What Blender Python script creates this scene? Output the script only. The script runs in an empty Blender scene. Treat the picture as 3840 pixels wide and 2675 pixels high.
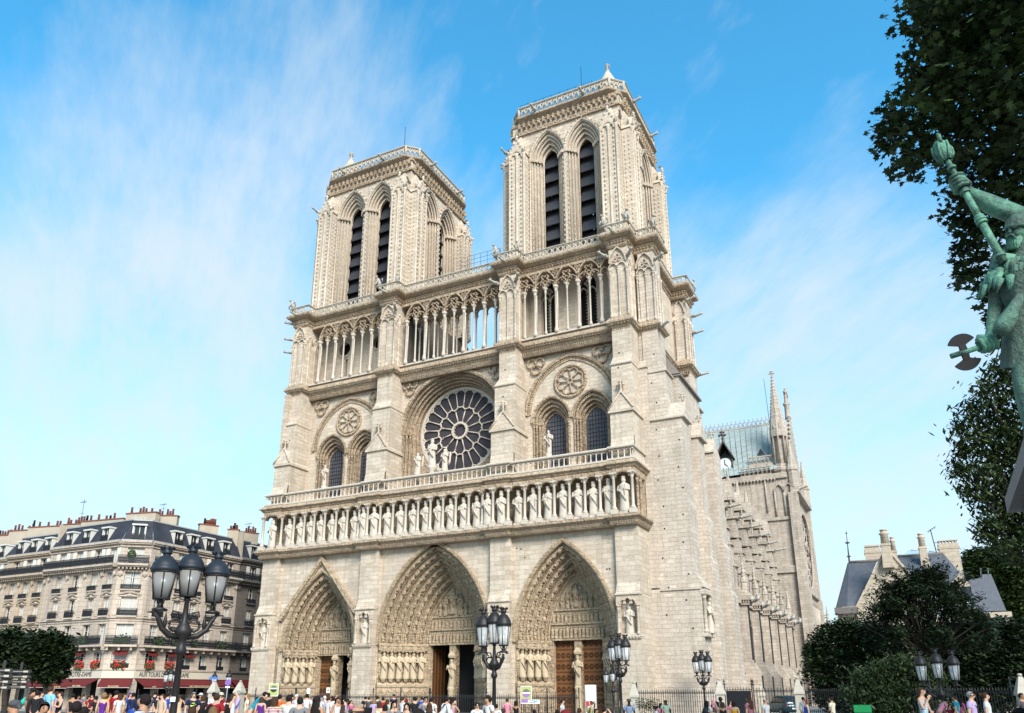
import bpy, bmesh, math, random
from math import sin, cos, pi, sqrt, radians, atan2
from mathutils import Vector, Matrix
from mathutils.geometry import tessellate_polygon
scene = bpy.context.scene
COL = scene.collection
RND = random.Random(7)

# ---------------------------------------------------------------- mesh builder
class MB:
    """Collects shapes; build() links them as ONE mesh object."""
    def __init__(s, T=None):
        s.v = []; s.f = []; s.sm = []; s.mi = []; s.T = T; s.m = 0; s.smooth = False
    def add(s, pts, faces, smooth=None):
        b = len(s.v); T = s.T
        s.v.extend([T(*p) for p in pts] if T else [tuple(p) for p in pts])
        sm = s.smooth if smooth is None else smooth
        for f in faces:
            s.f.append(tuple(b + i for i in f)); s.sm.append(sm); s.mi.append(s.m)
    def box(s, x0, x1, y0, y1, z0, z1):
        s.add([(x0,y0,z0),(x1,y0,z0),(x1,y1,z0),(x0,y1,z0),(x0,y0,z1),(x1,y0,z1),(x1,y1,z1),(x0,y1,z1)],
              [(0,3,2,1),(4,5,6,7),(0,1,5,4),(1,2,6,5),(2,3,7,6),(3,0,4,7)])
    def hexa(s, a, b):
        """loft between two 4-point loops"""
        s.add(list(a)+list(b), [(0,3,2,1),(4,5,6,7),(0,1,5,4),(1,2,6,5),(2,3,7,6),(3,0,4,7)])
    def frust(s, x0,x1,y0,y1,z0, X0,X1,Y0,Y1,z1):
        s.hexa([(x0,y0,z0),(x1,y0,z0),(x1,y1,z0),(x0,y1,z0)],[(X0,Y0,z1),(X1,Y0,z1),(X1,Y1,z1),(X0,Y1,z1)])
    def prism(s, poly, axis, a0, a1):
        """poly of 2D points extruded along axis ('x': (y,z), 'y': (x,z), 'z': (x,y))"""
        def P(p, a):
            return (a,p[0],p[1]) if axis=='x' else (p[0],a,p[1]) if axis=='y' else (p[0],p[1],a)
        n = len(poly)
        s.add([P(p,a0) for p in poly]+[P(p,a1) for p in poly],
              [tuple(range(n)), tuple(range(2*n-1,n-1,-1))]+[(i,(i+1)%n,n+(i+1)%n,n+i) for i in range(n)])
    def tube(s, p, q, r0, r1=None, n=8, caps=True, smooth=True):
        r1 = r0 if r1 is None else r1
        p = Vector(p); q = Vector(q); d = (q-p)
        if d.length < 1e-6: return
        d.normalize(); a = Vector((0,0,1)) if abs(d.z) < .9 else Vector((1,0,0))
        u = d.cross(a).normalized(); w = d.cross(u)
        pts = []
        for c, r in ((p,r0),(q,r1)):
            for i in range(n):
                t = 2*pi*i/n; pts.append(tuple(c+u*(r*cos(t))+w*(r*sin(t))))
        s.add(pts, [(i,(i+1)%n,n+(i+1)%n,n+i) for i in range(n)], smooth)
        if caps:
            b = len(s.v)-2*n
            s.f += [tuple(b+i for i in range(n-1,-1,-1)), tuple(b+n+i for i in range(n))]
            s.sm += [False,False]; s.mi += [s.m,s.m]
    def path(s, pts, r, n=6, closed=False, smooth=True):
        """tube of radius r (or list) along points"""
        pts = [Vector(p) for p in pts]; m = len(pts); out = []
        rr = r if isinstance(r,(list,tuple)) else [r]*m
        u = None
        for i,p in enumerate(pts):
            a = pts[i-1] if (i or closed) else p; b = pts[(i+1)%m] if (i<m-1 or closed) else p
            d = (b-a).normalized()
            if u is None:
                ax = Vector((0,0,1)) if abs(d.z)<.9 else Vector((1,0,0)); u = d.cross(ax).normalized()
            else:
                u = (u-d*u.dot(d)); u = u.normalized() if u.length>1e-6 else d.orthogonal().normalized()
            w = d.cross(u)
            out += [tuple(p+u*(rr[i]*cos(2*pi*k/n))+w*(rr[i]*sin(2*pi*k/n))) for k in range(n)]
        F = []
        for i in range(m if closed else m-1):
            j = (i+1)%m
            F += [(i*n+k,i*n+(k+1)%n,j*n+(k+1)%n,j*n+k) for k in range(n)]
        s.add(out, F, smooth)
        if not closed:
            b = len(s.v)-m*n
            s.f += [tuple(b+k for k in range(n-1,-1,-1)), tuple(b+(m-1)*n+k for k in range(n))]; s.sm += [False]*2; s.mi += [s.m]*2
    def lathe(s, x, y, prof, n=10, smooth=True, rot=0, sx=1, sy=1):
        pts = []
        for r,z in prof:
            for i in range(n):
                t = 2*pi*i/n+rot; pts.append((x+sx*r*cos(t), y+sy*r*sin(t), z))
        m = len(prof)
        s.add(pts, [(k*n+i,k*n+(i+1)%n,(k+1)*n+(i+1)%n,(k+1)*n+i) for k in range(m-1) for i in range(n)], smooth)
        b = len(s.v)-m*n
        s.f += [tuple(b+i for i in range(n-1,-1,-1)), tuple(b+(m-1)*n+i for i in range(n))]; s.sm += [False]*2; s.mi += [s.m]*2
    def blob(s, x, y, z, rx, ry=None, rz=None):
        ry = ry or rx; rz = rz or rx
        s.add([(x+rx,y,z),(x-rx,y,z),(x,y+ry,z),(x,y-ry,z),(x,y,z+rz),(x,y,z-rz)],
              [(0,2,4),(2,1,4),(1,3,4),(3,0,4),(2,0,5),(1,2,5),(3,1,5),(0,3,5)])
    def ball(s, x, y, z, rx, ry=None, rz=None, n=8, m=6):
        ry = ry or rx; rz = rz or rx
        pts = []
        for j in range(1,m):
            t = pi*j/m
            for i in range(n):
                a = 2*pi*i/n; pts.append((x+rx*sin(t)*cos(a), y+ry*sin(t)*sin(a), z-rz*cos(t)))
        k = len(pts); pts += [(x,y,z-rz),(x,y,z+rz)]
        F = [(j*n+i,j*n+(i+1)%n,(j+1)*n+(i+1)%n,(j+1)*n+i) for j in range(m-2) for i in range(n)]
        F += [(k,(i+1)%n,i) for i in range(n)]+[(k+1,(m-2)*n+i,(m-2)*n+(i+1)%n) for i in range(n)]
        s.add(pts, F, True)
    def sweep(s, path, prof, closed=False, smooth=False):
        """path of (x,z); prof closed loop of (outward offset, y)"""
        m = len(path); k = len(prof); out = []
        for i,(x,z) in enumerate(path):
            a = path[i-1] if (i or closed) else path[i]; b = path[(i+1)%m] if (i<m-1 or closed) else path[i]
            dx,dz = b[0]-a[0], b[1]-a[1]; L = sqrt(dx*dx+dz*dz) or 1
            nx,nz = -dz/L, dx/L
            for o,y in prof: out.append((x+nx*o, y, z+nz*o))
        F = []
        for i in range(m if closed else m-1):
            j = (i+1)%m
            F += [(i*k+q, j*k+q, j*k+(q+1)%k, i*k+(q+1)%k) for q in range(k)]
        if not closed: F += [tuple(range(k)), tuple((m-1)*k+q for q in range(k-1,-1,-1))]
        s.add(out, F, smooth)
    def strip(s, pa, ya, pb, yb):
        n = len(pa)
        s.add([(x,ya,z) for x,z in pa]+[(x,yb,z) for x,z in pb], [(i,i+1,n+i+1,n+i) for i in range(n-1)])
    def orders(s, rings):
        """stepped recession: rings = [(path,y),...]"""
        for (pa,ya),(pb,yb) in zip(rings, rings[1:]):
            s.strip(pa,ya,pa,yb); s.strip(pa,yb,pb,yb)
    def wall(s, outer, holes, y0, y1, back=False, edge=True):
        loops = [outer]+list(holes)
        flat = [p for l in loops for p in l]
        tris = tessellate_polygon([[Vector((p[0],p[1],0)) for p in l] for l in loops])
        s.add([(p[0],y0,p[1]) for p in flat], [tuple(t) for t in tris])
        if back: s.add([(p[0],y1,p[1]) for p in flat], [tuple(t) for t in tris])
        for i,l in enumerate(loops):
            if i==0 and not edge: continue
            n = len(l)
            s.add([(p[0],y0,p[1]) for p in l]+[(p[0],y1,p[1]) for p in l], [(k,(k+1)%n,n+(k+1)%n,n+k) for k in range(n)])
    def merge(s, o, M):
        b = len(s.v); s.v += [tuple(M @ Vector(p)) for p in o.v]
        s.f += [tuple(b+i for i in f) for f in o.f]; s.sm += o.sm; s.mi += o.mi
    def mesh(s, name, mats, recalc=True):
        me = bpy.data.meshes.new(name)
        me.from_pydata(s.v, [], s.f)
        mats = mats if isinstance(mats,(list,tuple)) else [mats]
        for m in mats: me.materials.append(m)
        me.polygons.foreach_set('use_smooth', s.sm)
        if any(s.mi): me.polygons.foreach_set('material_index', s.mi)
        if recalc and len(s.f) < 60000:
            bm = bmesh.new(); bm.from_mesh(me); bmesh.ops.recalc_face_normals(bm, faces=bm.faces); bm.to_mesh(me); bm.free()
        me.update()
        return me
    def build(s, name, mats, parent=None, recalc=True, loc=None):
        o = bpy.data.objects.new(name, s.mesh(name, mats, recalc)); COL.objects.link(o)
        if parent: o.parent = parent
        if loc: o.location = loc
        return o

def tag(o, label=None, cat=None, group=None, kind=None):
    for k,v in (('label',label),('category',cat),('group',group),('kind',kind)):
        if v: o[k] = v
    return o
def empty(name, loc=(0,0,0), rz=0, parent=None):
    o = bpy.data.objects.new(name, None); COL.objects.link(o); o.location = loc; o.rotation_euler = (0,0,rz)
    o.empty_display_size = .2
    if parent: o.parent = parent
    return o
KIDS = {}
def copy_tree(o, parent=None):
    c = o.copy(); COL.objects.link(c)
    if parent: c.parent = parent
    for ch in list(o.children): copy_tree(ch, c)
    return c
def place(o, loc, rz=None, sc=None):
    o.location = loc
    if rz is not None: o.rotation_euler = (0,0,rz)
    if sc is not None: o.scale = (sc,sc,sc) if not isinstance(sc,(tuple,list)) else sc
    return o

def parch(cx, a, zs, h, n=12):
    """pointed arch path from left springing over the apex to the right springing"""
    L = []
    if h >= a*1.02:
        R = (a*a+h*h)/(2*a); th = atan2(h, R-a)
        for i in range(n+1):
            t = th*i/n; L.append((cx-a+R-R*cos(t), zs+R*sin(t)))
    else:
        for i in range(n+1):
            t = pi/2*i/n; L.append((cx-a*cos(t), zs+h*sin(t)))
    return L+[(2*cx-x,z) for x,z in reversed(L[:-1])]
def opening(cx, a, z0, zs, h, n=12):
    return [(cx-a,z0)]+parch(cx,a,zs,h,n)+[(cx+a,z0)]
def circ(cx, cz, r, n=32, a0=0):
    return [(cx+r*cos(a0+2*pi*i/n), cz+r*sin(a0+2*pi*i/n)) for i in range(n)]
def foil(cx, cz, R, k, n=7, rot=pi/2):
    """outline of a k-foil: lobes of circles on a ring"""
    out = []; r = R*sin(pi/k)/(1+sin(pi/k)); d = R-r
    for j in range(k):
        t = rot+2*pi*j/k; c = (cx+d*cos(t), cz+d*sin(t)); sp = pi/2+pi/k
        for i in range(n):
            a = t-sp+2*sp*i/(n-1); out.append((c[0]+r*cos(a), c[1]+r*sin(a)))
    return out

# ---------------------------------------------------------------- camera
CAM_POS = Vector((40.25,-63.4,1.7)); YAW, PITCH, ROLL, FPX, PPY = -0.463, 0.32, -0.002, 2978., 278.
_f = Vector((sin(YAW)*cos(PITCH), cos(YAW)*cos(PITCH), sin(PITCH)))
_r = Vector((cos(YAW), -sin(YAW), 0)); _u = _r.cross(_f)
_r2 = _r*cos(ROLL)+_u*sin(ROLL); _u2 = -_r*sin(ROLL)+_u*cos(ROLL)
cd = bpy.data.cameras.new('camera'); cam = bpy.data.objects.new('camera', cd); COL.objects.link(cam)
cd.sensor_width = 36; cd.sensor_fit = 'HORIZONTAL'; cd.lens = 36*FPX/3840; cd.shift_y = PPY/3840
cd.clip_start = .1; cd.clip_end = 5000
m = Matrix((( _r2.x,_u2.x,-_f.x,CAM_POS.x),(_r2.y,_u2.y,-_f.y,CAM_POS.y),(_r2.z,_u2.z,-_f.z,CAM_POS.z),(0,0,0,1)))
cam.matrix_world = m; scene.camera = cam
def ray(u, v):
    return (_f + _r2*((u-1920)/FPX) + _u2*((1337.5+PPY-v)/FPX))
def at(u, v, d):
    """world point seen at photo pixel (u,v), at horizontal distance d from the viewer"""
    w = ray(u,v); return CAM_POS + w*(d/sqrt(w.x*w.x+w.y*w.y))
def ground(u, d):
    p = at(u, 2600, d); return Vector((p.x, p.y, 0))
def face_cam(p):
    return atan2(CAM_POS.x-p[0], -(CAM_POS.y-p[1]))   # rotation so that local -Y looks at the viewer

# ---------------------------------------------------------------- materials
def nmat(name):
    mt = bpy.data.materials.new(name); mt.use_nodes = True
    nt = mt.node_tree; b = nt.nodes['Principled BSDF']; return mt, nt, b
def N(nt, t, **kw):
    n = nt.nodes.new(t)
    for k,v in kw.items():
        if k in n.inputs: n.inputs[k].default_value = v
        else: setattr(n,k,v)
    return n
def mixc(nt, fac, a, b, mode='MIX'):
    n = nt.nodes.new('ShaderNodeMix'); n.data_type = 'RGBA'; n.blend_type = mode
    for s_,v in ((0,fac),(6,a),(7,b)):
        if isinstance(v,(int,float)): n.inputs[s_].default_value = v
        elif isinstance(v,tuple): n.inputs[s_].default_value = (*v,1) if len(v)==3 else v
        else: nt.links.new(v, n.inputs[s_])
    return n.outputs[2]
def ramp(nt, val, stops):
    n = nt.nodes.new('ShaderNodeValToRGB'); e = n.color_ramp.elements
    while len(e) < len(stops): e.new(.5)
    for x,(p,c) in zip(e,stops):
        x.position = p; x.color = (*c,1) if isinstance(c,tuple) else (c,c,c,1)
    nt.links.new(val, n.inputs[0]); return n.outputs[0]
def mth(nt, op, a, b=0):
    n = nt.nodes.new('ShaderNodeMath'); n.operation = op
    for i,v in ((0,a),(1,b)):
        if isinstance(v,(int,float)): n.inputs[i].default_value = v
        else: nt.links.new(v, n.inputs[i])
    return n.outputs[0]
def noise(nt, vec, scale, detail=4, rough=.55):
    n = N(nt,'ShaderNodeTexNoise'); n.inputs['Scale'].default_value = scale; n.inputs['Detail'].default_value = detail
    n.inputs['Roughness'].default_value = rough
    if vec is not None: nt.links.new(vec, n.inputs['Vector'])
    return n.outputs['Fac']
def vscale(nt, vec, s):
    n = N(nt,'ShaderNodeVectorMath'); n.operation = 'MULTIPLY'; nt.links.new(vec, n.inputs[0]); n.inputs[1].default_value = s
    return n.outputs[0]
def bump(nt, b, h, strength, dist):
    n = N(nt,'ShaderNodeBump'); n.inputs['Strength'].default_value = strength; n.inputs['Distance'].default_value = dist
    nt.links.new(h, n.inputs['Height']); nt.links.new(n.outputs[0], b.inputs['Normal'])

def stone(name, c1, c2, stain, bw=.95, bh=.36, mortar=.7, white=.12, streak=.5, carve=0):
    """weathered ashlar: courses of blocks with their own tint, pale replaced blocks, rain streaks"""
    mt, nt, b = nmat(name); L = nt.links
    g = N(nt,'ShaderNodeNewGeometry'); sp = N(nt,'ShaderNodeSeparateXYZ'); L.new(g.outputs['Position'], sp.inputs[0])
    u = mth(nt,'ADD', sp.outputs[0], mth(nt,'MULTIPLY', sp.outputs[1], .83))
    cv = N(nt,'ShaderNodeCombineXYZ'); L.new(u, cv.inputs[0]); L.new(sp.outputs[2], cv.inputs[1])
    br = N(nt,'ShaderNodeTexBrick'); L.new(cv.outputs[0], br.inputs['Vector'])
    br.inputs['Scale'].default_value = 1; br.inputs['Brick Width'].default_value = bw; br.inputs['Row Height'].default_value = bh
    br.inputs['Mortar Size'].default_value = .012; br.inputs['Mortar Smooth'].default_value = .3
    br.inputs['Color1'].default_value = (0,0,0,1); br.inputs['Color2'].default_value = (1,1,1,1); br.inputs['Mortar'].default_value = (.5,.5,.5,1)
    tint = br.outputs['Color']
    pos = g.outputs['Position']
    col = mixc(nt, tint, c1, c2)
    w = ramp(nt, noise(nt, vscale(nt, pos, (.6,.6,1.4)), .9, 3), [(.55,0),(.7,1)])
    pale = mth(nt,'MULTIPLY', w, mth(nt,'GREATER_THAN', tint, 1-white*2.2))
    col = mixc(nt, pale, col, tuple(min(1,x*1.22+.03) for x in c1))
    big = ramp(nt, noise(nt, pos, .16, 5, .6), [(.34,0),(.66,1)])
    col = mixc(nt, mth(nt,'MULTIPLY',big,.55), col, stain)
    gr = ramp(nt, noise(nt, vscale(nt,pos,(1,1,.7)), .55, 6, .7), [(.55,0),(.72,1)]); col = mixc(nt, mth(nt,'MULTIPLY',gr,.42), col, tuple(x*.72 for x in (stain[0]*.95,stain[1],stain[2]*1.06)))
    st = ramp(nt, noise(nt, vscale(nt,pos,(1.6,1.6,.13)), 1.0, 4, .65), [(.48,0),(.74,1)])
    col = mixc(nt, mth(nt,'MULTIPLY',st,streak), col, tuple(x*.5 for x in stain))
    fine = noise(nt, pos, 6, 3)
    col = mixc(nt, .22, col, ramp(nt, fine, [(.3,tuple(x*.6 for x in c2)),(.7,tuple(min(1,x*1.2) for x in c1))]))
    col = mixc(nt, br.outputs['Fac'], col, tuple(x*mortar for x in stain))
    wm = mixc(nt, 1.0, col, (.92,.86,.835), 'MULTIPLY'); L.new(wm, b.inputs['Base Color']); b.inputs['Roughness'].default_value = .9; b.inputs['Specular IOR Level'].default_value = .15
    h = mth(nt,'ADD', mth(nt,'MULTIPLY', br.outputs['Fac'], -.5), mth(nt,'MULTIPLY', noise(nt,pos,3.5 if not carve else 2.4,5,.65), 1+2.5*carve))
    bump(nt, b, h, .65+.25*carve, .06+.09*carve)
    return mt
def plain(name, col, rough=.6, metal=0, var=.15, scale=4, spec=.4, bumpd=0):
    mt, nt, b = nmat(name); g = N(nt,'ShaderNodeTexCoord')
    f = noise(nt, g.outputs['Object'], scale, 4)
    c = mixc(nt, f, tuple(x*(1-var) for x in col), tuple(min(1,x*(1+var)) for x in col))
    nt.links.new(c, b.inputs['Base Color']); b.inputs['Roughness'].default_value = rough; b.inputs['Metallic'].default_value = metal
    b.inputs['Specular IOR Level'].default_value = spec
    if bumpd: bump(nt, b, noise(nt,g.outputs['Object'],scale*2.5,4), .6, bumpd)
    return mt
STONE = stone('limestone_ashlar', (.68,.61,.50), (.44,.365,.275), (.44,.385,.31), bw=1.05, bh=.42, white=.16, mortar=.86)
STONE_UP = stone('limestone_tower', (.68,.605,.49), (.50,.425,.33), (.45,.395,.32), bw=.9, bh=.38, white=.12, mortar=.8)
STONE_S = stone('limestone_south', (.66,.60,.51), (.46,.40,.325), (.40,.36,.305), bw=.95, bh=.36, white=.14, mortar=.78)
CARVED = stone('limestone_carved', (.60,.49,.355), (.48,.375,.26), (.33,.255,.18), bw=1.3, bh=.7, mortar=.85, white=.02, carve=1)
STONE_N = stone('limestone_nave', (.62,.555,.47), (.42,.365,.295), (.30,.27,.235), bw=.95, bh=.36, white=.10, mortar=.8, streak=.75)
OCHRE = stone('portal_stone', (.60,.49,.345), (.50,.395,.265), (.36,.285,.195), bw=1.2, bh=.6, mortar=.85, white=.02, carve=1)
STATUE = plain('statue_stone', (.49,.42,.345), .9, 0, .25, 3, .1, .04)
OSTATUE = plain('portal_statue_stone', (.45,.355,.24), .9, 0, .25, 3, .1, .03)
LEADSTONE = plain('weathered_coping', (.36,.33,.285), .85, 0, .35, 1.3, .2, .02)
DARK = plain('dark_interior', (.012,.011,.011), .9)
GLASS = plain('leaded_glass', (.045,.038,.043), .6, 0, .6, 1.2, .15, .02)
GLASS2 = plain('clear_leaded_glass', (.085,.08,.09), .5, 0, .4, 1.5, .25, .02)
GRIMY_SHADED = stone('limestone_grimy_shaded', (.16,.14,.115), (.12,.10,.085), (.08,.07,.06))
PARA = plain('parapet_stone', (.40,.35,.285), .9, 0, .3, 1.5, .1, .02)
SHADE_SOOT = plain('shaded_sooty_stone', (.035,.032,.03), .9, 0, .6, .8, .1, .03)
SLATE_T = plain('louvre_slate', (.035,.035,.04), .55, 0, .4, 1.5, .4, .02)
IRON = plain('wrought_iron', (.018,.018,.02), .45, .3, .3, 6)
WOOD = plain('door_wood', (.16,.062,.018), .55, 0, .4, 2.2, .3, .02)
WOOD_D = plain('door_wood_dark', (.07,.03,.012), .6, 0, .5, 2.2, .3, .03)
LEAD = plain('roof_lead', (.27,.31,.295), .8, 0, .25, .5, .5, .01)
# ================================================================= CATHEDRAL
CATH = empty('cathedral', (0,0,0))
tag(CATH, 'pale limestone gothic cathedral with twin square towers and a large rose window', 'cathedral')

def figure(mb, x, y, z, h, face=0, seed=0, crown=False, n=12, arms=True, thin=1.0, mitre=False):
    """carved robed figure, one lathe-like body with folds, head, and forearms across the chest; faces local -Y when face=0"""
    r = random.Random(seed); ph = r.random()*6; k = r.choice((5,6,7)); lean = r.uniform(-.03,.03)
    prof = [(0,.150),(.02,.165),(.10,.150),(.25,.138),(.42,.132),(.55,.138),(.66,.150),(.74,.158),(.79,.150),(.825,.095),(.845,.052),(.865,.052),(.885,.066),(.925,.073),(.965,.062),(.99,.03)]
    ca, sa = cos(face), sin(face)
    def W(px,py,pz): return (x+px*ca-py*sa, y+px*sa+py*ca, z+pz)
    pts = []
    for t,rad in prof:
        fold = .13*max(0,1-t/.75) if t < .75 else 0
        for i in range(n):
            a = 2*pi*i/n
            q = rad*h*thin*(1+fold*sin(k*a+ph+t*2)); sq = .74 if t < .83 else .95
            off = lean*h*sin(t*pi)
            fw = -.012*h if t > .84 else 0
            pts.append(W(q*cos(a)+off, q*sq*sin(a)+fw, t*h))
    m = len(prof)
    mb.add(pts, [(j*n+i,j*n+(i+1)%n,(j+1)*n+(i+1)%n,(j+1)*n+i) for j in range(m-1) for i in range(n)]+[tuple((m-1)*n+i for i in range(n))], True)
    if arms:
        for s_ in (-1,1):
            sh = (s_*.15*h, 0, .765*h); up = r.random()
            el = (s_*.185*h, -.03*h, (.60+.03*up)*h); ha = (s_*(.03+.06*r.random())*h, -.125*h, (.60+.12*r.random())*h)
            mb.path([W(*sh),W(*el),W(*ha)], [.045*h,.042*h,.028*h], 6)
        if r.random() < .75:
            s_ = r.choice((-1,1)); mb.tube(W(s_*.07*h,-.135*h,.45*h), W(s_*.1*h,-.12*h,.80*h), .011*h, n=5)
        mb.path([W(-.13*h,-.05*h,.70*h),W(0,-.13*h,.5*h),W(.1*h,-.10*h,.3*h)], [.02*h,.03*h,.02*h], 5)
    if crown:
        c = W(0,-.012*h,0)
        mb.lathe(c[0],c[1],[(.058*h,z+.955*h),(.066*h,z+1.0*h),(.072*h,z+1.035*h),(.05*h,z+1.02*h)],8,False)
    if mitre:
        c = W(0,-.012*h,0); mb.lathe(c[0],c[1],[(.06*h,z+.95*h),(.07*h,z+1.0*h),(.01*h,z+1.1*h)],8,False)

def colonnette(mb, x, y, z0, z1, r, cap=.5, base=.35, n=8, capw=1.9):
    mb.lathe(x,y,[(r*1.75,z0),(r*1.75,z0+base*.45),(r*1.3,z0+base*.7),(r,z0+base),(r,z1-cap),(r*1.25,z1-cap+.03),(r*1.05,z1-cap*.85),(r*capw*.95,z1-cap*.25),(r*capw*1.1,z1-cap*.2),(r*capw*1.1,z1)],n)
def crockets(mb, x, y, z0, z1, step, s):
    z = z0
    while z < z1:
        mb.blob(x,y,z,s,s,s*1.3); z += step
def finial(mb, x, y, z, h):
    r = h*.12
    mb.lathe(x,y,[(r*.7,z),(r*.5,z+.25*h),(r*1.2,z+.3*h),(r*.5,z+.36*h),(r*.45,z+.6*h),(r*.3,z+h)],6)
    for dx,dy in ((1,0),(-1,0),(0,1),(0,-1)):
        mb.blob(x+dx*r*1.8,y+dy*r*1.8,z+.58*h,r*1.2,r*1.2,r); mb.blob(x+dx*r*1.2,y+dy*r*1.2,z+.82*h,r*.8)
def gargoyle(mb, p, d, L=1.6, r=.16):
    """carved spout: body, neck, head with ears, from p towards d"""
    p = Vector(p); d = Vector(d).normalized(); up = Vector((0,0,1))
    pts = [p, p+d*(.35*L)+up*.02, p+d*(.7*L)+up*.08, p+d*(.88*L)+up*.16, p+d*L+up*.1]
    mb.path(pts, [r*1.15,r,r*.7,r*.95,r*.45], 6)
    s_ = d.cross(up)
    for q in (-1,1):
        e = pts[3]+s_*(q*r*.7)+up*r*.8; mb.blob(*e, r*.35,r*.35,r*.6)
        w = p+d*(.3*L)+s_*(q*r*1.2); mb.blob(*w, r*.7,r*.7,r*.9)
def chimera(mb, x, y, z, h=1.0, face=0):
    """crouching stone beast on a parapet corner"""
    c, s_ = cos(face), sin(face)
    W = lambda a,b,q: (x+a*c-b*s_, y+a*s_+b*c, z+q)
    mb.path([W(0,.18*h,0),W(0,.16*h,.35*h),W(0,.02*h,.66*h),W(0,-.08*h,.8*h)], [.2*h,.22*h,.17*h,.1*h], 7)
    mb.ball(*W(0,-.16*h,.88*h), .12*h,.16*h,.12*h, 7,5)
    for q in (-1,1):
        mb.path([W(q*.14*h,-.02*h,.5*h),W(q*.17*h,-.2*h,.25*h),W(q*.13*h,-.24*h,0)], [.08*h,.06*h,.06*h],5)
        mb.path([W(q*.15*h,.15*h,.5*h),W(q*.3*h,.32*h,.75*h),W(q*.2*h,.4*h,.35*h)], [.05*h,.09*h,.02*h],5)
        mb.blob(*W(q*.08*h,-.1*h,1.0*h), .04*h,.04*h,.08*h)

def course(mb, pts, prof, closed=False):
    """moulding running along plan polyline pts (x,y), outside on the right of travel; prof loop of (out, z)"""
    m = len(pts); k = len(prof); out = []
    for i,p in enumerate(pts):
        a = pts[i-1] if (i or closed) else None; b = pts[(i+1)%m] if (i<m-1 or closed) else None
        def nrm(q,w):
            dx,dy = w[0]-q[0], w[1]-q[1]; L = sqrt(dx*dx+dy*dy) or 1; return dy/L, -dx/L
        if a is None: nx,ny = nrm(p,b)
        elif b is None: nx,ny = nrm(a,p)
        else:
            n1,n2 = nrm(a,p), nrm(p,b); q = 1+n1[0]*n2[0]+n1[1]*n2[1]; q = max(q,.3); nx,ny = (n1[0]+n2[0])/q, (n1[1]+n2[1])/q
        for o,z in prof: out.append((p[0]+nx*o, p[1]+ny*o, z))
    F = []
    for i in range(m if closed else m-1):
        j = (i+1)%m; F += [(i*k+q, i*k+(q+1)%k, j*k+(q+1)%k, j*k+q) for q in range(k)]
    if not closed: F += [tuple(range(k-1,-1,-1)), tuple((m-1)*k+q for q in range(k))]
    mb.add(out, F, False)
def along(pts, step, fn, inset=.0):
    """calls fn(x,y,nx,ny) at even steps along plan polyline pts"""
    for a,b in zip(pts, pts[1:]):
        dx,dy = b[0]-a[0], b[1]-a[1]; L = sqrt(dx*dx+dy*dy)
        if L < step*.6: continue
        n = max(1,int(round(L/step)))
        for i in range(n):
            t = (i+.5)/n; fn(a[0]+dx*t, a[1]+dy*t, dy/L, -dx/L)

# plan lines of the west front
XB = [(-20.8,-18.6),(-8.1,-6.0),(6.35,8.4),(18.3,20.3)]
BAYS = [(-18.6,-8.1),(-6.0,6.35),(8.4,18.3)]
def front_line(yw, yb, ext=None, XB=XB, grow=0):
    """zigzag plan line along the front: wall at yw, buttress fronts at yb"""
    pts = [(XB[0][0]-grow, yw+2)]
    for a,b in XB: pts += [(a-grow,yb) if a==XB[0][0] else (a-grow,yb), (b+grow,yb)] if a==XB[0][0] else [(a-grow,yw),(a-grow,yb),(b+grow,yb)] ; pts += [(b+grow,yw)]
    pts.pop()
    return pts + (ext or [])

PORT = [ # cx, a0, zs, h0, y0, a1, h1, y1, doorhalf, lintel
    dict(cx=-13.05,a0=4.45,zs=5.85,h0=7.6,a1=2.5,h1=5.1,y1=3.35,dh=2.15,lz=5.4,n=4,st=4),
    dict(cx=.12,a0=5.95,zs=6.15,h0=9.2,a1=2.85,h1=5.75,y1=4.2,dh=2.45,lz=6.15,n=6,st=6),
    dict(cx=13.33,a0=4.62,zs=6.0,h0=8.35,a1=2.75,h1=6.1,y1=3.3,dh=2.3,lz=6.15,n=4,st=4)]
YW = .5
# ---- wall behind the portals
w = MB()
w.wall([(-20.6,0),(20.2,0),(20.2,15.25),(-20.6,15.25)], [opening(p['cx'],p['a0'],.02,p['zs'],p['h0'],14)[::-1] for p in PORT], YW, .62, edge=False)
w.box(-20.6,-20.0,.6,17,0,34); w.box(-20.6,20.3,3.0,3.2,20.3,21.2)
w.box(-20.6,20.2,-.3,3.3,20.15,20.45)        # balcony floor
w.build('west_front_wall', STONE, CATH)

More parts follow.
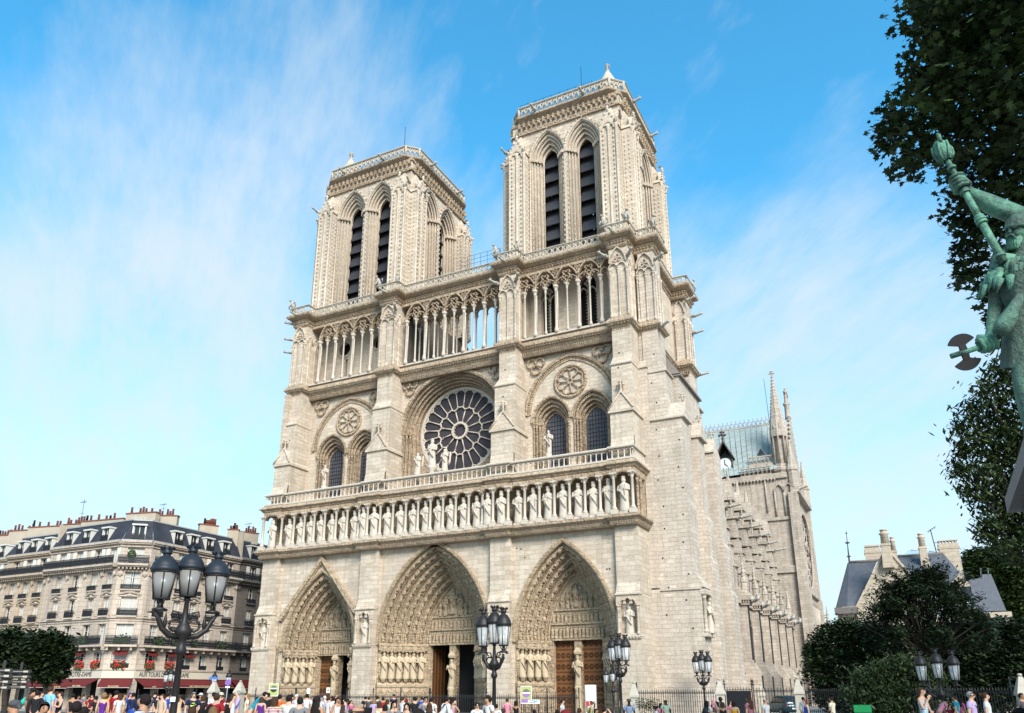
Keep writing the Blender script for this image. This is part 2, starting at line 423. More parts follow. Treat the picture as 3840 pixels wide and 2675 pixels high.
# ---- portals
for pi_, P in enumerate(PORT):
    cx,a0,zs,h0,a1,h1,y1 = (P[k] for k in ('cx','a0','zs','h0','a1','h1','y1'))
    K = P['n']*2+1; e = MB(); N_ = 16
    port = e
    rings = []
    for k in range(K+1):
        t = k/K; rings.append((parch(cx, a0+(a1-a0)*t, zs, h0+(h1-h0)*t, N_), YW-.06+(y1-YW)*t))
    e.orders(rings)
    # roll mouldings on every other edge, hood mould with leaves
    for k in range(0,K+1,1):
        p,y = rings[k]; r_ = .11 if k%2 else .07
        e.sweep(p, [(r_,y-.02),(0,y-.09),(-r_,y-.02),(0,y+.08)], smooth=True)
    hood = parch(cx, a0+.12, zs, h0+.16, N_)
    e.sweep(hood, [(-.16,YW+.02),(-.16,YW-.2),(.16,YW-.26),(.2,YW-.1),(.2,YW+.02)])
    e.strip(rings[-1][0], rings[-1][1], parch(cx, a1-.02, zs, h1-.02, N_), y1+.02)
    # splayed jambs
    for s_ in (-1,1):
        q0,q1 = (cx+s_*a0,YW-.05),(cx+s_*a1,y1); dx,dy = q1[0]-q0[0],q1[1]-q0[1]; L = sqrt(dx*dx+dy*dy); nx,ny = s_*dy/L*-1, abs(dx)/L*-1
        nx,ny = (-s_*abs(dy)/L, -abs(dx)/L)
        def J(t,o,z): return (q0[0]+dx*t+nx*o, q0[1]+dy*t+ny*o, z)
        def slab(t0,t1,o,z0,z1,oo=None):
            oo = o if oo is None else oo
            e.hexa([J(t0,-.3,z0),J(t1,-.3,z0),J(t1,o,z0),J(t0,o,z0)],[J(t0,-.3,z1),J(t1,-.3,z1),J(t1,oo,z1),J(t0,oo,z1)])
        slab(0,1,0,0,zs)
        slab(0,1,.28,0,2.3); slab(-.01,1,.38,2.3,2.5); slab(0,1,.32,2.5,2.72,.2)
        slab(0,1,.3,zs-.55,zs-.12,.42); slab(-.01,1.0,.46,zs-.12,zs+.12)
        n = P['st']
        # blind arcade on the dado
        m = n+1
        for i in range(m):
            t0 = (i+.08)/m; t1=(i+.92)/m; tm=(t0+t1)/2
            e.path([J(t0,.31,.3),J(t0,.31,1.5),J((t0*3+tm)/4,.31,1.85),J(tm,.31,2.1),J((t1*3+tm)/4,.31,1.85),J(t1,.31,1.5),J(t1,.31,.3)], .06, 5)
            e.blob(*J(tm,.3,1.0),.16,.12,.25); e.blob(*J(tm,.3,.6),.2,.1,.2)
        for i in range(n):
            t = (i+.5)/n*.9+.04
            for q in (t-.42/n,):
                x,y,_ = J(q,.06,0); e.lathe(x,y,[(.09,2.72),(.09,zs-.5)],6)
            x,y,_ = J(t,.26,0); fz = 3.05 if pi_!=0 else 2.85
            e.lathe(x,y,[(.1,fz-.35),(.16,fz-.3),(.26,fz-.05),(.27,fz)],8)
            # canopy over each statue
            e.lathe(x,y,[(.34,zs-.62),(.36,zs-.35),(.2,zs-.12)],6,False)
            for q in range(6):
                a = q*pi/3; e.blob(x+.34*cos(a),y+.34*sin(a),zs-.66,.07,.07,.14)
    # tympanum, lintels, bands
    dh, lz = P['dh'], P['lz']
    ty = [(cx-a1,lz)]+[(cx-a1,zs)]+parch(cx,a1,zs,h1,N_)[1:-1]+[(cx+a1,zs),(cx+a1,lz)] if zs>lz else [(cx-a1,lz)]+[p for p in parch(cx,a1,zs,h1,N_) if p[1]>lz]+[(cx+a1,lz)]
    e.wall(ty, [], y1+.06, y1+.3)
    bands = [lz+.12, lz+1.5, lz+1.62, lz+2.6]
    for z in (lz, lz+1.35, lz+2.55): e.box(cx-a1,cx+a1,y1-.1,y1+.1,z,z+.16)
    # jambs of the doorway and the pier between the doors
    for s_ in (-1,1):
        xa,xb = sorted((cx+s_*dh, cx+s_*a1)); e.box(xa,xb,y1-.02,y1+.9,0,lz)
        for q in range(6): e.blob(cx+s_*(dh+.2),y1-.04,.7+q*.85,.1,.06,.22)
    e.box(cx-.33,cx+.33,y1+.02,y1+.8,0,lz)
    port_o = e.build('portal', OCHRE if pi_!=2 else OCHRE, CATH)
    lab = ('left portal under a sharp triangular gable','tall central portal with the deepest arch','right portal with closed iron-scrolled doors')[pi_]
    port_o['label'] = lab
    # figures carved along the archivolts
    c = MB(); rr = random.Random(pi_+3)
    for k in range(1,K,2):
        t = (k+.55)/K; path = parch(cx, a0+(a1-a0)*t, zs, h0+(h1-h0)*t, 40); y = YW+(y1-YW)*(k+.2)/K
        d = 0; step = .66 if k>1 else .6; last = None; acc = .25
        for (xa,za),(xb,zb) in zip(path,path[1:]):
            L = sqrt((xb-xa)**2+(zb-za)**2); acc += L
            if acc >= step and L>0:
                acc = 0; tx,tz = (xb-xa)/L,(zb-za)/L
                up = 1 if xb<=cx else -1; ax,az = tx*up,tz*up
                ctr = Vector((xb,y-.06,zb)); A = Vector((ax,0,az)); S = Vector((az,0,-ax))
                for o,r_ in ((-.2,.16),(-.02,.15),(.14,.1)):
                    q = ctr+A*o+S*rr.uniform(-.03,.03); c.ball(q.x,q.y-.05*rr.random(),q.z,r_*.95,r_,r_*1.1,6,4)
                q = ctr+A*.3; c.box(q.x-.15,q.x+.15,q.y-.12,q.y+.1,q.z-.03,q.z+.04)
                for s2 in (-1,1):
                    q = ctr+S*(s2*.14)+A*rr.uniform(-.1,.1); c.blob(q.x,q.y-.1,q.z,.06,.06,.12)
    # leaves along the hood
    path = parch(cx,a0+.1,zs,h0+.14,60)
    for (xa,za) in path[::1]:
        c.blob(xa,YW-.24,za,.09,.07,.11)
    c.build('archivolt_carving', OCHRE, port_o)
    # relief of the tympanum: registers of standing figures, enthroned group above
    c = MB()
    def row(z0,h,x0,x1,n,seed,y):
        for i in range(n):
            x = x0+(x1-x0)*(i+.5)/n; r2 = random.Random(seed*50+i)
            figure(c, x+r2.uniform(-.04,.04), y, z0, h*r2.uniform(.86,1.0), r2.uniform(-.5,.5), seed*31+i, False, 7, False, 1.15)
    row(lz+.18,1.05,cx-a1+.15,cx+a1-.15,14,pi_+1,y1-.02)
    w2 = a1*.9 if pi_!=0 else a1*.84
    row(lz+1.52,.95,cx-w2,cx+w2,12,pi_+5,y1-.02)
    z = lz+2.72; big = (2.2,2.5,1.9)[pi_]
    figure(c,cx,y1-.05,z+.1,big,0,pi_*9+1,True,10); c.box(cx-.5,cx+.5,y1-.12,y1+.1,z-.02,z+.55)
    for s_ in (-1,1):
        figure(c,cx+s_*.85,y1-.02,z,big*.78,s_*.4,pi_*9+2+s_,False,8); figure(c,cx+s_*1.45,y1-.02,z,big*.55,s_*.5,pi_*9+6+s_,False,8)
    if pi_==2:
        c.sweep(parch(cx,.45,z+1.6,.6,6),[(0,y1-.2),(.1,y1-.2),(.1,y1),(0,y1)])
        for s_ in (-1,1): c.lathe(cx+s_*.5,y1-.1,[(.06,z),(.06,z+1.65)],6)
        c.sweep(parch(cx,2.3,z,2.9,10),[(0,y1-.12),(.12,y1-.12),(.12,y1+.05),(0,y1+.05)])
    if pi_==1: c.tube((cx+.85,y1-.2,z),(cx+.85,y1-.2,z+2.1),.06); c.tube((cx+.55,y1-.2,z+1.6),(cx+1.15,y1-.2,z+1.6),.06)
    if pi_==0:
        c.box(cx-.9,cx+.9,y1-.18,y1+.1,lz+1.5,lz+1.95); 
    c.build('tympanum_relief', OCHRE, port_o)
    # trumeau statue and jamb statues
    c = MB(); 
    figure(c,cx,y1-.12,2.35,2.5,0,40+pi_,pi_!=1,10,thin=.82); c.lathe(cx,y1-.12,[(.3,.0),(.34,.4),(.3,.5),(.3,2.0),(.38,2.2),(.3,2.35)],8); c.lathe(cx,y1-.1,[(.34,4.95),(.4,5.15),(.2,5.5)],6,False)
    c.build('trumeau_statue', OSTATUE, port_o)
    for s_ in (-1,1):
        q0,q1 = (cx+s_*a0,YW-.05),(cx+s_*a1,y1); dx,dy = q1[0]-q0[0],q1[1]-q0[1]; L = sqrt(dx*dx+dy*dy)
        nx,ny = (-s_*abs(dy)/L, -abs(dx)/L)
        for i in range(P['st']):
            t = (i+.5)/P['st']*.9+.04; fz = 3.05 if pi_!=0 else 2.85
            x,y = q0[0]+dx*t+nx*.26, q0[1]+dy*t+ny*.26
            c = MB(); figure(c,0,0,0,2.42 if pi_==1 else 2.3,0,100+pi_*20+i+(7 if s_>0 else 0),i==1,12,thin=.86)
            c.build('jamb_statue', OSTATUE, port_o, loc=(x,y,fz)).rotation_euler = (0,0,-s_*.5)
    # doors
    yd = y1+.45
    for s_ in (-1,1):
        xa,xb = (cx-dh,cx-.33) if s_<0 else (cx+.33,cx+dh)
        d = MB(); openleaf = (pi_==1) or (pi_==0 and s_>0)
        if not openleaf:
            d.box(xa,xb,yd,yd+.12,0,lz-.03)
            d.m = 1
            for q in range(6):
                z = .6+q*.95; d.box(xa,xb,yd-.025,yd+.01,z,z+.09)
                for j in range(4):
                    xx = xa+(xb-xa)*(j+.5)/4
                    for R_ in (.2,.11):
                        d.path([(xx+R_*cos(a*.7),yd-.03,z+.5+R_*sin(a*.7)) for a in range(9)], .03, 4, True)
            nm = 'door'
        else:
            d.m = 0
            # leaf swung inwards
            hx = xa if s_<0 else xb; k_ = 1 if s_<0 else -1
            th = 1.52 if pi_==1 else .95
            L_ = (xb-xa)
            if pi_==1 and s_>0: th = 1.0
            a_ = (hx,yd); b_ = (hx+k_*L_*cos(th), yd+L_*sin(th))
            ox,oy = sin(th)*.1*k_, -cos(th)*.1
            d.hexa([(a_[0],a_[1],0),(b_[0],b_[1],0),(b_[0]+ox,b_[1]+oy,0),(a_[0]+ox,a_[1]+oy,0)],[(a_[0],a_[1],lz-.05),(b_[0],b_[1],lz-.05),(b_[0]+ox,b_[1]+oy,lz-.05),(a_[0]+ox,a_[1]+oy,lz-.05)])
            d.m = 1
            for q in range(4):
                t=(q+.5)/4; x=a_[0]+(b_[0]-a_[0])*t+ox*1.2; y=a_[1]+(b_[1]-a_[1])*t+oy*1.2; d.box(x-.03,x+.03,y-.03,y+.03,.2,lz-.3)
        d.build('door', [WOOD_D,WOOD] if (pi_==1 and s_<0) else [WOOD,WOOD_D], port_o)
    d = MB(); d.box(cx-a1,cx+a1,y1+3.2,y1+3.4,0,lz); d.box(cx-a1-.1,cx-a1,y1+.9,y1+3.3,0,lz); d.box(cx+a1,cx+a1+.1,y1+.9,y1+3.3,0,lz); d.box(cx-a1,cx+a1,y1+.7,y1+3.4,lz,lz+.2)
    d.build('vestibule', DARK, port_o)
    if pi_==0:
        g = MB()
        for (xa,za,xb,zb) in ((-18.2,9.05,-13.1,15.05),(-8.25,9.35,-13.1,15.05)):
            dx,dz = xb-xa,zb-za; L=sqrt(dx*dx+dz*dz); nx,nz = -dz/L*.32,dx/L*.32
            if xa>-13: nx,nz=-nx,-nz
            g.prism([(xa,za),(xb,zb),(xb-nx*.0,zb-.5),(xa-nx*1.4,za-nz*1.4)],'y',.08,.52)
            g.prism([(xa-nx*1.1,za-nz*1.1),(xb,zb-.48),(xb,zb-.62),(xa-nx*1.6,za-nz*1.6)],'y',.24,.52)
        for xx,z1 in ((-18.15,9.1),): g.lathe(xx,.42,[(.12,0),(.12,6.0),(.2,6.1),(.22,6.5),(.12,6.55),(.12,z1)],8)
        g.build('gable_moulding', OCHRE, port_o)

# ---- west buttresses
for i,(a,b) in enumerate(XB):
    e = MB(); c = (a+b)/2
    back = 3.3
    e.box(a,b,0,back,9.55,15.22)
    # lower stage with niche
    n0,n1 = c-.62,c+.62
    e.wall([(a-.02,0),(b+.02,0),(b+.02,9.45),(a-.02,9.45)], [opening(c,.66,6.3,8.35,.75,8)[::-1]], -.38, .1)
    e.box(n0-.3,n1+.3,.08,.14,6.2,9.3); e.box(a-.02,a+.2,.1,back,0,9.5); e.box(b-.2,b+.02,.1,back,0,9.5)
    e.frust(a-.02,b+.02,-.38,.2,9.45, a,b,0-.003,.2,10.35); e.box(a-.08,b+.08,-.5,.2,9.38,9.5)
    e.box(a-.06,b+.06,-.55,.2,6.02,6.2); e.box(a-.03,b+.03,-.47,.2,5.86,6.02)
    e.box(a-.06,b+.06,-.46,back,0,1.1); e.frust(a-.06,b+.06,-.46,back,1.1,a-.02,b+.02,-.39,back,1.25)
    for s_ in (-1,1): colonnette(e, c+s_*.82, -.46, 6.2, 8.55, .1, .35,.25)
    for q in range(-1,2): e.sweep(parch(c+q*.44,.2 if q else .3,8.62,.35 if q else .5,5),[(0,-.5),(.09,-.5),(.09,-.38),(0,-.38)])
    for q in range(8): e.blob(a+.1+(b-a-.2)*q/7,-.55,5.96,.08,.06,.08)
    # upper stages above the balcony
    base_ = e; e = MB()
    if i==0: xs = [(a+.1,b+.0),(a+.15,b-.05),(a+.25,b-.1)]
    elif i==3: xs = [(a-.05,b+.05),(a+.05,b),(a+.15,b-.02)]
    else: xs = [(a-.12,b+.25),(a,b+.15),(a+.25,b+.08)] if i==2 else [(a-.2,b+.1),(a-.12,b+.02),(a-.05,b-.15)]
    (p0,p1),(q0,q1),(r0,r1) = xs
    e.box(p0,p1,.25,3.3,20.4,25.4); e.box(p0-.14,p1+.14,.08,3.25,25.4,25.62)
    e.frust(p0,p1,0.0,.4,22.05,p0,p1,.25,.4,23.1)
    # gable roof over the set-off, with finial
    cx = (p0+p1)/2
    e.add([(p0-.14,.1,25.62),(p1+.14,.1,25.62),(cx,.42,27.35),(p0-.14,3.2,25.62),(p1+.14,3.2,25.62),(cx,3.2,27.35)],[(0,1,2),(1,4,5,2),(3,0,2,5),(4,3,5)])
    for q in (p0-.12,p1+.12): e.tube((q,.06,25.66),(cx,.38,27.42),.085,n=6)
    e.lathe(cx,.42,[(.16,27.2),(.1,27.35),(.09,27.6)],6); finial(e, cx,.42,27.3,1.25)
    e.box(q0,q1,.75,3.3,25.6,30.3); e.box(q0-.05,q1+.05,.62,3.25,30.2,30.34)
    e.frust(q0,q1,.68,3.3,30.34,r0,r1,1.2,3.3,31.2)
    e.box(r0,r1,1.2,4.5,31.2,33.85)
    e.box(r0,r1,1.25,4.5,33.85,43.2)
    # blind tracery and shafts at gallery level
    for k,x in enumerate((r0+.08,(r0+r1)/2,r1-.08)):
        colonnette(e, x, 1.15, 35.1, 40.2, .1 if k!=1 else .07, .45,.5)
    for s_ in (-.5,.5): e.sweep(parch(cx+s_*(r1-r0-.16)/2,(r1-r0)/4-.06,40.3,.5,5),[(0,1.05),(.1,1.05),(.1,1.25),(0,1.25)])
    e.sweep(parch((r0+r1)/2,(r1-r0)/2-.15,40.9,1.55,6),[(0,1.02),(.12,1.02),(.12,1.25),(0,1.25)])
    e.sweep(foil((r0+r1)/2,41.35,.5,3),[(0,1.1),(.08,1.1),(.08,1.26),(0,1.26)],True)
    for s_ in (-1,1):
        if (i==0 and s_<0): pass
        x = r1+.02 if s_>0 else r0-.02
        for y in (1.9,2.9): e.lathe(x,y,[(.12,34.9),(.12,35.4),(.09,35.5),(.09,39.9),(.17,40.3),(.17,40.5)],7)
        for y in (1.9,2.9): e.path([(x,y-.45,40.5),(x,y-.28,41.1),(x,y,41.4),(x,y+.28,41.1),(x,y+.45,40.5)],.08,5)
    o = e.build('west_buttress', STONE, CATH); base_.build('buttress_base', STONE, o)
    d = MB(); figure(d,0,0,0,2.35,0,70+i,False,12,mitre=(i==3)); d.build('niche_statue', STATUE, o, loc=(c,-.1,6.22))

# ---- gallery of kings
e = MB(); KL = front_line(.25,-.45)
K2 = [(-20.9,3.0),(-20.9,-.5),(-18.5,-.5),(-18.5,-.22),(-8.2,-.22),(-8.2,-.5),(-5.9,-.5),(-5.9,-.22),(6.25,-.22),(6.25,-.5),(8.5,-.5),(8.5,-.22),(18.2,-.22),(18.2,-.5),(20.45,-.5),(20.45,3.0)]
course(e, K2, [(-1.6,15.15),(.0,15.15),(.12,15.3),(.1,15.5),(.3,15.72),(.42,15.78),(.42,15.98),(.25,16.06),(-1.6,16.06)])
along(K2,.22,lambda x,y,nx,ny: e.blob(x+nx*.14,y+ny*.14,15.42,.08,.08,.1))
along(K2,.3,lambda x,y,nx,ny: e.blob(x+nx*.36,y+ny*.36,15.72,.09,.09,.05))
course(e, K2, [(-1.6,19.98),(-.06,19.98),(.0,20.1),(.12,20.16),(.22,20.34),(.38,20.42),(.38,20.5),(-.1,20.92),(-1.6,20.92)])
along(K2,.2,lambda x,y,nx,ny: e.blob(x+nx*.08,y+ny*.08,20.16,.07,.07,.08))
kg = e.build('kings_gallery', CARVED, CATH)
d = MB(); d.box(-20.6,20.2,1.1,1.5,15.2,20.6); d.build('gallery_back_wall', OCHRE, kg)  # warm darker stone puts the gallery's shade into the back wall's colour
cols = [-20.65,-18.35,-16.7,-15.3,-14.0,-12.65,-11.2,-9.8,-8.35,-7.1,-5.75,-4.25,-2.75,-1.35,.05,1.45,2.85,4.25,5.7,6.95,8.5,10.05,11.5,12.95,14.4,15.85,17.25,18.6,20.25]
proto = None
for x in cols:
    near = any(a-.2<x<b+.2 for a,b in XB); y = -.62 if near else -.36
    if proto is None:
        d = MB(); d.box(-.28,.28,-.28,.28,16.0-16,16.42-16); colonnette(d,0,0,.42,3.5,.13,.42,.3,8,2.0); d.box(-.3,.3,-.3,.3,3.48,3.62)
        proto = d.build('gallery_column', STATUE, kg); o = proto
    else: o = proto.copy(); COL.objects.link(o); o.parent = kg
    o.location = (x,y,16.03)
# canopies: trefoil scalloped arches between the columns
d = MB()
for a,b in zip(cols,cols[1:]):
    c = (a+b)/2; h = (b-a)/2; near = any(p-.2<c<q+.2 for p,q in XB); y = -.62 if near else -.36
    path = parch(c,h-.18,19.35,.42,6)
    d.wall([(a,19.3)]+[(c-h+.18,19.3)]+path[1:-1]+[(c+h-.18,19.3),(b,19.3),(b,20.02),(a,20.02)], [], y-.12, y+.5)
    for x,z in parch(c,h-.22,19.33,.4,6): d.blob(x,y-.14,z-.05,.07,.06,.1)
    d.box(a,b,y+.4,1.0,19.75,20.0)
for yy in (.3,1.2): 
    colonnette(d,20.4,yy,16.1,19.5,.13,.42,.3); 
d.box(20.2,20.5,-.5,2.5,19.45,20.0); d.box(19.9,20.25,.6,3.2,16,20)
d.build('canopy_arcade', CARVED, kg)
kings = []
for k in range(6):
    d = MB(); d.box(-.42,.42,-.3,.3,0,.2); figure(d,0,0,.2,2.95,0,200+k*7,True,14); kings.append(d.mesh('king_statue', STATUE))
for k,(a,b) in enumerate(zip(cols,cols[1:])):
    o = bpy.data.objects.new('king_statue', kings[(k*5+k//6)%6]); COL.objects.link(o); o.parent = kg
    near = any(p-.2<(a+b)/2<q+.2 for p,q in XB)
    o.location = ((a+b)/2, -.42 if near else -.05, 16.06); o.rotation_euler = (0,0,RND.uniform(-.2,.25)); o.scale = (.98,.9,1+RND.uniform(-.03,.03))

# ---- balustrade of the balcony
e = MB()
course(e, K2, [(-.28,20.85),(.05,20.85),(.05,21.02),(-.28,21.02)]); course(e, K2, [(-.3,21.9),(.06,21.9),(.1,22.0),(.06,22.1),(-.3,22.1)])
def bal(x,y,nx,ny):
    x-=nx*.12; y-=ny*.12
    e.lathe(x,y,[(.1,21.0),(.1,21.1),(.055,21.15),(.055,21.58),(.1,21.7),(.1,21.74)],6)
along(K2,.52,bal)
def arc(x,y,nx,ny):
    tx,ty = -ny,nx
    for s_ in (1,):
        pts = [(x-nx*.12+tx*q*.26*1.0,y-ny*.12+ty*q*.26,21.9-.2*abs(q)**1.6) for q in (-1,-.6,-.25,0,.25,.6,1)]
        e.path(pts,[.07]*7,4)
along(K2,.52,arc)
e.build('balcony_balustrade', STATUE, CATH)

# ---- rose storey wall
ZR = 27.95
def lancet_open(c): return opening(c,1.95,21.0,26.75,2.4,10)
e = MB()
holes = [[(x,z) for x,z in [(-6.02,20.45)]+[(-6.02*cos(t),ZR+5.85*sin(t)) for t in [pi*k/40 for k in range(41)]]+[(6.02,20.45)]]]
WX = [(-15.35,-11.05),(11.25,15.5)]
for pair in WX:
    for c in pair: holes.append(lancet_open(c))
e.wall([(-20.5,20.4),(20.3,20.4),(20.3,34.2),(-20.5,34.2)], [h[::-1] for h in holes], 3.2, 3.3, edge=False)
e.box(-20.5,-20.3,3.3,17,20.4,34.2)
e.build('rose_storey_wall', STONE_UP, CATH)
# rose
e = MB()
def rosearch(r): return [(-r,20.45)]+[(-r*cos(pi*k/40),ZR+r*sin(pi*k/40)) for k in range(41)]+[(r,20.45)]
R_ = [(6.02,3.2),(5.75,3.45),(5.5,3.75),(5.25,4.1),(5.05,4.5),(4.9,4.9)]
e.orders([(rosearch(r),y) for r,y in R_])
for r,y in R_[:-1]: e.sweep(rosearch(r-.08),[(.1,y),(0,y-.08),(-.1,y),(0,y+.1)],smooth=True)
arcp = [(-6.0*cos(pi*k/40),ZR+5.95*sin(pi*k/40)) for k in range(41)]
e.sweep(arcp,[(-.1,3.2),(-.1,2.95),(.2,2.9),(.26,3.05),(.26,3.2)])
for k in range(0,121):
    t = pi*k/120
    if k%2==0: e.blob(-6.06*cos(t),2.92,ZR+6.0*sin(t),.12,.08,.12)
    e.blob(-5.62*cos(t),3.4,ZR+5.6*sin(t),.07,.1,.07)
for s_ in (-1,1):
    for k,(r,y) in enumerate(R_[:3]): colonnette(e,s_*(r-.13),y-.02,20.5,ZR-.05,.11,.4,.3)
# wall disc around the glass (annulus below/around) at the back
ann = circ(0,ZR,4.72,48)
e.wall(rosearch(4.92), [ann[::-1]], 4.9, 5.0, edge=True)
rose = e.build('rose_window', CARVED, CATH)
e = MB(); yT = 5.02
def rb(r0,r1,th,w=.075): 
    e.tube((r0*cos(th),yT,ZR+r0*sin(th)),(r1*cos(th),yT,ZR+r1*sin(th)),w,n=6)
NSP = 12
e.sweep(circ(0,ZR,4.7,60),[(-.1,yT-.16),(.16,yT-.16),(.16,yT+.1),(-.1,yT+.1)],True)
e.sweep(circ(0,ZR,.85,28),[(-.11,yT-.16),(.11,yT-.16),(.11,yT+.1),(-.11,yT+.1)],True)
for k in range(12):
    t = 2*pi*k/12; e.sweep(foil(.72*cos(t),ZR+.72*sin(t),.12,3,4),[(0,yT-.08),(.03,yT-.08),(.03,yT+.05),(0,yT+.05)],True)
for k in range(NSP):
    t = 2*pi*(k+.5)/NSP; rb(.9,2.1,t,.07)
    e.lathe(0,0,[(0,0),(0,0)],3) if False else None
    e.blob(2.1*cos(t),yT,ZR+2.1*sin(t),.13); e.blob(1.0*cos(t),yT,ZR+1.0*sin(t),.11)
    # trefoiled heads of the inner ring
    t0 = 2*pi*k/NSP; dl = pi/NSP
    pts = []
    for q in range(13):
        u = -1+2*q/12; a = t0+dl*u; r = 2.15+.42*sqrt(max(0,1-u*u))+.10*abs(sin(u*pi*1.5))
        pts.append((r*cos(a),yT-.02,ZR+r*sin(a)))
    e.path(pts,.09,5)
for k in range(2*NSP):
    t = 2*pi*(k+.5)/(2*NSP); rb(2.55 if k%1==0 else 2.2,4.05,t,.065)
    e.blob(4.05*cos(t),yT,ZR+4.05*sin(t),.11); e.blob(2.75*cos(t),yT,ZR+2.75*sin(t),.12)
    t0 = 2*pi*k/(2*NSP); dl = pi/(2*NSP); pts = []
    for q in range(11):
        u = -1+2*q/10; a = t0+dl*u; r = 4.08+.42*sqrt(max(0,1-u*u))+.10*abs(sin(u*pi*1.5))
        pts.append((r*cos(a),yT-.02,ZR+r*sin(a)))
    e.path(pts,.085,5)
    tb = t0+dl
    e.blob(4.5*cos(tb),yT,ZR+4.5*sin(tb),.2,.08,.2)
e.build('tracery', STATUE, rose)
g = MB(); g.wall(circ(0,ZR,4.75,48),[],5.12,5.2); g.build('glass', GLASS, rose)
# statues before the rose
d = MB(); figure(d,-.0,0,1.7,2.75,0,61,True,12); d.lathe(0,0,[(.3,0),(.35,.1),(.3,.2),(.3,1.2),(.48,1.5),(.48,1.7)],8); d.build('virgin_statue', STATUE, CATH, loc=(-.5,.55,21.3))
for s_,x in ((0,-2.2),(1,.95)):
    d = MB(); figure(d,0,0,1.1,2.1,0,63+s_,False,12); d.lathe(0,0,[(.25,0),(.28,.8),(.38,1.0),(.38,1.1)],8)
    for q in (-1,1): d.path([(q*.2,.12,2.7),(q*.42,.3,2.9),(q*.4,.3,1.9),(q*.3,.25,1.5)],[.05,.11,.1,.03],5)
    d.build('angel_statue', STATUE, CATH, loc=(x,.55,21.4))
# lancets, blind roses, trefoils
for side,pair in enumerate(WX):
    cm = (pair[0]+pair[1])/2
    for c in pair:
        e = MB()
        O = lambda a,h,zs: [(c-a,20.5)]+parch(c,a,zs,h,10)+[(c+a,20.5)]
        rg = [(1.95,2.4,3.2),(1.75,2.15,3.4),(1.55,1.9,3.65),(1.32,1.7,3.95),(1.08,1.45,4.3)]
        e.orders([(O(a,h,26.75-.1*i),y) for i,(a,h,y) in enumerate(rg)])
        for i,(a,h,y) in enumerate(rg[:-1]): e.sweep(O(a-.06,h-.05,26.75-.1*i),[(.09,y),(0,y-.09),(-.09,y),(0,y+.1)],smooth=True)
        e.sweep(parch(c,2.0,26.75,2.45,12),[(-.08,3.2),(-.08,3.02),(.1,3.0),(.14,3.2)])
        for x,z in parch(c,1.72,26.75,2.12,22): e.blob(x,3.34,z,.1,.1,.1)
        for s_ in (-1,1):
            for i,(a,h,y) in enumerate(rg[:3]): colonnette(e,c+s_*(a-.12),y-.03,20.5,26.65,.1,.42,.3)
            e.box(min(c+s_*1.0,c+s_*2.02),max(c+s_*1.0,c+s_*2.02),3.08,4.3,26.55,26.72) if False else None
        o = e.build('lancet_window', CARVED, CATH)
        g = MB(); g.wall(opening(c,1.2,20.9,26.35,1.75,10),[],4.42,4.5); g.build('glass', GLASS2, o)
        b = MB()
        for q in range(1,7): b.box(c-1.02+q*.29-.018,c-1.02+q*.29+.018,4.37,4.41,20.9,27.5 if q in(2,3,4,5) else 26.6)
        for q in range(15): b.box(c-1.0,c+1.0,4.38,4.42,21.1+q*.42,21.13+q*.42)
        b.build('glazing_bars', IRON, o)
    e = MB()
    hp = parch(cm,4.75,27.6,5.6,20)
    e.sweep(hp,[(-.12,3.22),(-.12,3.0),(.05,2.95),(.12,3.0),(.18,3.22)])
    e.sweep(parch(cm,4.35,27.6,5.15,20),[(-.08,3.22),(-.08,3.1),(.08,3.1),(.08,3.22)])
    for x,z in parch(cm,4.55,27.6,5.38,34): e.blob(x,3.12,z,.13,.09,.13)
    for x,z in parch(cm,4.82,27.6,5.7,44): e.blob(x,2.98,z,.09,.08,.09)
    e.build('relieving_arch', CARVED, CATH)
    e = MB(); zc = 30.45
    e.sweep(circ(cm,zc,1.6,36),[(-.13,3.22),(-.13,3.05),(0,2.98),(.13,3.05),(.13,3.22)],True)
    for k in range(28): t=2*pi*k/28; e.blob(cm+1.62*cos(t),3.0,zc+1.62*sin(t),.09,.07,.09)
    e.sweep(circ(cm,zc,.26,14),[(-.07,3.22),(-.07,3.0),(.07,3.0),(.07,3.22)],True)
    for k in range(8):
        t = 2*pi*k/8+pi/2
        e.tube((cm+.3*cos(t),3.06,zc+.3*sin(t)),(cm+1.0*cos(t),3.06,zc+1.0*sin(t)),.07,n=6); e.blob(cm+.98*cos(t),3.04,zc+.98*sin(t),.12)
        t0=t+pi/8
        pts=[]
        for q in range(9):
            u=-1+2*q/8; a=t0+pi/8*u; r=1.0+.36*sqrt(max(0,1-u*u)); pts.append((cm+r*cos(a),3.08,zc+r*sin(a)))
        e.path(pts,.08,5)
        for s_ in (-.45,.45): e.blob(cm+1.22*cos(t0+s_*pi/8),3.08,zc+1.22*sin(t0+s_*pi/8),.08)
    e.build('blind_rosette', CARVED, CATH)
for cx,cz in ((-17.15,32.75),(-9.5,32.75),(-5.15,33.1),(5.4,33.1),(9.75,32.75),(16.75,32.75)):
    e = MB(); 
    for k in range(3):
        t = pi/2+2*pi*k/3+pi; x,z = cx+.5*cos(t), cz+.5*sin(t)
        e.sweep(circ(x,z,.46,18),[(-.09,3.22),(-.09,2.98),(.09,2.98),(.09,3.22)],True)
        for q in range(9): a=2*pi*q/9; e.blob(x+.5*cos(a),2.96,z+.5*sin(a),.085)
    for k in range(3): t=pi/2+2*pi*k/3; e.blob(cx+.22*cos(t),2.95,cz+.22*sin(t),.17,.16,.22)
    e.build('trefoil_panel', CARVED, CATH)
for c,m_ in ((WX[0][0]+.35,81),(WX[1][0]+.25,82)):
    d = MB(); figure(d,0,0,1.4,2.35,0,m_,False,12,thin=.72); d.lathe(0,0,[(.22,0),(.24,.9),(.36,1.1),(.3,1.4)],6); d.build('nude_statue', STATUE, CATH, loc=(c,1.9,21.6))
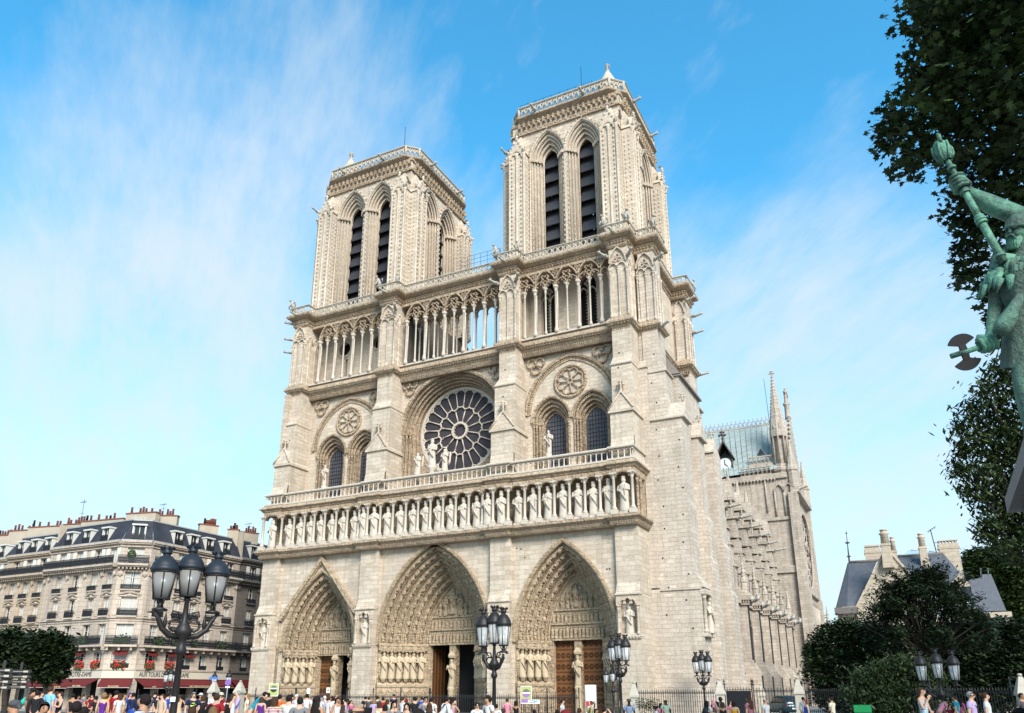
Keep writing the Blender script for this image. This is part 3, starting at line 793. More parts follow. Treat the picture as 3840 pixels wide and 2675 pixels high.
# ---- grand gallery: cornice, open arcade, terrace
UB = [(-20.55,-18.7),(-8.15,-6.15),(6.6,8.48),(18.45,20.28)]
LB = 2.35
GL = [(-20.6,15),(-20.6,1.1),(-18.65,1.1),(-18.65,LB),(-8.2,LB),(-8.2,1.1),(-6.1,1.1),(-6.1,LB),(6.55,LB),(6.55,1.1),(8.52,1.1),(8.52,LB),(18.4,LB),(18.4,1.1),(20.3,1.1),(20.3,3.25),(22.28,3.25),(22.28,5.7),(20.95,5.7),(20.95,14.1),(22.5,14.1),(22.5,17.2),(20,17.2)]
e = MB()
course(e, GL, [(-1.2,33.6),(-.32,33.6),(-.2,33.75),(-.16,34.0),(.02,34.25),(.3,34.5),(.36,34.55),(.36,34.72),(.3,34.8),(-.05,35.3),(-1.2,35.3)])
along(GL,.3,lambda x,y,nx,ny: e.blob(x+nx*.2,y+ny*.2,34.42,.1,.1,.13))
along(GL,.22,lambda x,y,nx,ny: e.blob(x-nx*.12,y-ny*.12,33.95,.08,.08,.13))
e.build('gallery_cornice', CARVED, CATH)
e = MB()
course(e, GL, [(-1.2,42.55),(-.02,42.55),(.08,42.7),(.04,42.85),(.2,43.1),(.3,43.15),(.12,43.3),(.12,43.4),(.62,43.62),(.7,43.75),(.7,43.92),(.55,44.02),(-1.2,44.05)])
along(GL,.34,lambda x,y,nx,ny: e.blob(x+nx*.17,y+ny*.17,43.0,.13,.13,.12))
along(GL,.24,lambda x,y,nx,ny: e.blob(x+nx*.04,y+ny*.04,42.7,.07,.07,.09))
e.box(-20.6,-6.2,2.3,17,43.5,44.0); e.box(6.6,20.9,2.3,17,43.5,44.0); e.box(-6.2,6.6,2.3,4.6,43.5,44.0)
e.build('terrace_cornice', CARVED, CATH)
e = MB()
PG = [(x,y) for x,y in GL]
course(e, PG, [(.28,44.02),(.46,44.02),(.46,44.2),(.28,44.2)]); course(e, PG, [(.24,44.82),(.44,44.8),(.52,44.9),(.44,45.0),(.24,45.0)])
def quat(x,y,nx,ny):
    tx,ty = -ny,nx; x+=nx*.36; y+=ny*.36
    e.path([(x+tx*.27*cos(pi*q/4),y+ty*.27*cos(pi*q/4),44.51+.31*sin(pi*q/4)) for q in range(8)], .09, 4, True)
    for q in (0,1,2,3):
        a = pi/4+pi*q/2; e.blob(x+tx*.2*cos(a),y+ty*.2*cos(a),44.51+.22*sin(a),.07+.02*abs(tx),.07,.08)
along(PG,.62,quat)
for i,(x,y) in enumerate(PG[1:-1]):
    e.box(x-.42 if False else x-.1,x+.1,y-.45,y-.2,44.0,45.0) if False else None
e.build('terrace_parapet', PARA, CATH)
# beasts and spouts along the terrace
for i,(x,y,f) in enumerate([(-20.9,.7,-.8),(-8.5,.7,-.5),(-6.0,.8,.4),(6.3,.7,-.4),(8.8,.8,.5),(18.2,.7,-.4),(20.6,.7,.6),(22.6,2.9,.7),(22.8,17.3,1.5)]):
    d = MB(); chimera(d,0,0,0,1.15 if i not in(2,4) else .9,f); d.build('chimera_statue', LEADSTONE, CATH, loc=(x,y,45.0))
GG = []
def garg(p,d,L=1.6,r=.16,par=CATH,mat=LEADSTONE):
    m_ = MB(); gargoyle(m_,(0,0,0),d,L,r); return m_.build('gargoyle', mat, par, loc=p)
for a,b in UB:
    garg(((a+b)/2,.5,43.75),(-.2,-1,-.05),1.1,.14)
for p,d in (((-6.1,1.0,41.6),(.5,-1,0)),((6.6,1.0,41.6),(-.5,-1,0)),((8.5,1.2,41.7),(.7,-1,0)),((18.4,1.0,41.6),(-.5,-1,0)),((20.3,1.4,41.5),(.7,-1,0)),((22.3,3.5,41.6),(1,-.6,0)),((22.5,14.4,42.2),(1,-.3,0)),((22.5,16.8,41.4),(1,0,0)),((22.5,16.6,39.3),(1,.1,0)),((-20.6,1.2,43.2),(-1,-.5,0)),((-20.6,1.3,41.2),(-1,-.3,0)),((-20.6,1.4,39.6),(-1,-.3,0)),((22.4,3.4,34.4),(1,-.5,0)),((22.6,17.0,34.5),(1,.3,0))):
    garg(p,d,1.25,.17)
# arcade
BAYC = [(-18.0,[-17.35,-16.3,-15.15,-13.9,-12.65,-11.35,-10.1,-9.0]),(0,[-5.35,-4.15,-2.95,-1.75,-.55,.65,1.85,3.05,4.3,5.6]),(0,[9.0,10.15,11.3,12.45,13.65,14.85,16.05,17.2,18.1])]
ga = MB()
for bi,(q,cs) in enumerate(BAYC):
    x0,x1 = BAYS[bi][0]-.05, BAYS[bi][1]+.2
    if bi==2: x1=18.45
    ga.box(x0,x1,LB-.25,LB+.3,35.25,35.45)
gal = ga.build('grand_gallery', STATUE, CATH)
cp = {}
for thick in (0,1):
    d = MB(); r = (.095,.135)[thick]
    colonnette(d,0,0,0,5.1,r,.55,.75 if thick else .5,8,1.9); d.box(-.2,.2,-.2,.2,5.1,5.2)
    if thick: d.lathe(.12,.1,[(.07,.6),(.07,4.6)],6); d.lathe(-.12,.1,[(.07,.6),(.07,4.6)],6)
    cp[thick] = d.mesh('gallery_column', STATUE)
def put(me,name,par,loc,rz=0,sc=None):
    o = bpy.data.objects.new(name,me); COL.objects.link(o); o.parent = par; o.location = loc; o.rotation_euler=(0,0,rz)
    if sc: o.scale = sc
    return o
tr = MB()
for bi,(q,cs) in enumerate(BAYC):
    for k,x in enumerate(cs):
        thick = (k%2==0) if bi!=2 else (k%2==1)
        put(cp[1 if thick else 0],'gallery_column',gal,(x,LB-.15,35.42))
        if bi==1: put(cp[0],'gallery_column',gal,(x+.25,LB+2.1,35.42))
    y = LB-.15
    prof = lambda w,dd: [(0,y-dd),(w,y-dd),(w,y+dd),(0,y+dd)]
    for k,(a,b) in enumerate(zip(cs,cs[1:])):
        c=(a+b)/2; h=(b-a)/2
        # trefoil sub-arch
        pts = []
        for u in range(11):
            t = pi*u/10; r = h*.86*(1+.12*abs(sin(t*1.5+.0)))
            pts.append((c-h*.92*cos(t), y, 40.62+ (.62*sin(t)+.12*abs(sin(3*t)))))
        tr.path(pts,.09,5)
        for s_ in (-1,1): tr.blob(c+s_*h*.5,y,40.85,.1,.1,.12)
    off = 1 if bi!=2 else 0
    st = [k for k in range(len(cs)) if ((k%2==0) if bi!=2 else (k%2==1))]
    arr = [cs[k] for k in st]
    ext = ([arr[0]-2.35] if bi==2 else [])+arr+[arr[-1]+2.4]
    for a,b in zip(ext,ext[1:]):
        c=(a+b)/2; h=(b-a)/2
        lo,hi = BAYS[bi][0]+.05, BAYS[bi][1]
        P_ = [p for p in parch(c,h,40.6,1.95,9) if lo<p[0]<hi]
        if len(P_)>3: tr.sweep(P_,prof(.15,.17))
        if lo<c<hi:
            tr.sweep(foil(c,41.62,.52,4,6,pi/4),prof(.09,.12),True)
            for s_ in (-1,1): tr.blob(c+s_*.52,y,41.1,.12,.1,.14)
        if lo<b<hi and b-a>1.5 and b<hi-.6: tr.sweep(foil(b,42.08,.36,3,5,-pi/2),prof(.08,.12),True); tr.blob(b,y-.05,41.2,.13,.13,.2)
    lo,hi = BAYS[bi]; tr.box(lo,hi+.15,y-.14,y+.2,42.38,42.6)
    if bi==1:
        for k,(a,b) in enumerate(zip(cs,cs[1:])):
            tr.path([((a+b)/2+.25-.55*cos(pi*u/8),LB+2.1,40.6+.7*sin(pi*u/8)) for u in range(9)],.13,5)
        tr.box(lo,hi,LB+1.9,LB+2.3,41.25,43.5)
tr.build('arcade_tracery', CARVED, gal)
# tower walls behind the arcade, and the floor of the gallery
e = MB()
for sgn,cx in ((-1,-13.2),(1,13.3)):
    x0,x1 = (-20.3,-6.2) if sgn<0 else (6.6,20.4)
    holes = []
    if sgn>0:
        for c in (10.75,14.95): holes.append(opening(c,.95,36.4,41.0,1.6,8))
    else:
        for c in (-15.6,-10.7): holes.append([(x,z) for x,z in circ(c,40.2,.95,20)]); 
        for c in (-15.25,-10.35): holes.append([(c-.18,36.0),(c+.18,36.0),(c+.18,38.9),(c-.18,38.9)])
    e.wall([(x0,34.5),(x1,34.5),(x1,43.6),(x0,43.6)],[h[::-1] if sgn>0 else h for h in holes],4.5,5.1,edge=False)
    e.box(x0,x1,2.6,4.6,34.9,35.2)
    if sgn>0:
        for c in (10.75,14.95):
            e.tube((c,4.6,36.4),(c,4.6,41.2),.09)
            for s_ in (-.48,.48): e.sweep(parch(c+s_,.44,40.0,.9,6),[(0,4.5),(.1,4.5),(.1,4.7),(0,4.7)])
            e.sweep(foil(c,41.4,.4,4,5),[(0,4.5),(.1,4.5),(.1,4.7),(0,4.7)],True)
            for q in range(12):
                for s_ in (-.88,-.14,.14,.88): e.blob(c+s_,4.48,36.6+q*.36,.07)
    else:
        for c in (-15.6,-10.7):
            e.sweep(circ(c,40.2,1.0,24),[(0,4.42),(.16,4.42),(.16,4.6),(0,4.6)],True)
            for q in range(16): a=2*pi*q/16; e.blob(c+1.15*cos(a),4.4,40.2+1.15*sin(a),.09)
e.box(-6.2,6.6,2.3,4.8,34.9,35.2)
e.box(20.4,20.9,4,17,33,43.6); e.box(-20.6,-20.2,4,17,33,43.6)
e.build('gallery_wall', STONE_UP, CATH)
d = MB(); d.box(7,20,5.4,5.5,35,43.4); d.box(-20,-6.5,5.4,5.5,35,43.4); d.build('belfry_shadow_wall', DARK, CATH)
d = MB(); d.box(-6.35,-6.05,3,17,35,43.4); d.build('court_side_wall', GRIMY_SHADED, CATH); d = MB(); d.box(6.45,6.75,3,17,35,43.4); d.build('court_side_wall', GRIMY_SHADED, CATH)  # grime on these walls is darkened further, imitating the court's shade

# ---------------------------------------------------------------- towers
def tower(name, cx, cy, zo, label, sx, turret_u, rod_u, railing):
    T0 = empty(name, (cx,cy,0), 0, CATH); T0['label'] = label
    H = 6.35; base = 44.0
    zs, zap = 57.4+zo, 1.55
    str_z = 61.2+zo
    body, crk, cor, par = MB(), MB(), MB(), MB()
    for k in range(4):
        ang = k*pi/2
        def T(u,d,z,ang=ang):
            x,y = u*sx, -(H-d); c,s_ = cos(ang),sin(ang)
            return (x*c-y*s_, x*s_+y*c, z)
        for m_ in (body,crk,cor,par): m_.T = T
        full = k in (0,1)
        # local helper: build in (u, d, z) = (x, y, z)
        W = [(-2.07,),(2.07,)]
        hs = [opening(c,2.0,base-.5,zs,3.3,10) for c in (-2.07,2.07)]
        body.wall([(-H,base-.6),(H,base-.6),(H,str_z+1.8),(-H,str_z+1.8)],[[(-4.07,base-.5)]+parch(-2.07,2.0,zs,3.3,10)+parch(2.07,2.0,zs,3.3,10)[0:]+[(4.07,base-.5)]][0:0] or [[(x,z) for x,z in reversed(h_)] for h_ in hs],0,.05,edge=False)
        for c in (-2.07,2.07):
            O = lambda a,h: [(c-a,base-.5)]+parch(c,a,zs,h,10)+[(c+a,base-.5)]
            rg = [(2.0,3.3,0),(1.75,2.95,.2),(1.5,2.55,.42),(1.25,2.1,.68),(1.0,1.65,1.0),(1.0,1.65,1.4)]
            body.orders([(O(a,h),y) for a,h,y in rg])
            for a,h,y in rg[:-1]: body.sweep(O(a-.07,h-.06),[(.1,y),(0,y-.1),(-.1,y),(0,y+.1)],smooth=True)
            # capital band
            for s_ in (-1,1):
                for a,h,y in rg[:-2]: body.box(min(c+s_*(a-.32),c+s_*(a+.05)),max(c+s_*(a-.32),c+s_*(a+.05)),y-.22,y+.2,zs-.18,zs+.2)
                for a in (1.88,1.38): crockets(crk,c+s_*a,.0 if a>1.8 else .4,base+.6,zs-.4,.62,.11)
            body.sweep(parch(c,2.02,zs,3.35,12),[(-.06,.02),(-.06,-.2),(.1,-.26),(.16,.02)])
            for x,z in parch(c,2.2,zs,3.6,6)[1:-1]: crk.blob(x,-.2,z+.06,.16,.16,.16)
            for x,z in parch(c,1.62,zs,2.75,14): crk.blob(x,.28,z,.1,.1,.1)
            # louvre boards, one set per window
            lou = MB(T)
            for q in range(8):
                z0 = base+.1+q*1.82
                wd_ = .97 if z0<zs-.4 else .62 if z0<zs+.6 else .3
                lou.hexa([(c-wd_,1.15,z0),(c+wd_,1.15,z0),(c+wd_,1.22,z0),(c-wd_,1.22,z0)],[(c-wd_,1.9,z0+2.1),(c+wd_,1.9,z0+2.1),(c+wd_,1.97,z0+2.1),(c-wd_,1.97,z0+2.1)])
                for j in range(9): lou.blob(c-wd_+wd_*2*(j+.5)/9,1.16,z0-.02,.07,.05,.1)
            lou.build('louvre', SLATE_T, T0, recalc=False)
        # corner piers with clustered shafts
        for s_ in (-1,1):
            a,b = (4.35,6.3)
            x0,x1 = (a,b) if s_>0 else (-b,-a)
            pz = 57.9+zo
            body.box(x0,x1,-1.1,.3,base-.2,pz)
            for xx in (x0+.12,(x0+x1)/2,x1-.12):
                body.lathe(xx,-1.12,[(.2,base),(.2,base+.6),(.13,base+.75),(.13,pz-.55),(.24,pz-.15),(.24,pz)],7)
            for xx in (x0+.42,x1-.42): crockets(crk,xx,-1.16,base+.8,pz-.5,.55,.12)
            for yy in (-.75,-.3):
                crockets(crk,(x1+.02) if s_>0 else x0-.02,yy,base+.8,pz-.5,.55,.11); crockets(crk,(x0-.02) if s_>0 else x1+.02,yy,base+.8,pz-.5,.55,.11)
            # gablets and pinnacle on top
            cxp = (x0+x1)/2
            body.add([(x0-.1,-1.22,pz),(x1+.1,-1.22,pz),(cxp,-1.15,pz+2.0),(x0-.1,.1,pz),(x1+.1,.1,pz),(cxp,.1,pz+2.3)],[(0,1,2),(1,4,5,2),(3,0,2,5),(4,3,5)])
            body.sweep(parch(cxp,.62,pz-.5,.9,6),[(0,-1.28),(.14,-1.28),(.14,-1.1),(0,-1.1)])
            for t in (.2,.45,.7,.95):
                for q in (-1,1): crk.blob(cxp+q*(1-t)*.98,-1.2,pz+2.0*t+.08,.17,.17,.2)
            for xx in (x0+.05,x1-.05):
                crk.blob(xx,-1.3,pz+.35,.22,.32,.26); crk.blob(xx,-.85,pz+.95,.2,.2,.32)
            crk.blob(cxp,-1.1,pz+2.35,.2,.2,.35); crk.blob(cxp+.0,-.9,pz+2.75,.28,.28,.12)
            body.box(x0+.25,x1-.25,-.75,.1,pz,pz+1.6)
            body.add([(x0+.25,-.75,pz+1.6),(x1-.25,-.75,pz+1.6),(x1-.25,.1,pz+1.6),(x0+.25,.1,pz+1.6),(cxp,.05,pz+3.4)],[(0,1,4),(1,2,4),(2,3,4),(3,0,4)])
            gar = Vector((s_*5.6,-1.15,pz+.3))
        # jamb shafts between piers and windows, central mullion
        for xx in (-4.2,4.2): body.lathe(xx,-.06,[(.16,base),(.16,base+.5),(.11,base+.6),(.11,zs-.2),(.2,zs+.1)],6)
        for xx in (-.28,.28): crockets(crk,xx,-.06,base+.6,zs-.4,.6,.11)
        body.box(-.12,.12,-.1,.1,base,zs)
        # string and corbel table
        cor.box(-H-.05,H+.05,-.25,.3,str_z-.12,str_z+.06)
        n=20
        for q in range(n):
            xx = -H+.35+(2*H-.7)*(q+.5)/n
            cor.blob(xx,-.12,str_z+.42,.2,.22,.26); cor.blob(xx+.3,-.2,str_z+.95,.2,.26,.3); cor.box(xx-.09,xx+.09,-.3,.05,str_z+.06,str_z+.7)
            cor.box(xx+.22,xx+.4,-.42,.05,str_z+.75,str_z+1.35)
        cor.box(-H-.05,H+.05,-.12,.3,str_z+1.25,str_z+1.62)
    for m_ in (body,crk,cor,par): m_.T = None
    # octagonal-cornered slab and parapet
    R0 = H; ch = 1.15
    def oct_(r): 
        r2 = r*sx
        return [(-r2+ch,-r),(r2-ch,-r),(r2,-r+ch),(r2,r-ch),(r2-ch,r),(-r2+ch,r),(-r2,r-ch),(-r2,-r+ch)]
    OC = oct_(R0)
    z = str_z+1.6
    course(cor, OC, [(-1.5,z-.1),(.05,z-.1),(.3,z+.05),(.62,z+.2),(.68,z+.3),(.66,z+.48),(.5,z+.55),(-1.5,z+.56)], True)
    for i in (1,3,5,7):
        a,b = OC[i],OC[(i+1)%8]; mx,my = (a[0]+b[0])/2,(a[1]+b[1])/2
        cor.add([(a[0],a[1],str_z+.1),(b[0],b[1],str_z+.1),(a[0],a[1],z),(b[0],b[1],z),(mx*.93,my*.93,str_z-.8)],[(0,1,3,2),(0,4,1)])
        for t in (.25,.75): cor.blob(a[0]+(b[0]-a[0])*t,a[1]+(b[1]-a[1])*t,str_z+.9,.22,.22,.4)
    cor.prism([(x*1.0,y*1.0) for x,y in OC],'z',z+.3,z+.55)
    pr = [(x,y) for x,y in OC]+[OC[0],OC[1]]
    course(par, OC, [(.18,z+.55),(.4,z+.55),(.4,z+.72),(.18,z+.72)], True)
    course(par, OC, [(.14,z+1.72),(.42,z+1.70),(.5,z+1.8),(.44,z+1.92),(.14,z+1.92)], True)
    def pq(x,y,nx,ny):
        tx,ty=-ny,nx; x+=nx*.3; y+=ny*.3
        for s_ in (-1,1): par.path([(x+s_*tx*.31,y+s_*ty*.31,z+.72),(x+s_*tx*.2,y+s_*ty*.2,z+1.25),(x,y,z+1.6)],.105,4)
        par.path([(x-tx*.31,y-ty*.31,z+1.72),(x,y,z+1.2),(x+tx*.31,y+ty*.31,z+1.72)],.095,4)
    along(OC+[OC[0]],.64,pq)
    for x,y in OC: par.lathe(x*1.045,y*1.045,[(.16,z+.5),(.16,z+1.9)],6)
    body.build('tower_body', STONE_UP, T0, recalc=False); crk.build('crocket_carving', STATUE, T0, recalc=False)
    c_o = cor.build('tower_cornice', CARVED, T0, recalc=False); par.build('tower_parapet', PARA, T0, recalc=False)
    # turret cap, rods, gargoyles
    d = MB(); d.lathe(0,0,[(1.0,0),(1.0,2.3),(1.15,2.35),(1.15,2.5),(.98,2.8),(.7,3.4),(.42,4.0),(.2,4.45),(.24,4.55),(.14,4.7)],12,False); finial(d,0,0,4.5,1.1)
    d.build('turret', STONE_UP, T0, loc=(turret_u*sx,-H+1.9,z+.4))
    d = MB(); d.tube((0,0,0),(0,0,5.2),.045,.03,5); d.build('lightning_rod', IRON, T0, loc=(rod_u*sx,-H+1.2,z+1.0))
    for k,(u,fl) in enumerate(((-3.2,0),(2.6,0),(-3.4,1),(3.0,1))):
        p = (u*sx,-H-.5,z+.6) if fl==0 else (H*sx+.4,u,z+.6); dr = (-.15,-1,.12) if fl==0 else (1,.0,.12)
        m_ = MB(); gargoyle(m_,(0,0,0),dr,1.2,.17); m_.build('gargoyle', LEADSTONE, T0, loc=p)
    for s_ in (-1,1):
        for q in (0,1):
            m_ = MB(); gargoyle(m_,(0,0,0),(s_*1,-.35,.1) if q else (s_*.3,-1,.1),1.15,.15); m_.build('gargoyle', LEADSTONE, T0, loc=((s_*6.6)*sx,-H-.8,58.6+zo) if q==0 else (s_*7.2*sx,-5.2,58.2+zo))
    if railing:
        d = MB()
        for a,b in (((-5.6,-5.9),(3.2,-5.9)),):
            for zz_ in (z+2.2,z+2.6,z+3.0): d.tube((a[0],a[1],zz_),(b[0],b[1],zz_),.018,n=4)
            for q in range(10): xx=a[0]+(b[0]-a[0])*q/9; d.tube((xx,a[1],z+.5),(xx,a[1],z+3.05),.02,n=4)
        d.build('safety_railing', IRON, T0)
    return T0
tower('bell_tower', -13.0, 9.95, .45, 'farther north bell tower with a small turret cap at its left corner', 1.02, -4.5, 4.2, False)
tower('bell_tower', 13.3, 9.95, 0, 'nearer south bell tower with a turret cap at its right corner', .995, 4.6, 1.7, True)
d = MB()
for zz_ in (45.5,46.0,46.5): d.tube((1.5,2.0,zz_),(6.3,2.0,zz_),.02,n=4)
for q in range(7): d.tube((1.5+q*.8,2.0,44.8),(1.5+q*.8,2.0,46.5),.02,n=4)
d.build('safety_railing', IRON, CATH)
# ---- south side of the towers
e = MB()
# wall of the tower block
e.box(20.3,20.7,3.4,18.5,0,34)
e.box(20.3,21.0,3.0,3.4,0,10.05); e.box(20.3,21.0,3.02,3.4,10.2,30.4); e.box(20.22,21.1,2.9,3.4,30.4,30.55); e.frust(20.3,21.0,3.05,3.4,30.55,20.3,20.9,3.25,3.4,31.2)
e.box(20.95,23.2,6.0,13.8,0,30.4)
e.build('south_tower_wall', STONE_S, CATH)
d = MB(); d.hexa([(20.8,5.7,30.4),(23.45,5.7,30.4),(23.45,13.9,30.4),(20.8,13.9,30.4)],[(20.85,5.7,34.3),(20.95,5.7,34.3),(20.95,13.9,34.3),(20.85,13.9,34.3)])
d.box(20.9,23.5,5.8,13.9,30.2,30.4); d.build('lean_to_roof', plain('stone_tile_roof',(.21,.18,.16),.9,0,.4,6,.2,.05), CATH)
def s_buttress(y0,y1,stages,gable_z,xb,xt,name='south_buttress'):
    e = MB()
    for x1,z0,z1 in stages: e.box(20.7,x1,y0,y1,z0,z1)
    for (xa,_,za),(xc,zb,_) in zip(stages,stages[1:]):
        if xa-xc>.05 and zb<gable_z-1: e.frust(20.6,xa,y0-.006,y1+.006,za,20.6,xc,y0-.006,y1+.006,za+.55)
    # eaves, saddle roof facing south, finial
    z = gable_z; ym=(y0+y1)/2
    e.box(20.5,xb+.28,y0-.18,y1+.18,z-.14,z+.06)
    e.add([(xt,y0-.16,z+.06),(xb+.26,y0-.16,z+.06),(xb+.26,y1+.16,z+.06),(xt,y1+.16,z+.06),(xt,ym,z+1.75),(xb+.2,ym,z+1.75)],[(0,1,5,4),(2,3,4,5),(1,2,5),(3,0,4)])
    finial(e,xb-.1,ym,z+1.6,1.0)
    return e
e = s_buttress(3.3,5.65,[(24.45,0,9.95),(24.05,10,17.2),(23.9,17.6,25.2)],25.3,23.9,22.4)
e.box(20.7,22.68,3.3,5.65,25.3,30.0); e.box(20.7,22.85,3.2,5.75,29.85,30.0); e.frust(20.6,22.75,3.294,5.656,30.0,20.6,22.22,3.294,5.656,31.0); e.box(20.7,22.22,3.3,5.65,31,43.2)
e.box(21.0,24.5,3.18,5.7,9.95,10.12)
e.frust(22.6,24.75,3.293,5.657,10.1,22.6,24.1,3.293,5.657,11.4)
for yy in (3.55,5.4): colonnette(e,24.6,yy,6.4,9.6,.15,.4,.35)
e.box(24.3,24.8,3.28,5.67,6.1,6.4); e.box(24.3,24.85,3.28,5.67,9.55,9.94)
# blind arcade at gallery level
for x in (20.55,21.4,22.15): colonnette(e,x,3.28,35.1,40.2,.1,.45,.5)
for x in (20.97,21.78): e.sweep(parch(x,.36,40.3,.5,5),[(0,3.1),(.1,3.1),(.1,3.32),(0,3.32)])
e.sweep(parch(21.38,.8,40.9,1.5,6),[(0,3.1),(.12,3.1),(.12,3.32),(0,3.32)]); e.sweep(foil(21.38,41.3,.5,3),[(0,3.15),(.08,3.15),(.08,3.32),(0,3.32)],True)
for y in (3.6,4.5,5.4): e.lathe(22.28,y,[(.13,35),(.13,35.5),(.09,35.6),(.09,39.9),(.17,40.3)],7)
o = e.build('south_buttress', STONE_S, CATH); d = MB(); figure(d,0,0,0,2.6,pi/2,91,False,10); d.build('niche_statue', STATUE, o, loc=(24.75,4.45,6.4))
e = s_buttress(9.3,11.6,[(24.3,0,13.0),(24.15,13.2,17.0),(23.85,17.3,25)],25.1,23.9,22.6); e.build('south_buttress', STONE_S, CATH)
e = s_buttress(14.6,17.2,[(24.75,0,10.6),(24.5,10.8,15.2),(24.2,15.6,24.9)],25.0,23.85,22.3)
e.box(20.7,22.65,14.6,17.2,25,30.2); e.box(20.7,22.9,14.5,17.3,30.1,30.25); e.frust(20.6,22.85,14.594,17.206,30.25,20.6,22.3,14.594,17.206,31.2); e.box(20.7,22.4,14.6,17.2,31.2,43.2)
for x in (21.2,22.25): colonnette(e,x,14.5,35.1,40.2,.11,.45,.5)
for y in (15.0,15.9,16.8): e.lathe(22.48,y,[(.13,35),(.13,35.5),(.09,35.6),(.09,39.9),(.17,40.3)],7)
e.sweep(parch(21.72,.5,40.9,1.5,6),[(0,14.4),(.12,14.4),(.12,14.6),(0,14.6)])
e.build('south_buttress', STONE_S, CATH)
# putlog holes
d = MB(); rr = random.Random(5)
for k in range(13):
    for c_ in (21.45,23.3):
        z = 3.2+k*2.35+rr.uniform(-.25,.25)+(1.1 if c_>22 else 0); x = c_+rr.uniform(-.2,.25)
        if rr.random()<.78 and (z<25 or c_<22): d.box(x,x+.13,3.285,3.33,z,z+.13)
for k in range(14):
    z = rr.uniform(26,33); x = rr.choice([7.2,8.0,19.0,19.8,-7.5,-19.4,21.5]); y = .72 if z<30 else 1.17
    if x!=21.5: d.box(x,x+.12,y,y+.1,z,z+.12)
for k in range(16):
    x = rr.choice([-17.5,-9,9.2,17.6,13,-13])+rr.uniform(-.5,.5); z = rr.choice([11.5,13,14,33.2,29.8])+rr.uniform(-.2,.2); y=.48 if z<20 else 3.18
    d.box(x,x+.12,y,y+.1,z,z+.12)
d.build('putlog_hole', DARK, CATH)

# ---- nave flank: chapel wall, piers, upper piers, spouts
NV = MB(); NV.box(22.6,24.0,17.2,59.5,0,10.4); NV.box(22.6,24.3,17.2,59.5,10.4,11.3); NV.box(13,23.2,17.2,59.5,11.2,11.6)
NV.box(12.6,13.4,17.2,59.5,10,21.5); NV.box(12.4,13.9,17.2,59.5,21.5,22.2); NV.box(6.4,7.2,17,59.5,20,33); NV.box(6.0,7.5,17,59.5,33,33.6)
NV.box(-7.2,-6.4,17,59.5,20,33)
NV.build('nave_wall', STONE_N, CATH)
PY_ = [22.1+6.15*k for k in range(6)]
for k,y in enumerate(PY_+[59.0-.2]):
    if k==6: continue
    e = MB()
    e.box(23.2,25.5,y-.85,y+.45,0,3.5); e.frust(23.2,25.5,y-.85,y+.45,3.5,23.2,24.9,y-.8,y+.4,4.6); e.box(23.2,24.75,y-.8,y+.4,4.6,10.3)
    e.box(23.2,25.0,y-1.0,y+.9,10.3,10.5); e.box(23.2,25.2,y-1.15,y+1.05,10.75,11.2)
    for q in range(7): e.box(23.5+q*.24,23.62+q*.24,y-1.08,y+.98,10.5,10.75)
    e.frust(22.6,25.0,y-1.0,y+.9,11.2,22.6,23.9,y-.75,y+.65,12.4)
    # crocketed pinnacle at the pier foot
    e.lathe(24.55,y-.2,[(.3,11.2),(.28,12.6),(.36,12.7),(.2,13.4),(.05,15.2)],6,False); finial(e,24.55,y-.2,14.9,.8)
    for q in range(5): e.blob(24.55+.24,y-.2,12.9+q*.4,.09); e.blob(24.55,y-.45,12.9+q*.4,.09)
    # receding upper pier
    xs = [(23.9,11.5,14.3),(23.65,14.6,16.6),(23.4,16.9,18.4),(23.2,18.6,20.6)]
    for x1,z0,z1 in xs:
        e.box(17.5,x1,y-.75,y+.65,z0-.4,z1); e.box(x1-.5,x1+.2,y-.82,y+.72,z1-.02,z1+.1); e.frust(17.5,x1+.15,y-.8,y+.7,z1+.1,17.5,x1-.25,y-.75,y+.65,z1+.5)
    e.box(17.2,23.5,y-.95,y+.85,20.6,20.95)
    e.box(18.0,22.6,y-.7,y+.6,20.9,22.6)
    for xx in (22.9,21.9): e.lathe(xx,y-.75,[(.16,20.95),(.1,21.1),(.1,22.6),(.18,22.9)],6)
    e.box(18.2,23.2,y-.9,y+.8,22.8,23.1); e.add([(18.2,y-.9,23.1),(23.2,y-.9,23.1),(23.2,y+.8,23.1),(18.2,y+.8,23.1),(18.2,y-.05,25.3),(22.9,y-.05,25.3)],[(0,1,5,4),(2,3,4,5),(1,2,5),(3,0,4)])
    e.lathe(20.3,y-.1,[(.5,25),(.5,27.2),(.6,27.3),(.3,28.2),(.06,30)],6,False)
    # flying buttress
    n = 8
    for q in range(n):
        t0,t1 = q/n,(q+1)/n; za = 22.8+ (30.2-22.8)*t0; zb = 22.8+(30.2-22.8)*t1; xa = 18.2-11*t0; xb = 18.2-11*t1
        ca = 20.9+7.2*sin(t0*pi/2); cb = 20.9+7.2*sin(t1*pi/2)
        e.hexa([(xa,y-.4,ca),(xb,y-.4,cb),(xb,y+.3,cb),(xa,y+.3,ca)],[(xa,y-.4,za+.9),(xb,y-.4,zb+.9),(xb,y+.3,zb+.9),(xa,y+.3,za+.9)])
    o = e.build('flying_buttress', STONE_N, CATH)
    garg((25.1,y-.2,10.85),(1,-.3,-.02),1.0,.34,o); garg((23.4,y-.2,20.75),(1,-.1,.0),1.7,.17,o)
    d = MB(); d.box(24.70,24.768,y-.5,y+.42,4.9,10.2); d.box(25.45,25.51,y-.45,y+.4,.7,3.4); d.build('shade_soot_slab', SHADE_SOOT, o)  # thin dark slabs put soot and shade of the end faces into colour
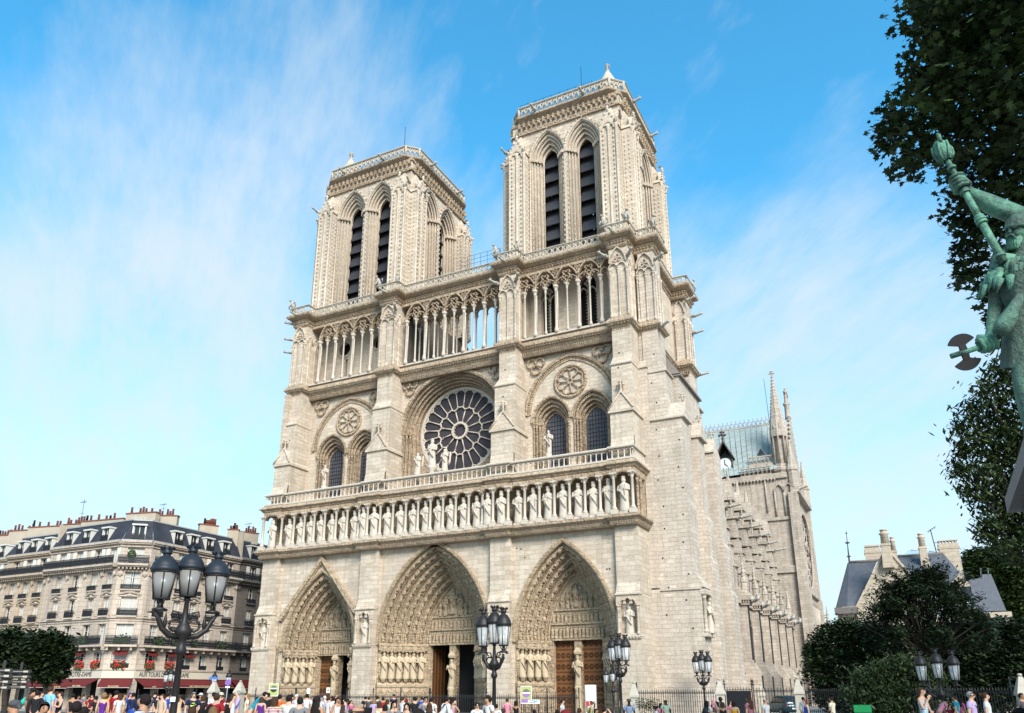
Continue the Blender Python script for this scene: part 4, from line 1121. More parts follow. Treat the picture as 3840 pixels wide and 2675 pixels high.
for k,y in enumerate([PY_[0]-3.1]+[y+3.1 for y in PY_]):
    if y>57.5: continue
    e = MB(); e.T = lambda u,d,z,y=y: (24.05-d, y+u, z)
    e.wall([(-2.3,3.6),(2.3,3.6),(2.3,10.2),(-2.3,10.2)],[opening(0,1.9,4.2,7.6,2.2,8)[::-1]],-.05,.12)
    for s_ in (-.63,.63): e.tube((s_,0,4.2),(s_,0,8.2),.09)
    for s_ in (-1.26,0,1.26): e.sweep(parch(s_,.6,7.8,.8,5),[(0,-.05),(.1,-.05),(.1,.1),(0,.1)])
    e.sweep(foil(0,9.0,.55,4,5),[(0,-.05),(.1,-.05),(.1,.1),(0,.1)],True)
    o = e.build('chapel_window', STONE_N, CATH); g = MB(); g.box(24.005,24.02,y-2.0,y+2.0,4.0,9.9); g.build('glass', GLASS, o)
# ---- transept
e = MB(); YA,YB,XF = 58.9,73.0,26.3
e.box(8,25.7,YA,YB,0,33.2)
e.T = lambda u,d,z: (XF-d,(YA+YB)/2+u,z)
e.wall([(-7.05,0),(7.05,0),(7.05,34.4),(-7.05,34.4)],[[(x,z) for x,z in circ(0,22.5,5.9,36)]],0,.6)
e.sweep(circ(0,22.5,5.9,36),[(-.2,.02),(-.2,-.2),(.25,-.25),(.3,.02)],True)
e.box(-7.3,7.3,-.45,.3,19.2-3.6,19.8-3.6+.2); e.box(-7.5,7.5,-.8,.4,30.2,31.0)
for q in range(14): e.sweep(parch(-6.5+q,.42,14.0,.8,5),[(0,-.2),(.12,-.2),(.12,.05),(0,.05)]); e.tube((-7+q,-.15,9.6),(-7+q,-.15,14.0),.13)
e.box(-7.3,7.3,-.5,.2,9.0,9.6)
for s_ in (-1,1):
    e.box(s_*6.9-.9,s_*6.9+.9,-.7,.8,0,15.6); e.box(s_*6.9-.8,s_*6.9+.8,-.5,.8,15.6,30.2); e.lathe(s_*6.9,-.1,[(.7,31),(.7,33.5),(.85,33.7),(.45,35.5),(.1,38.5)],8,False)
# gable
e.prism([(-6.9,31.0),(6.9,31.0),(0,43.8)],'y',-.1,.6) if False else None
e.T = None
e.prism([(YA+.2,31.0),(YB-.2,31.0),((YA+YB)/2,44.6)],'x',25.6,26.25)
for t in range(16):
    q = (t+.5)/16
    for s_ in (-1,1): e.blob(26.1,(YA+YB)/2+s_*7.0*(1-q),31.3+13.6*q,.3,.25,.35)
e.box(8,25.6,YA-.35,YA,32.6,33.4); e.box(8,25.7,YA-.25,YA+.1,26.2,26.7); e.box(20.5,26.4,YA-.3,YA+.1,18.4,19.4)
along([(14,YA-.0),(24.0,YA-.0)],.5,lambda x,y,nx,ny: e.blob(x,y-.3,32.5,.2,.2,.25))
for c in (24.2,25.6): e.sweep(parch(c,.62,30.4,1.2,6),[(0,YA-.3),(.14,YA-.3),(.14,YA+.02),(0,YA+.02)]); e.tube((c+.66,YA-.15,26.7),(c+.66,YA-.15,30.5),.12); e.tube((c-.66,YA-.15,26.7),(c-.66,YA-.15,30.5),.12)
e.tube((22.3,YA-.15,27.6),(22.3,YA-.15,32.4),.12)
tr_o = e.build('transept', STONE_N, CATH)
e = MB()
e.T = lambda u,d,z: (XF-d,(YA+YB)/2+u,z)
e.sweep(circ(0,22.5,1.2,16),[(0,.1),(.2,.1),(.2,.4),(0,.4)],True)
for k in range(12): t=2*pi*k/12; e.tube((1.2*cos(t),.25,22.5+1.2*sin(t)),(5.8*cos(t),.25,22.5+5.8*sin(t)),.14,n=5)
for k in range(12): t=2*pi*(k+.5)/12; e.sweep(circ(4.6*cos(t),22.5+4.6*sin(t),.95,12),[(0,.1),(.18,.1),(.18,.4),(0,.4)],True)
e.build('rose_tracery', STONE_N, tr_o); g = MB(); g.T = e.T; g.wall(circ(0,22.5,5.9,36),[],.45,.5); g.build('glass', GLASS, tr_o)
# stair turret spire
e = MB(); SX,SY = 24.85,60.2
e.lathe(SX,SY,[(1.35,26),(1.35,33.6),(1.6,33.9),(1.6,34.3),(1.2,34.5),(1.2,35.0)],8,False)
for k in range(8):
    a = 2*pi*k/8; e.lathe(SX+1.1*cos(a),SY+1.1*sin(a),[(.14,35),(.14,39.2),(.2,39.5)],6); 
    a2 = a+pi/8; e.blob(SX+1.1*cos(a2),SY+1.1*sin(a2),40.9,.25,.25,.7)
    for q in range(16): zz_ = 41.2+q*.55; rr_ = 1.22*(1-(zz_-40.2)/10.2); e.blob(SX+rr_*cos(a),SY+rr_*sin(a),zz_,.13,.13,.16)
e.lathe(SX,SY,[(.75,35),(.75,39.5),(1.3,39.4),(1.32,40.2),(.62,45.3),(.1,49.8)],8,False); finial(e,SX,SY,49.3,1.4)
e.build('spire', STONE_N, tr_o)
e = MB(); e.lathe(25.9,66,[(.5,44),(.42,44.6),(.38,46.3),(.55,46.5),(.55,46.8)],8); figure(e,25.9,66,46.8,2.7,pi/2,95,False,10); e.build('gable_statue', STONE_N, tr_o)
garg((26.6,59.3,30.7),(1,-.3,.05),1.9,.2,tr_o)
e = MB()
def rail(pts,z):
    course(e,pts,[(-.1,z),(.1,z),(.1,z+.15),(-.1,z+.15)]); course(e,pts,[(-.12,z+1.15),(.12,z+1.15),(.12,z+1.3),(-.12,z+1.3)])
    def f(x,y,nx,ny): e.path([(x-.25,y,z+.15),(x-.25,y,z+.8),(x,y,z+1.1),(x+.25,y,z+.8),(x+.25,y,z+.15)],.06,4)
    along(pts,.62,f)
rail([(18.8,YA-.1),(23.4,YA-.1)],33.4); rail([(20.0,YA+1.0),(23.6,YA+1.0)],35.4); e.box(20,23.6,YA+.6,YA+1.4,33,35.4)
for q in range(6): e.box(18.2+q*.35,18.6+q*.35,YA+.8,YA+1.2,33,33.6+q*.35)
e.build('transept_balustrade', STONE_N, tr_o)
# roofs: nave and transept, lead sheets with seams
def leadroof(name, quad, nseam, parent):
    a,b,c,d_ = [Vector(p) for p in quad]     # eave a->b, ridge d->c
    e = MB(); e.add([a,b,c,d_],[(0,1,2,3)])
    n = (b-a).cross(d_-a).normalized()
    if n.z<0: n=-n
    for k in range(nseam+1):
        t=k/nseam; e.tube(a+(b-a)*t+n*.03,d_+(c-d_)*t+n*.03,.05,n=4,smooth=False)
    for r_ in range(1,9):
        t=r_/9
        for k in range(nseam):
            p=a+(d_-a)*t+(b-a)*(k/nseam)+n*.015+(d_-a)*.02*((k*7+r_*3)%5-2)/2; q=p+(b-a)/nseam; e.tube(p,q,.025,n=4,smooth=False)
    return e.build(name, LEAD, parent)
rf = leadroof('roof', [(6,YA,33.4),(25.3,YA,34.2),(25.3,66,43.6),(2,66,43.6)], 26, CATH)
leadroof('roof', [(6,YB,33.4),(25.3,YB,34.2),(25.3,66,43.6),(2,66,43.6)], 10, CATH)
leadroof('roof', [(7.4,17.5,33.6),(7.4,60,33.6),(0,66,43.4),(0,17.5,43.4)], 30, CATH)
leadroof('roof', [(-7.4,17.5,33.6),(-7.4,60,33.6),(0,66,43.4),(0,17.5,43.4)], 10, CATH)
d = MB(); d.prism([(-7.3,30),(7.3,30),(7.3,33.6),(0,43.3),(-7.3,33.6)],'y',17.0,17.5); d.build('nave_gable', plain('old_timber_and_stone',(.12,.11,.10),.9,0,.4,1), CATH)
e = MB()
for k in range(24):
    x = 8+17*(k+.5)/24; e.path([(x+.34*cos(pi*q/4),66,44.2+.4*sin(pi*q/4)) for q in range(8)],.06,4,True); e.path([(x-.3,66,43.7),(x,66,44.7),(x+.3,66,43.7)],.045,4); e.blob(x,66,44.9,.12,.08,.2)
e.box(7.5,25.3,65.9,66.1,43.55,43.75); e.build('ridge_cresting', LEADSTONE, rf)
# clock dormer
e = MB(); CX,CY = 16.3,60.4
e.box(CX-1.1,CX+1.1,CY-.1,CY+3,34.6,37.2)
e.add([(CX-1.5,CY-.5,37.0),(CX+1.5,CY-.5,37.0),(CX,CY-.5,40.0),(CX-1.5,CY+4,37.2),(CX+1.5,CY+4,37.2),(CX,CY+5,40.0)],[(0,2,5,3),(1,4,5,2)])
e.tube((CX-1.5,CY-.5,37.0),(CX,CY-.5,40.0),.12); e.tube((CX+1.5,CY-.5,37.0),(CX,CY-.5,40.0),.12); e.box(CX-1.3,CX+1.3,CY-.4,CY,34.3,34.7)
for s_ in (-1.2,1.2): e.tube((CX+s_,CY-.3,34.6),(CX+s_,CY-.3,37.4),.1)
finial(e,CX,CY-.4,39.8,2.0)
dm = e.build('clock_dormer', plain('dormer_timber',(.07,.055,.05),.7,0,.3), CATH)
d = MB(); d.lathe(0,0,[(1.0,-.03),(1.0,.03)],24,False); o = d.build('clock_face', plain('clock_white',(.6,.62,.6),.5,0,.05), dm, loc=(CX,CY-.18,36.2)); o.rotation_euler=(pi/2,0,0)
d = MB(); d.box(-.05,.05,-.25,-.22,-.1,.75); d.hexa([(-.05,-.25,-.05),(.05,-.25,.05),(.05,-.22,.05),(-.05,-.22,-.05)],[(.45,-.25,-.45),(.5,-.25,-.4),(.5,-.22,-.4),(.45,-.22,-.45)]); d.build('clock_hand', IRON, dm, loc=(CX,CY-.02,36.2))
d = MB(); d.add([(21.2,61.2,37.2),(22.4,61.2,37.2),(21.8,61.0,38.3),(21.8,62.4,38.2)],[(0,1,2),(1,3,2),(0,2,3)]); d.build('roof_vent', SLATE_T, rf)
d = MB(); d.tube((23.4,63,41),(23.2,63,50.5),.05,.03,5); d.build('lightning_rod', IRON, rf)
# choir pinnacles beyond the transept
for k,(x,y,zb,zt) in enumerate([(25.0,79,14,22.0),(25.0,83,14,21.8),(24.5,90,13,19),(25.5,101,9,17.5),(24.6,86,0,15)]):
    e = MB(); e.box(x-3,x,y-.8,y+.8,0,zb); e.lathe(x-.6,y,[(.7,zb),(.7,zb+1),(.55,zb+1.1),(.06,zt)],6,False)
    for q in range(6):
        zz_=zb+1.4+q*(zt-zb-2)/6; rr_=.55*(1-(q+.5)/7)+.1
        for a in range(4): e.blob(x-.6+rr_*cos(a*pi/2),y+rr_*sin(a*pi/2),zz_,.14)
    e.build('choir_pinnacle', STONE_N, CATH)
    garg((x,y-.2,zb-.3),(1,-.2,0),1.8,.2)
# ================================================================= GROUND
g = MB(); g.add([(-1500,-1500,0),(1500,-1500,0),(1500,1500,0),(-1500,1500,0)],[(0,1,2,3)])
mt, nt, b = nmat('parvis_paving'); tcn = N(nt,'ShaderNodeNewGeometry')
br = N(nt,'ShaderNodeTexBrick'); nt.links.new(tcn.outputs['Position'],br.inputs['Vector']); br.inputs['Scale'].default_value=.8
br.inputs['Color1'].default_value=(.20,.19,.175,1); br.inputs['Color2'].default_value=(.25,.235,.21,1); br.inputs['Mortar'].default_value=(.14,.13,.12,1); br.inputs['Mortar Size'].default_value=.012
nt.links.new(mixc(nt,.5,br.outputs['Color'],ramp(nt,noise(nt,tcn.outputs['Position'],.35,5),[(.3,(.15,.145,.135)),(.7,(.27,.255,.23))])),b.inputs['Base Color']); b.inputs['Roughness'].default_value=.85
tag(g.build('ground',mt),kind='structure')
g = MB(); g.prism([(-66,-5.5),(-37.5,-5.5),(-37.5,60),(-33,60),(-33,-11),(-66,-11)],'z',-.05,.006)
tag(g.build('road', plain('asphalt',(.06,.06,.062),.9,0,.3,.8)),kind='structure')
g = MB(); g.prism([(-80,-.2),(-42.0,-.2),(-39.0,1.4),(-39.0,60),(-37.6,60),(-37.6,-.5),(-38.3,-3.2),(-41,-4.6),(-80,-4.6)],'z',-.05,.13)
tag(g.build('pavement', plain('pavement_stone',(.22,.21,.2),.9,0,.2,.8)),kind='structure')

# ================================================================= APARTMENT HOUSES
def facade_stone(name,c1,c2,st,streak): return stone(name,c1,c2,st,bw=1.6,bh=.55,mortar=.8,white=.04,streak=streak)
FS_A = facade_stone('haussmann_stone',(.58,.505,.42),(.50,.43,.35),(.31,.275,.235),.6)
FS_B = facade_stone('haussmann_stone_tan',(.52,.435,.33),(.46,.385,.29),(.34,.28,.215),.5)
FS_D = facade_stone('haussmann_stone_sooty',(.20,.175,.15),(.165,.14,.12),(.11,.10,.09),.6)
ZINC = plain('roof_slate',(.032,.034,.044),.75,0,.6,.9,.15,.01)
ZINC_L = plain('zinc_trim',(.30,.31,.31),.5,.2,.2)
SHUT = plain('white_shutter',(.62,.58,.52),.6,0,.08)
WFR = plain('window_frame_white',(.55,.52,.47),.5,0,.06)
PANE = plain('window_pane',(.018,.02,.024),.12,0,.5,1,.6)
CURT = plain('curtain_white',(.42,.40,.37),.8,0,.15,3)
TERRA = plain('terracotta_pot',(.20,.065,.038),.8,0,.45,2)
CHIM = plain('chimney_render',(.40,.33,.255),.9,0,.25,.9,.1,.02)
RED = plain('awning_red',(.11,.008,.008),.75,0,.2,1.5)
GOLD = plain('lettering_cream',(.55,.42,.2),.6,0,.05)
BLACKL = plain('lettering_dark',(.03,.03,.035),.5,0,.05)
SIGNB = plain('shop_fascia',(.50,.44,.35),.6,0,.08)
GREENB = plain('balcony_plants',(.035,.055,.018),.8,0,.5,5)
FLOWER = plain('geranium_red',(.55,.02,.015),.7,0,.3,5)

def text(body, size, T, par, mat, name='lettering', ext=.015, shear=0):
    """lettering as a mesh in a face frame: T(u,d,z)"""
    cu = bpy.data.curves.new(name,'FONT'); cu.body = body; cu.size = size; cu.extrude = ext; cu.align_x='CENTER'; cu.align_y='CENTER'; cu.shear = shear
    tmp = bpy.data.objects.new('tmp',cu); COL.objects.link(tmp)
    dg = bpy.context.evaluated_depsgraph_get(); me = bpy.data.meshes.new_from_object(tmp.evaluated_get(dg)); bpy.data.objects.remove(tmp)
    for v in me.vertices:
        x,y,z = v.co; v.co = T(x,-z,y)
    me.materials.clear(); me.materials.append(mat)
    o = bpy.data.objects.new(name,me); COL.objects.link(o); o.parent = par; return o

def railing(mb,T,u0,u1,z0,z1,d,step=.12,orn=True):
    t0 = mb.T; mb.T = T
    mb.box(u0,u1,d-.03,d+.03,z1-.05,z1); mb.box(u0,u1,d-.02,d+.02,z0+.06,z0+.1); mb.box(u0,u1,d-.015,d+.015,z1-.24,z1-.2)
    n = max(2,int((u1-u0)/step))
    for i in range(n+1):
        u = u0+(u1-u0)*i/n; mb.box(u-.024,u+.024,d-.015,d+.015,z0,z1-.03)
        if orn and i<n:
            c = u+(u1-u0)/n/2; zc=(z0+z1)/2-.05
            mb.add([(c,d,zc+.3),(c+.06,d,zc+.12),(c,d,zc-.02),(c-.06,d,zc+.12)],[(0,1,2,3)]); mb.add([(c,d,zc+.02),(c+.055,d,zc-.14),(c,d,zc-.3),(c-.055,d,zc-.14)],[(0,1,2,3)])
    mb.T = t0
WM = {}
def window_mesh(w,h,kind):
    k = (round(w,2),round(h,2),kind)
    if k in WM: return WM[k]
    f = MB(); t=.07
    f.box(-w,-w+t,-.04,.04,0,h); f.box(w-t,w,-.04,.04,0,h); f.box(-w,w,-.04,.04,h-t,h); f.box(-w,w,-.04,.04,0,.1); f.box(-.05,.05,-.05,.04,0,h)
    if kind!=1: f.box(-w,w,-.035,.03,h*.68,h*.68+.05)
    else:
        n=int(h/.11)
        for s_ in (-1,1):
            for q in range(n): f.box(min(s_*.06,s_*(w-t)),max(s_*.06,s_*(w-t)),-.03,0,.12+q*.11,.12+q*.11+.075)
    p = MB(); p.box(-w+.02,w-.02,.045,.07,.02,h-.02)
    c = None
    if kind==2: c = MB(); c.box(-w+.08,-.15,.04,.0445,.1,h-.1); c.box(.15,w-.08,.04,.0445,.1,h-.1)
    if kind==3: c = MB(); c.box(.05,w-.08,.02,.0445,.1,h-.1)
    WM[k] = (f.mesh('window',SHUT if kind==1 else WFR), p.mesh('pane',PANE), c.mesh('curtain',CURT) if c else None)
    return WM[k]
def add_window(par,T,R,u,z,w,h,kind,d=.28):
    a,b,c = window_mesh(w,h,kind)
    o = put(a,'window',par,T(u,d,z),R); put(b,'pane',o,(0,0,0))
    if c: put(c,'curtain',o,(0,0,0))
    return o
def house_face(par,T,R,u0,u1,cols,mat,seed,cornice=18.9,floors=None,dz=0,ped=True,bigcol=(),awn=(),rail_ends=(0,0),ground=True):
    r = random.Random(seed); wl = MB(T); tr = MB(T); ir = MB()
    FL = floors or [(4.55,6.25,.62),(7.1,9.4,.6),(10.3,12.4,.55),(13.3,15.3,.55),(16.25,18.1,.6)]
    holes=[]; wins=[]
    for c in cols:
        for fi,(z0,z1,w) in enumerate(FL):
            ww = w*1.55 if c in bigcol else w
            holes.append([(c-ww,z0+dz),(c-ww,z1+dz),(c+ww,z1+dz),(c+ww,z0+dz)]); wins.append((c,z0+dz,ww,z1-z0,fi))
    wl.wall([(u0,3.3),(u1,3.3),(u1,cornice),(u0,cornice)],holes,0,.3,edge=False)
    # ground floor piers
    n = len(cols)
    if ground:
        for i in range(n+1):
            a = u0 if i==0 else (cols[i-1]+cols[i])/2-.35 if i<n else u1-.5
            wl.box(a,a+(.5 if i in(0,n) else .7),-.02,.5,0,3.4)
        dk=MB(T); dk.box(u0,u1,1.6,1.8,0,3.4); dk.box(u0,u1,.3,1.6,3.3,3.45); dk.build('shop_interior',DARK,par)
    wo = wl.build('wall',mat,par)
    for c,z,w,h,fi in wins:
        kind = r.choice((1,1,1,0,2) if fi in(1,2,4) else (1,0,2,3,2))
        o = add_window(par,T,R,c,z,w,h,kind)
        if fi in (2,3):
            zr = z+.1; d=-.22; hw=w+.22
            tr.box(c-hw,c+hw,-.3,.02,z-.16,z); railing(ir,T,c-hw,c+hw,z,z+(.85 if fi==2 else .55),-.26)
            for s_ in(-1,1): t_=ir.T; ir.T=T; ir.box(c+s_*hw-.02,c+s_*hw+.02,-.26,0,z+.5,z+.55); ir.T=t_
        if fi==2:
            tr.box(c-w-.15,c-w,-.07,.02,z,z+h); tr.box(c+w,c+w+.15,-.07,.02,z,z+h)
            if ped: tr.sweep([(c-w-.35+(2*w+.7)*q/8, z+h+.28+.32*sin(pi*q/8)) for q in range(9)],[(-.12,.02),(-.12,-.2),(.08,-.28),(.08,.02)]); tr.blob(c,-.12,z+h+.2,.45,.12,.2); tr.box(c-w-.3,c+w+.3,-.12,.02,z+h+.08,z+h+.2)
        if fi in (1,3):
            tr.box(c-w-.13,c-w,-.05,.02,z,z+h); tr.box(c+w,c+w+.13,-.05,.02,z,z+h); tr.box(c-w-.2,c+w+.2,-.09,.02,z+h,z+h+.16)
        if fi==0: railing(ir,T,c-w,c+w,z,z+.5,.02)
        if fi==4:
            if r.random()<.7:
                for s_ in (-1,1):
                    sh=MB(T); xa,xb=sorted((c+s_*(w+.02),c+s_*(w+.62))); sh.box(xa,xb,-.06,-.015,z+.05,z+h)
                    for q in range(int(h/.16)): sh.box(xa+.06,xb-.06,-.075,-.055,z+.12+q*.16,z+.2+q*.16)
                    sh.build('shutter',SHUT,par)
    # bands, slabs with brackets, cornice
    tr.box(u0,u1,-.16,.02,10.0+dz,10.18+dz); tr.box(u0,u1,-.1,.02,9.72+dz,9.8+dz)
    tr.box(u0,u1,-.85,.02,15.95+dz,16.2+dz); tr.box(u0,u1,-.7,.02,15.82+dz,15.95+dz)
    for q in range(int((u1-u0)/.42)): tr.box(u0+.1+q*.42,u0+.3+q*.42,-.55,.02,15.58+dz,15.82+dz)
    tr.box(u0,u1,-.95,.02,6.82,7.05)
    for q in range(int((u1-u0)/1.25)+1): tr.box(u0+.15+q*1.25,u0+.37+q*1.25,-.75,.02,6.45,6.82)
    tr.box(u0,u1,-.3,.02,cornice-.35,cornice-.18); tr.box(u0,u1,-.42,.05,cornice-.18,cornice+.05); tr.box(u0,u1,-.15,.02,cornice-.7,cornice-.6)
    tr.box(u0,u1,-.2,.02,4.3,4.5)
    for q in range(5): tr.box(u0,u1,-.03,.0,4.75+q*.42,4.78+q*.42) if False else None
    for i in range(len(cols)+1):
        c = (cols[i-1]+cols[i])/2 if 0<i<len(cols) else (u0+.35 if i==0 else u1-.35)
        tr.box(c-.26,c+.26,-.08,.02,10.3+dz,14.4+dz); tr.box(c-.3,c+.3,-.13,.02,14.9+dz,15.6+dz); tr.blob(c,-.18,15.1+dz,.3,.12,.4)
    tr.build('stone_trim',mat,par)
    railing(ir,T,u0+rail_ends[0],u1+rail_ends[1],16.2+dz,17.15+dz,-.8); railing(ir,T,u0,u1,7.05,8.05,-.9)
    ir.build('balcony_railing',IRON,par)
    return wo
def chimney(par,p0,p1,z0,z1,th,n,seed,mat=CHIM,graf=None):
    """slab stack between plan points p0,p1 with a row of pots"""
    r=random.Random(seed); e=MB(); dx,dy=p1[0]-p0[0],p1[1]-p0[1]; L=sqrt(dx*dx+dy*dy); R=atan2(dy,dx); c,s_=cos(R),sin(R)
    T=lambda u,d,z:(p0[0]+u*c-d*s_,p0[1]+u*s_+d*c,z)
    e.T=T; e.box(0,L,-th/2,th/2,z0,z1); e.m=1; e.box(-.08,L+.08,-th/2-.08,th/2+.08,z1,z1+.14)
    o=e.build('chimney',[mat,TERRA],par)
    for k in range(n):
        if r.random()<.2: continue
        q=MB(); u=.25+(L-.5)*(k+.5)/n; h=r.uniform(.5,.95); x,y,_=T(u,0,0); q.lathe(0,0,[(.15,0),(.12,h*.8),(.15,h*.85),(.13,h)],8); q.build('chimney_pot',TERRA if r.random()<.85 else IRON,o,loc=(x,y,z1+.14))
    if graf: text(graf,.9,lambda x,y,z:T(L*.45+x,y-th/2-.02,z0+(z1-z0)*.66+z),o,WFR,'graffiti',.01,.2)
    return o
def mansard(par,T,u0,u1,z0,z1,back,dorms,seed,mat=ZINC,hip0=0,hip1=0,win=(.5,1.35)):
    e=MB(T); e.add([(u0,-.1,z0),(u1,-.1,z0),(u1-hip1,back,z1),(u0+hip0,back,z1)],[(0,1,2,3)])
    e.m=1; e.box(u0+hip0,u1-hip1,back-.1,back+.12,z1-.02,z1+.12); e.box(u0,u1,-.3,0,z0-.03,z0+.1); e.m=0
    o=e.build('roof',[mat,ZINC_L],par)
    for c in dorms:
        w,h=win; d=MB(T); d.m=0
        zb=z0+.25; d0=.12
        for s_ in(-1,1): d.box(min(c+s_*w,c+s_*(w+.13)),max(c+s_*w,c+s_*(w+.13)),d0-.1,back+.1,zb,zb+h+.1)
        d.box(c-w-.22,c+w+.22,d0-.25,back+.3,zb+h+.1,zb+h+.28); d.box(c-w-.13,c+w+.13,d0-.1,back,zb-.25,zb)
        dd=d.build('dormer',[WFR],o)
        p=MB(T); p.box(c-w,c+w,d0+.12,d0+.18,zb,zb+h); p.build('pane',PANE,o)
        p=MB(T); p.box(c-.04,c+.04,d0+.08,d0+.12,zb,zb+h); p.box(c-w,c-w+.07,d0+.08,d0+.12,zb,zb+h); p.box(c+w-.07,c+w,d0+.08,d0+.12,zb,zb+h); p.build('window_frame',WFR,o)
        i=MB(); railing(i,T,c-w-.1,c+w+.1,zb-.05,zb+.62,d0-.28); i.build('balcony_railing',IRON,o)
    return o
YF=-.9; XR=-39.7
TA=lambda u,d,z:(u,YF+d,z)
TR=lambda u,d,z:(XR-d,u,z)
ca_,cb_=(-42.25,YF),(XR,1.3); CL=sqrt((cb_[0]-ca_[0])**2+(cb_[1]-ca_[1])**2); CR=atan2(cb_[1]-ca_[1],cb_[0]-ca_[0])
TC=lambda u,d,z:(ca_[0]+u*cos(CR)-d*sin(CR),ca_[1]+u*sin(CR)+d*cos(CR),z)
HA=empty('apartment_building',(-46,6,0)); 
def keep(par):  # children are modelled in world space
    return par
def group_root(name,loc,label,group='apartment buildings across the street'):
    o=empty(name,(0,0,0)); return tag(o,label,'building',group)
HA.location=(0,0,0); tag(HA,'cream stone corner apartment building with red café awnings and a chamfered corner','building','apartment buildings beside the square')
house_face(HA,TA,0,-54.75,-42.25,[-52.45,-49.4,-46.1,-43.4],FS_A,1)
house_face(HA,TC,CR,0,CL,[CL/2],FS_A,2,bigcol=(CL/2,))
house_face(HA,TR,pi/2,1.3,15.4,[3.1,5.9,8.4,11.0,13.8],FS_A,3)
mansard(HA,TA,-54.75,-42.25,18.95,21.6,1.25,[-51.9,-48.7,-45.4],4,hip1=.2)
mansard(HA,TC,0,CL,18.95,21.6,1.2,[CL/2],5,hip0=.55,hip1=.55,win=(.62,1.5))
mansard(HA,TR,1.3,15.4,18.95,21.6,1.25,[4.9,7.4,9.9,12.7],6,hip0=.5)
e=MB(); e.add([(-54.75,.4,21.68),(-42.9,.4,21.68),(-41.1,1.9,21.68),(-41.0,15.4,21.68),(-45.5,15.4,22.6),(-45.5,6,22.7),(-54.75,6,22.6)],[(0,1,5,6),(1,2,5),(2,3,4,5)])
e.build('upper_roof',ZINC,HA)
e=MB(); e.box(-54.75,-44,10,10.4,0,22); e.box(-54.75,-54.5,-.6,10,18.5,22); e.box(-44,-41.2,15.1,15.4,0,22); e.box(XR-2.2,XR+.02,15.35,15.62,18.5,22.6); e.build('party_wall',CHIM,HA)
chimney(HA,(-53.2,1.4),(-46.6,2.4),20.8,22.5,.7,10,11)
chimney(HA,(-46.5,2.6),(-42.4,3.6),21.2,23.1,.7,9,12,graf='phoce')
chimney(HA,(-43.9,4.6),(-41.5,6.0),21.2,23.0,.8,7,13)
chimney(HA,(-42.6,10.4),(-41.6,12.6),21.2,22.9,.7,7,14)
chimney(HA,(-41.7,14.6),(-40.5,15.4),20.6,22.8,.6,6,15)
# potted tree on the chamfer balcony
d=MB(); d.lathe(0,0,[(.2,0),(.28,.5)],8); 
rr=random.Random(4)
for q in range(160):
    a,b_=rr.uniform(0,6.28),rr.uniform(-1,1); d.blob(.42*cos(a)*sqrt(1-b_*b_),.42*sin(a)*sqrt(1-b_*b_),1.05+.5*b_,.1,.1,.1)
x,y,_=TC(CL/2-.3,-.55,0); tag(d.build('potted_shrub',[GREENB],loc=(x,y,16.2)),'round clipped shrub in a pot on the fifth floor balcony','potted plant')
# shopfront
aw=MB(TA)
def awning(par,T,u0,u1,z0,z1,out,lab=None,words=None,d0=0):
    a=MB(T); a.add([(u0,d0,z1),(u1,d0,z1),(u1,-out,z0),(u0,-out,z0),(u0,-out,z0-.22),(u1,-out,z0-.22),(u0,d0,z1-.08),(u1,d0,z1-.08),(u1,-out+.03,z0-.06),(u0,-out+.03,z0-.06)],[(0,1,2,3),(3,2,5,4),(6,7,8,9),(0,3,9,6),(1,2,8,7)])
    a.m=1; a.box(u0,u1,-out-.02,-out,z0-.25,z0-.21)
    o=a.build('awning',[RED,WFR],par)
    if words: text(words,.24,lambda x,y,z:T((u0+u1)/2+x,-out-.02+y,z0-.1+z),o,GOLD)
    return o
for u0,u1,wd_ in ((-54.6,-49.6,None),(-49.5,-45.8,'SALON DE THE'),(-45.7,-42.6,'AUX TOURS')): awning(HA,TA,u0,u1,2.72 if wd_!='SALON DE THE' else 2.62,3.42,1.5,None,wd_)
awning(HA,TC,.05,CL-.05,2.66,3.42,1.5,None,'BRASSERIE'); awning(HA,TR,1.5,4.2,2.6,3.42,1.6,None,'CAFE'); awning(HA,TR,4.3,15.3,2.72,3.42,1.3,None,'AUX TOURS DE NOTRE-DAME')
for T,u0,u1 in ((TA,-54.7,-42.3),(TC,0,CL),(TR,1.3,15.4)):
    s_=MB(T); s_.box(u0,u1,-.12,.02,3.45,4.28); so_=s_.build('sign_board',SIGNB,HA)
    if T is TA: text('AUX TOURS DE NOTRE-DAME',.72,lambda x,y,z:TA(-48.0+x*.86,-.14+y,3.87+z),so_,BLACKL,shear=.1)
    if T is TR: text('AUX TOURS DE NOTRE-DAME',.72,lambda x,y,z:TR(5.4+x*.72,-.14+y,3.87+z),so_,BLACKL)
for T,R,u in ((TA,0,-46.1),(TC,CR,CL/2),(TR,pi/2,3.1),(TR,pi/2,5.9),(TR,pi/2,8.4)):
    a=MB(T); a.add([(u-.72,0,6.45),(u+.72,0,6.45),(u+.72,-.6,6.05),(u-.72,-.6,6.05),(u-.72,-.6,5.9),(u+.72,-.6,5.9)],[(0,1,2,3),(3,2,5,4)]); a.build('window_awning',RED,HA)
rr=random.Random(9)
for T,us in ((TA,(-49.4,-46.1,-43.4)),(TC,(CL/2,)),(TR,(3.1,5.9))):
    for u in us:
        f=MB(T)
        for q in range(150): f.m=1 if rr.random()<.38 else 0; f.blob(u+rr.uniform(-.62,.62),-.15+rr.uniform(-.2,.1),(4.95 if f.m else 4.75)+rr.uniform(-.4,.42),.1,.1,.1)
        x,y,z=T(u,-.1,4.5); tag(f.build('window_box',[GREENB,FLOWER]),'','')
        o=COL.objects[-1]
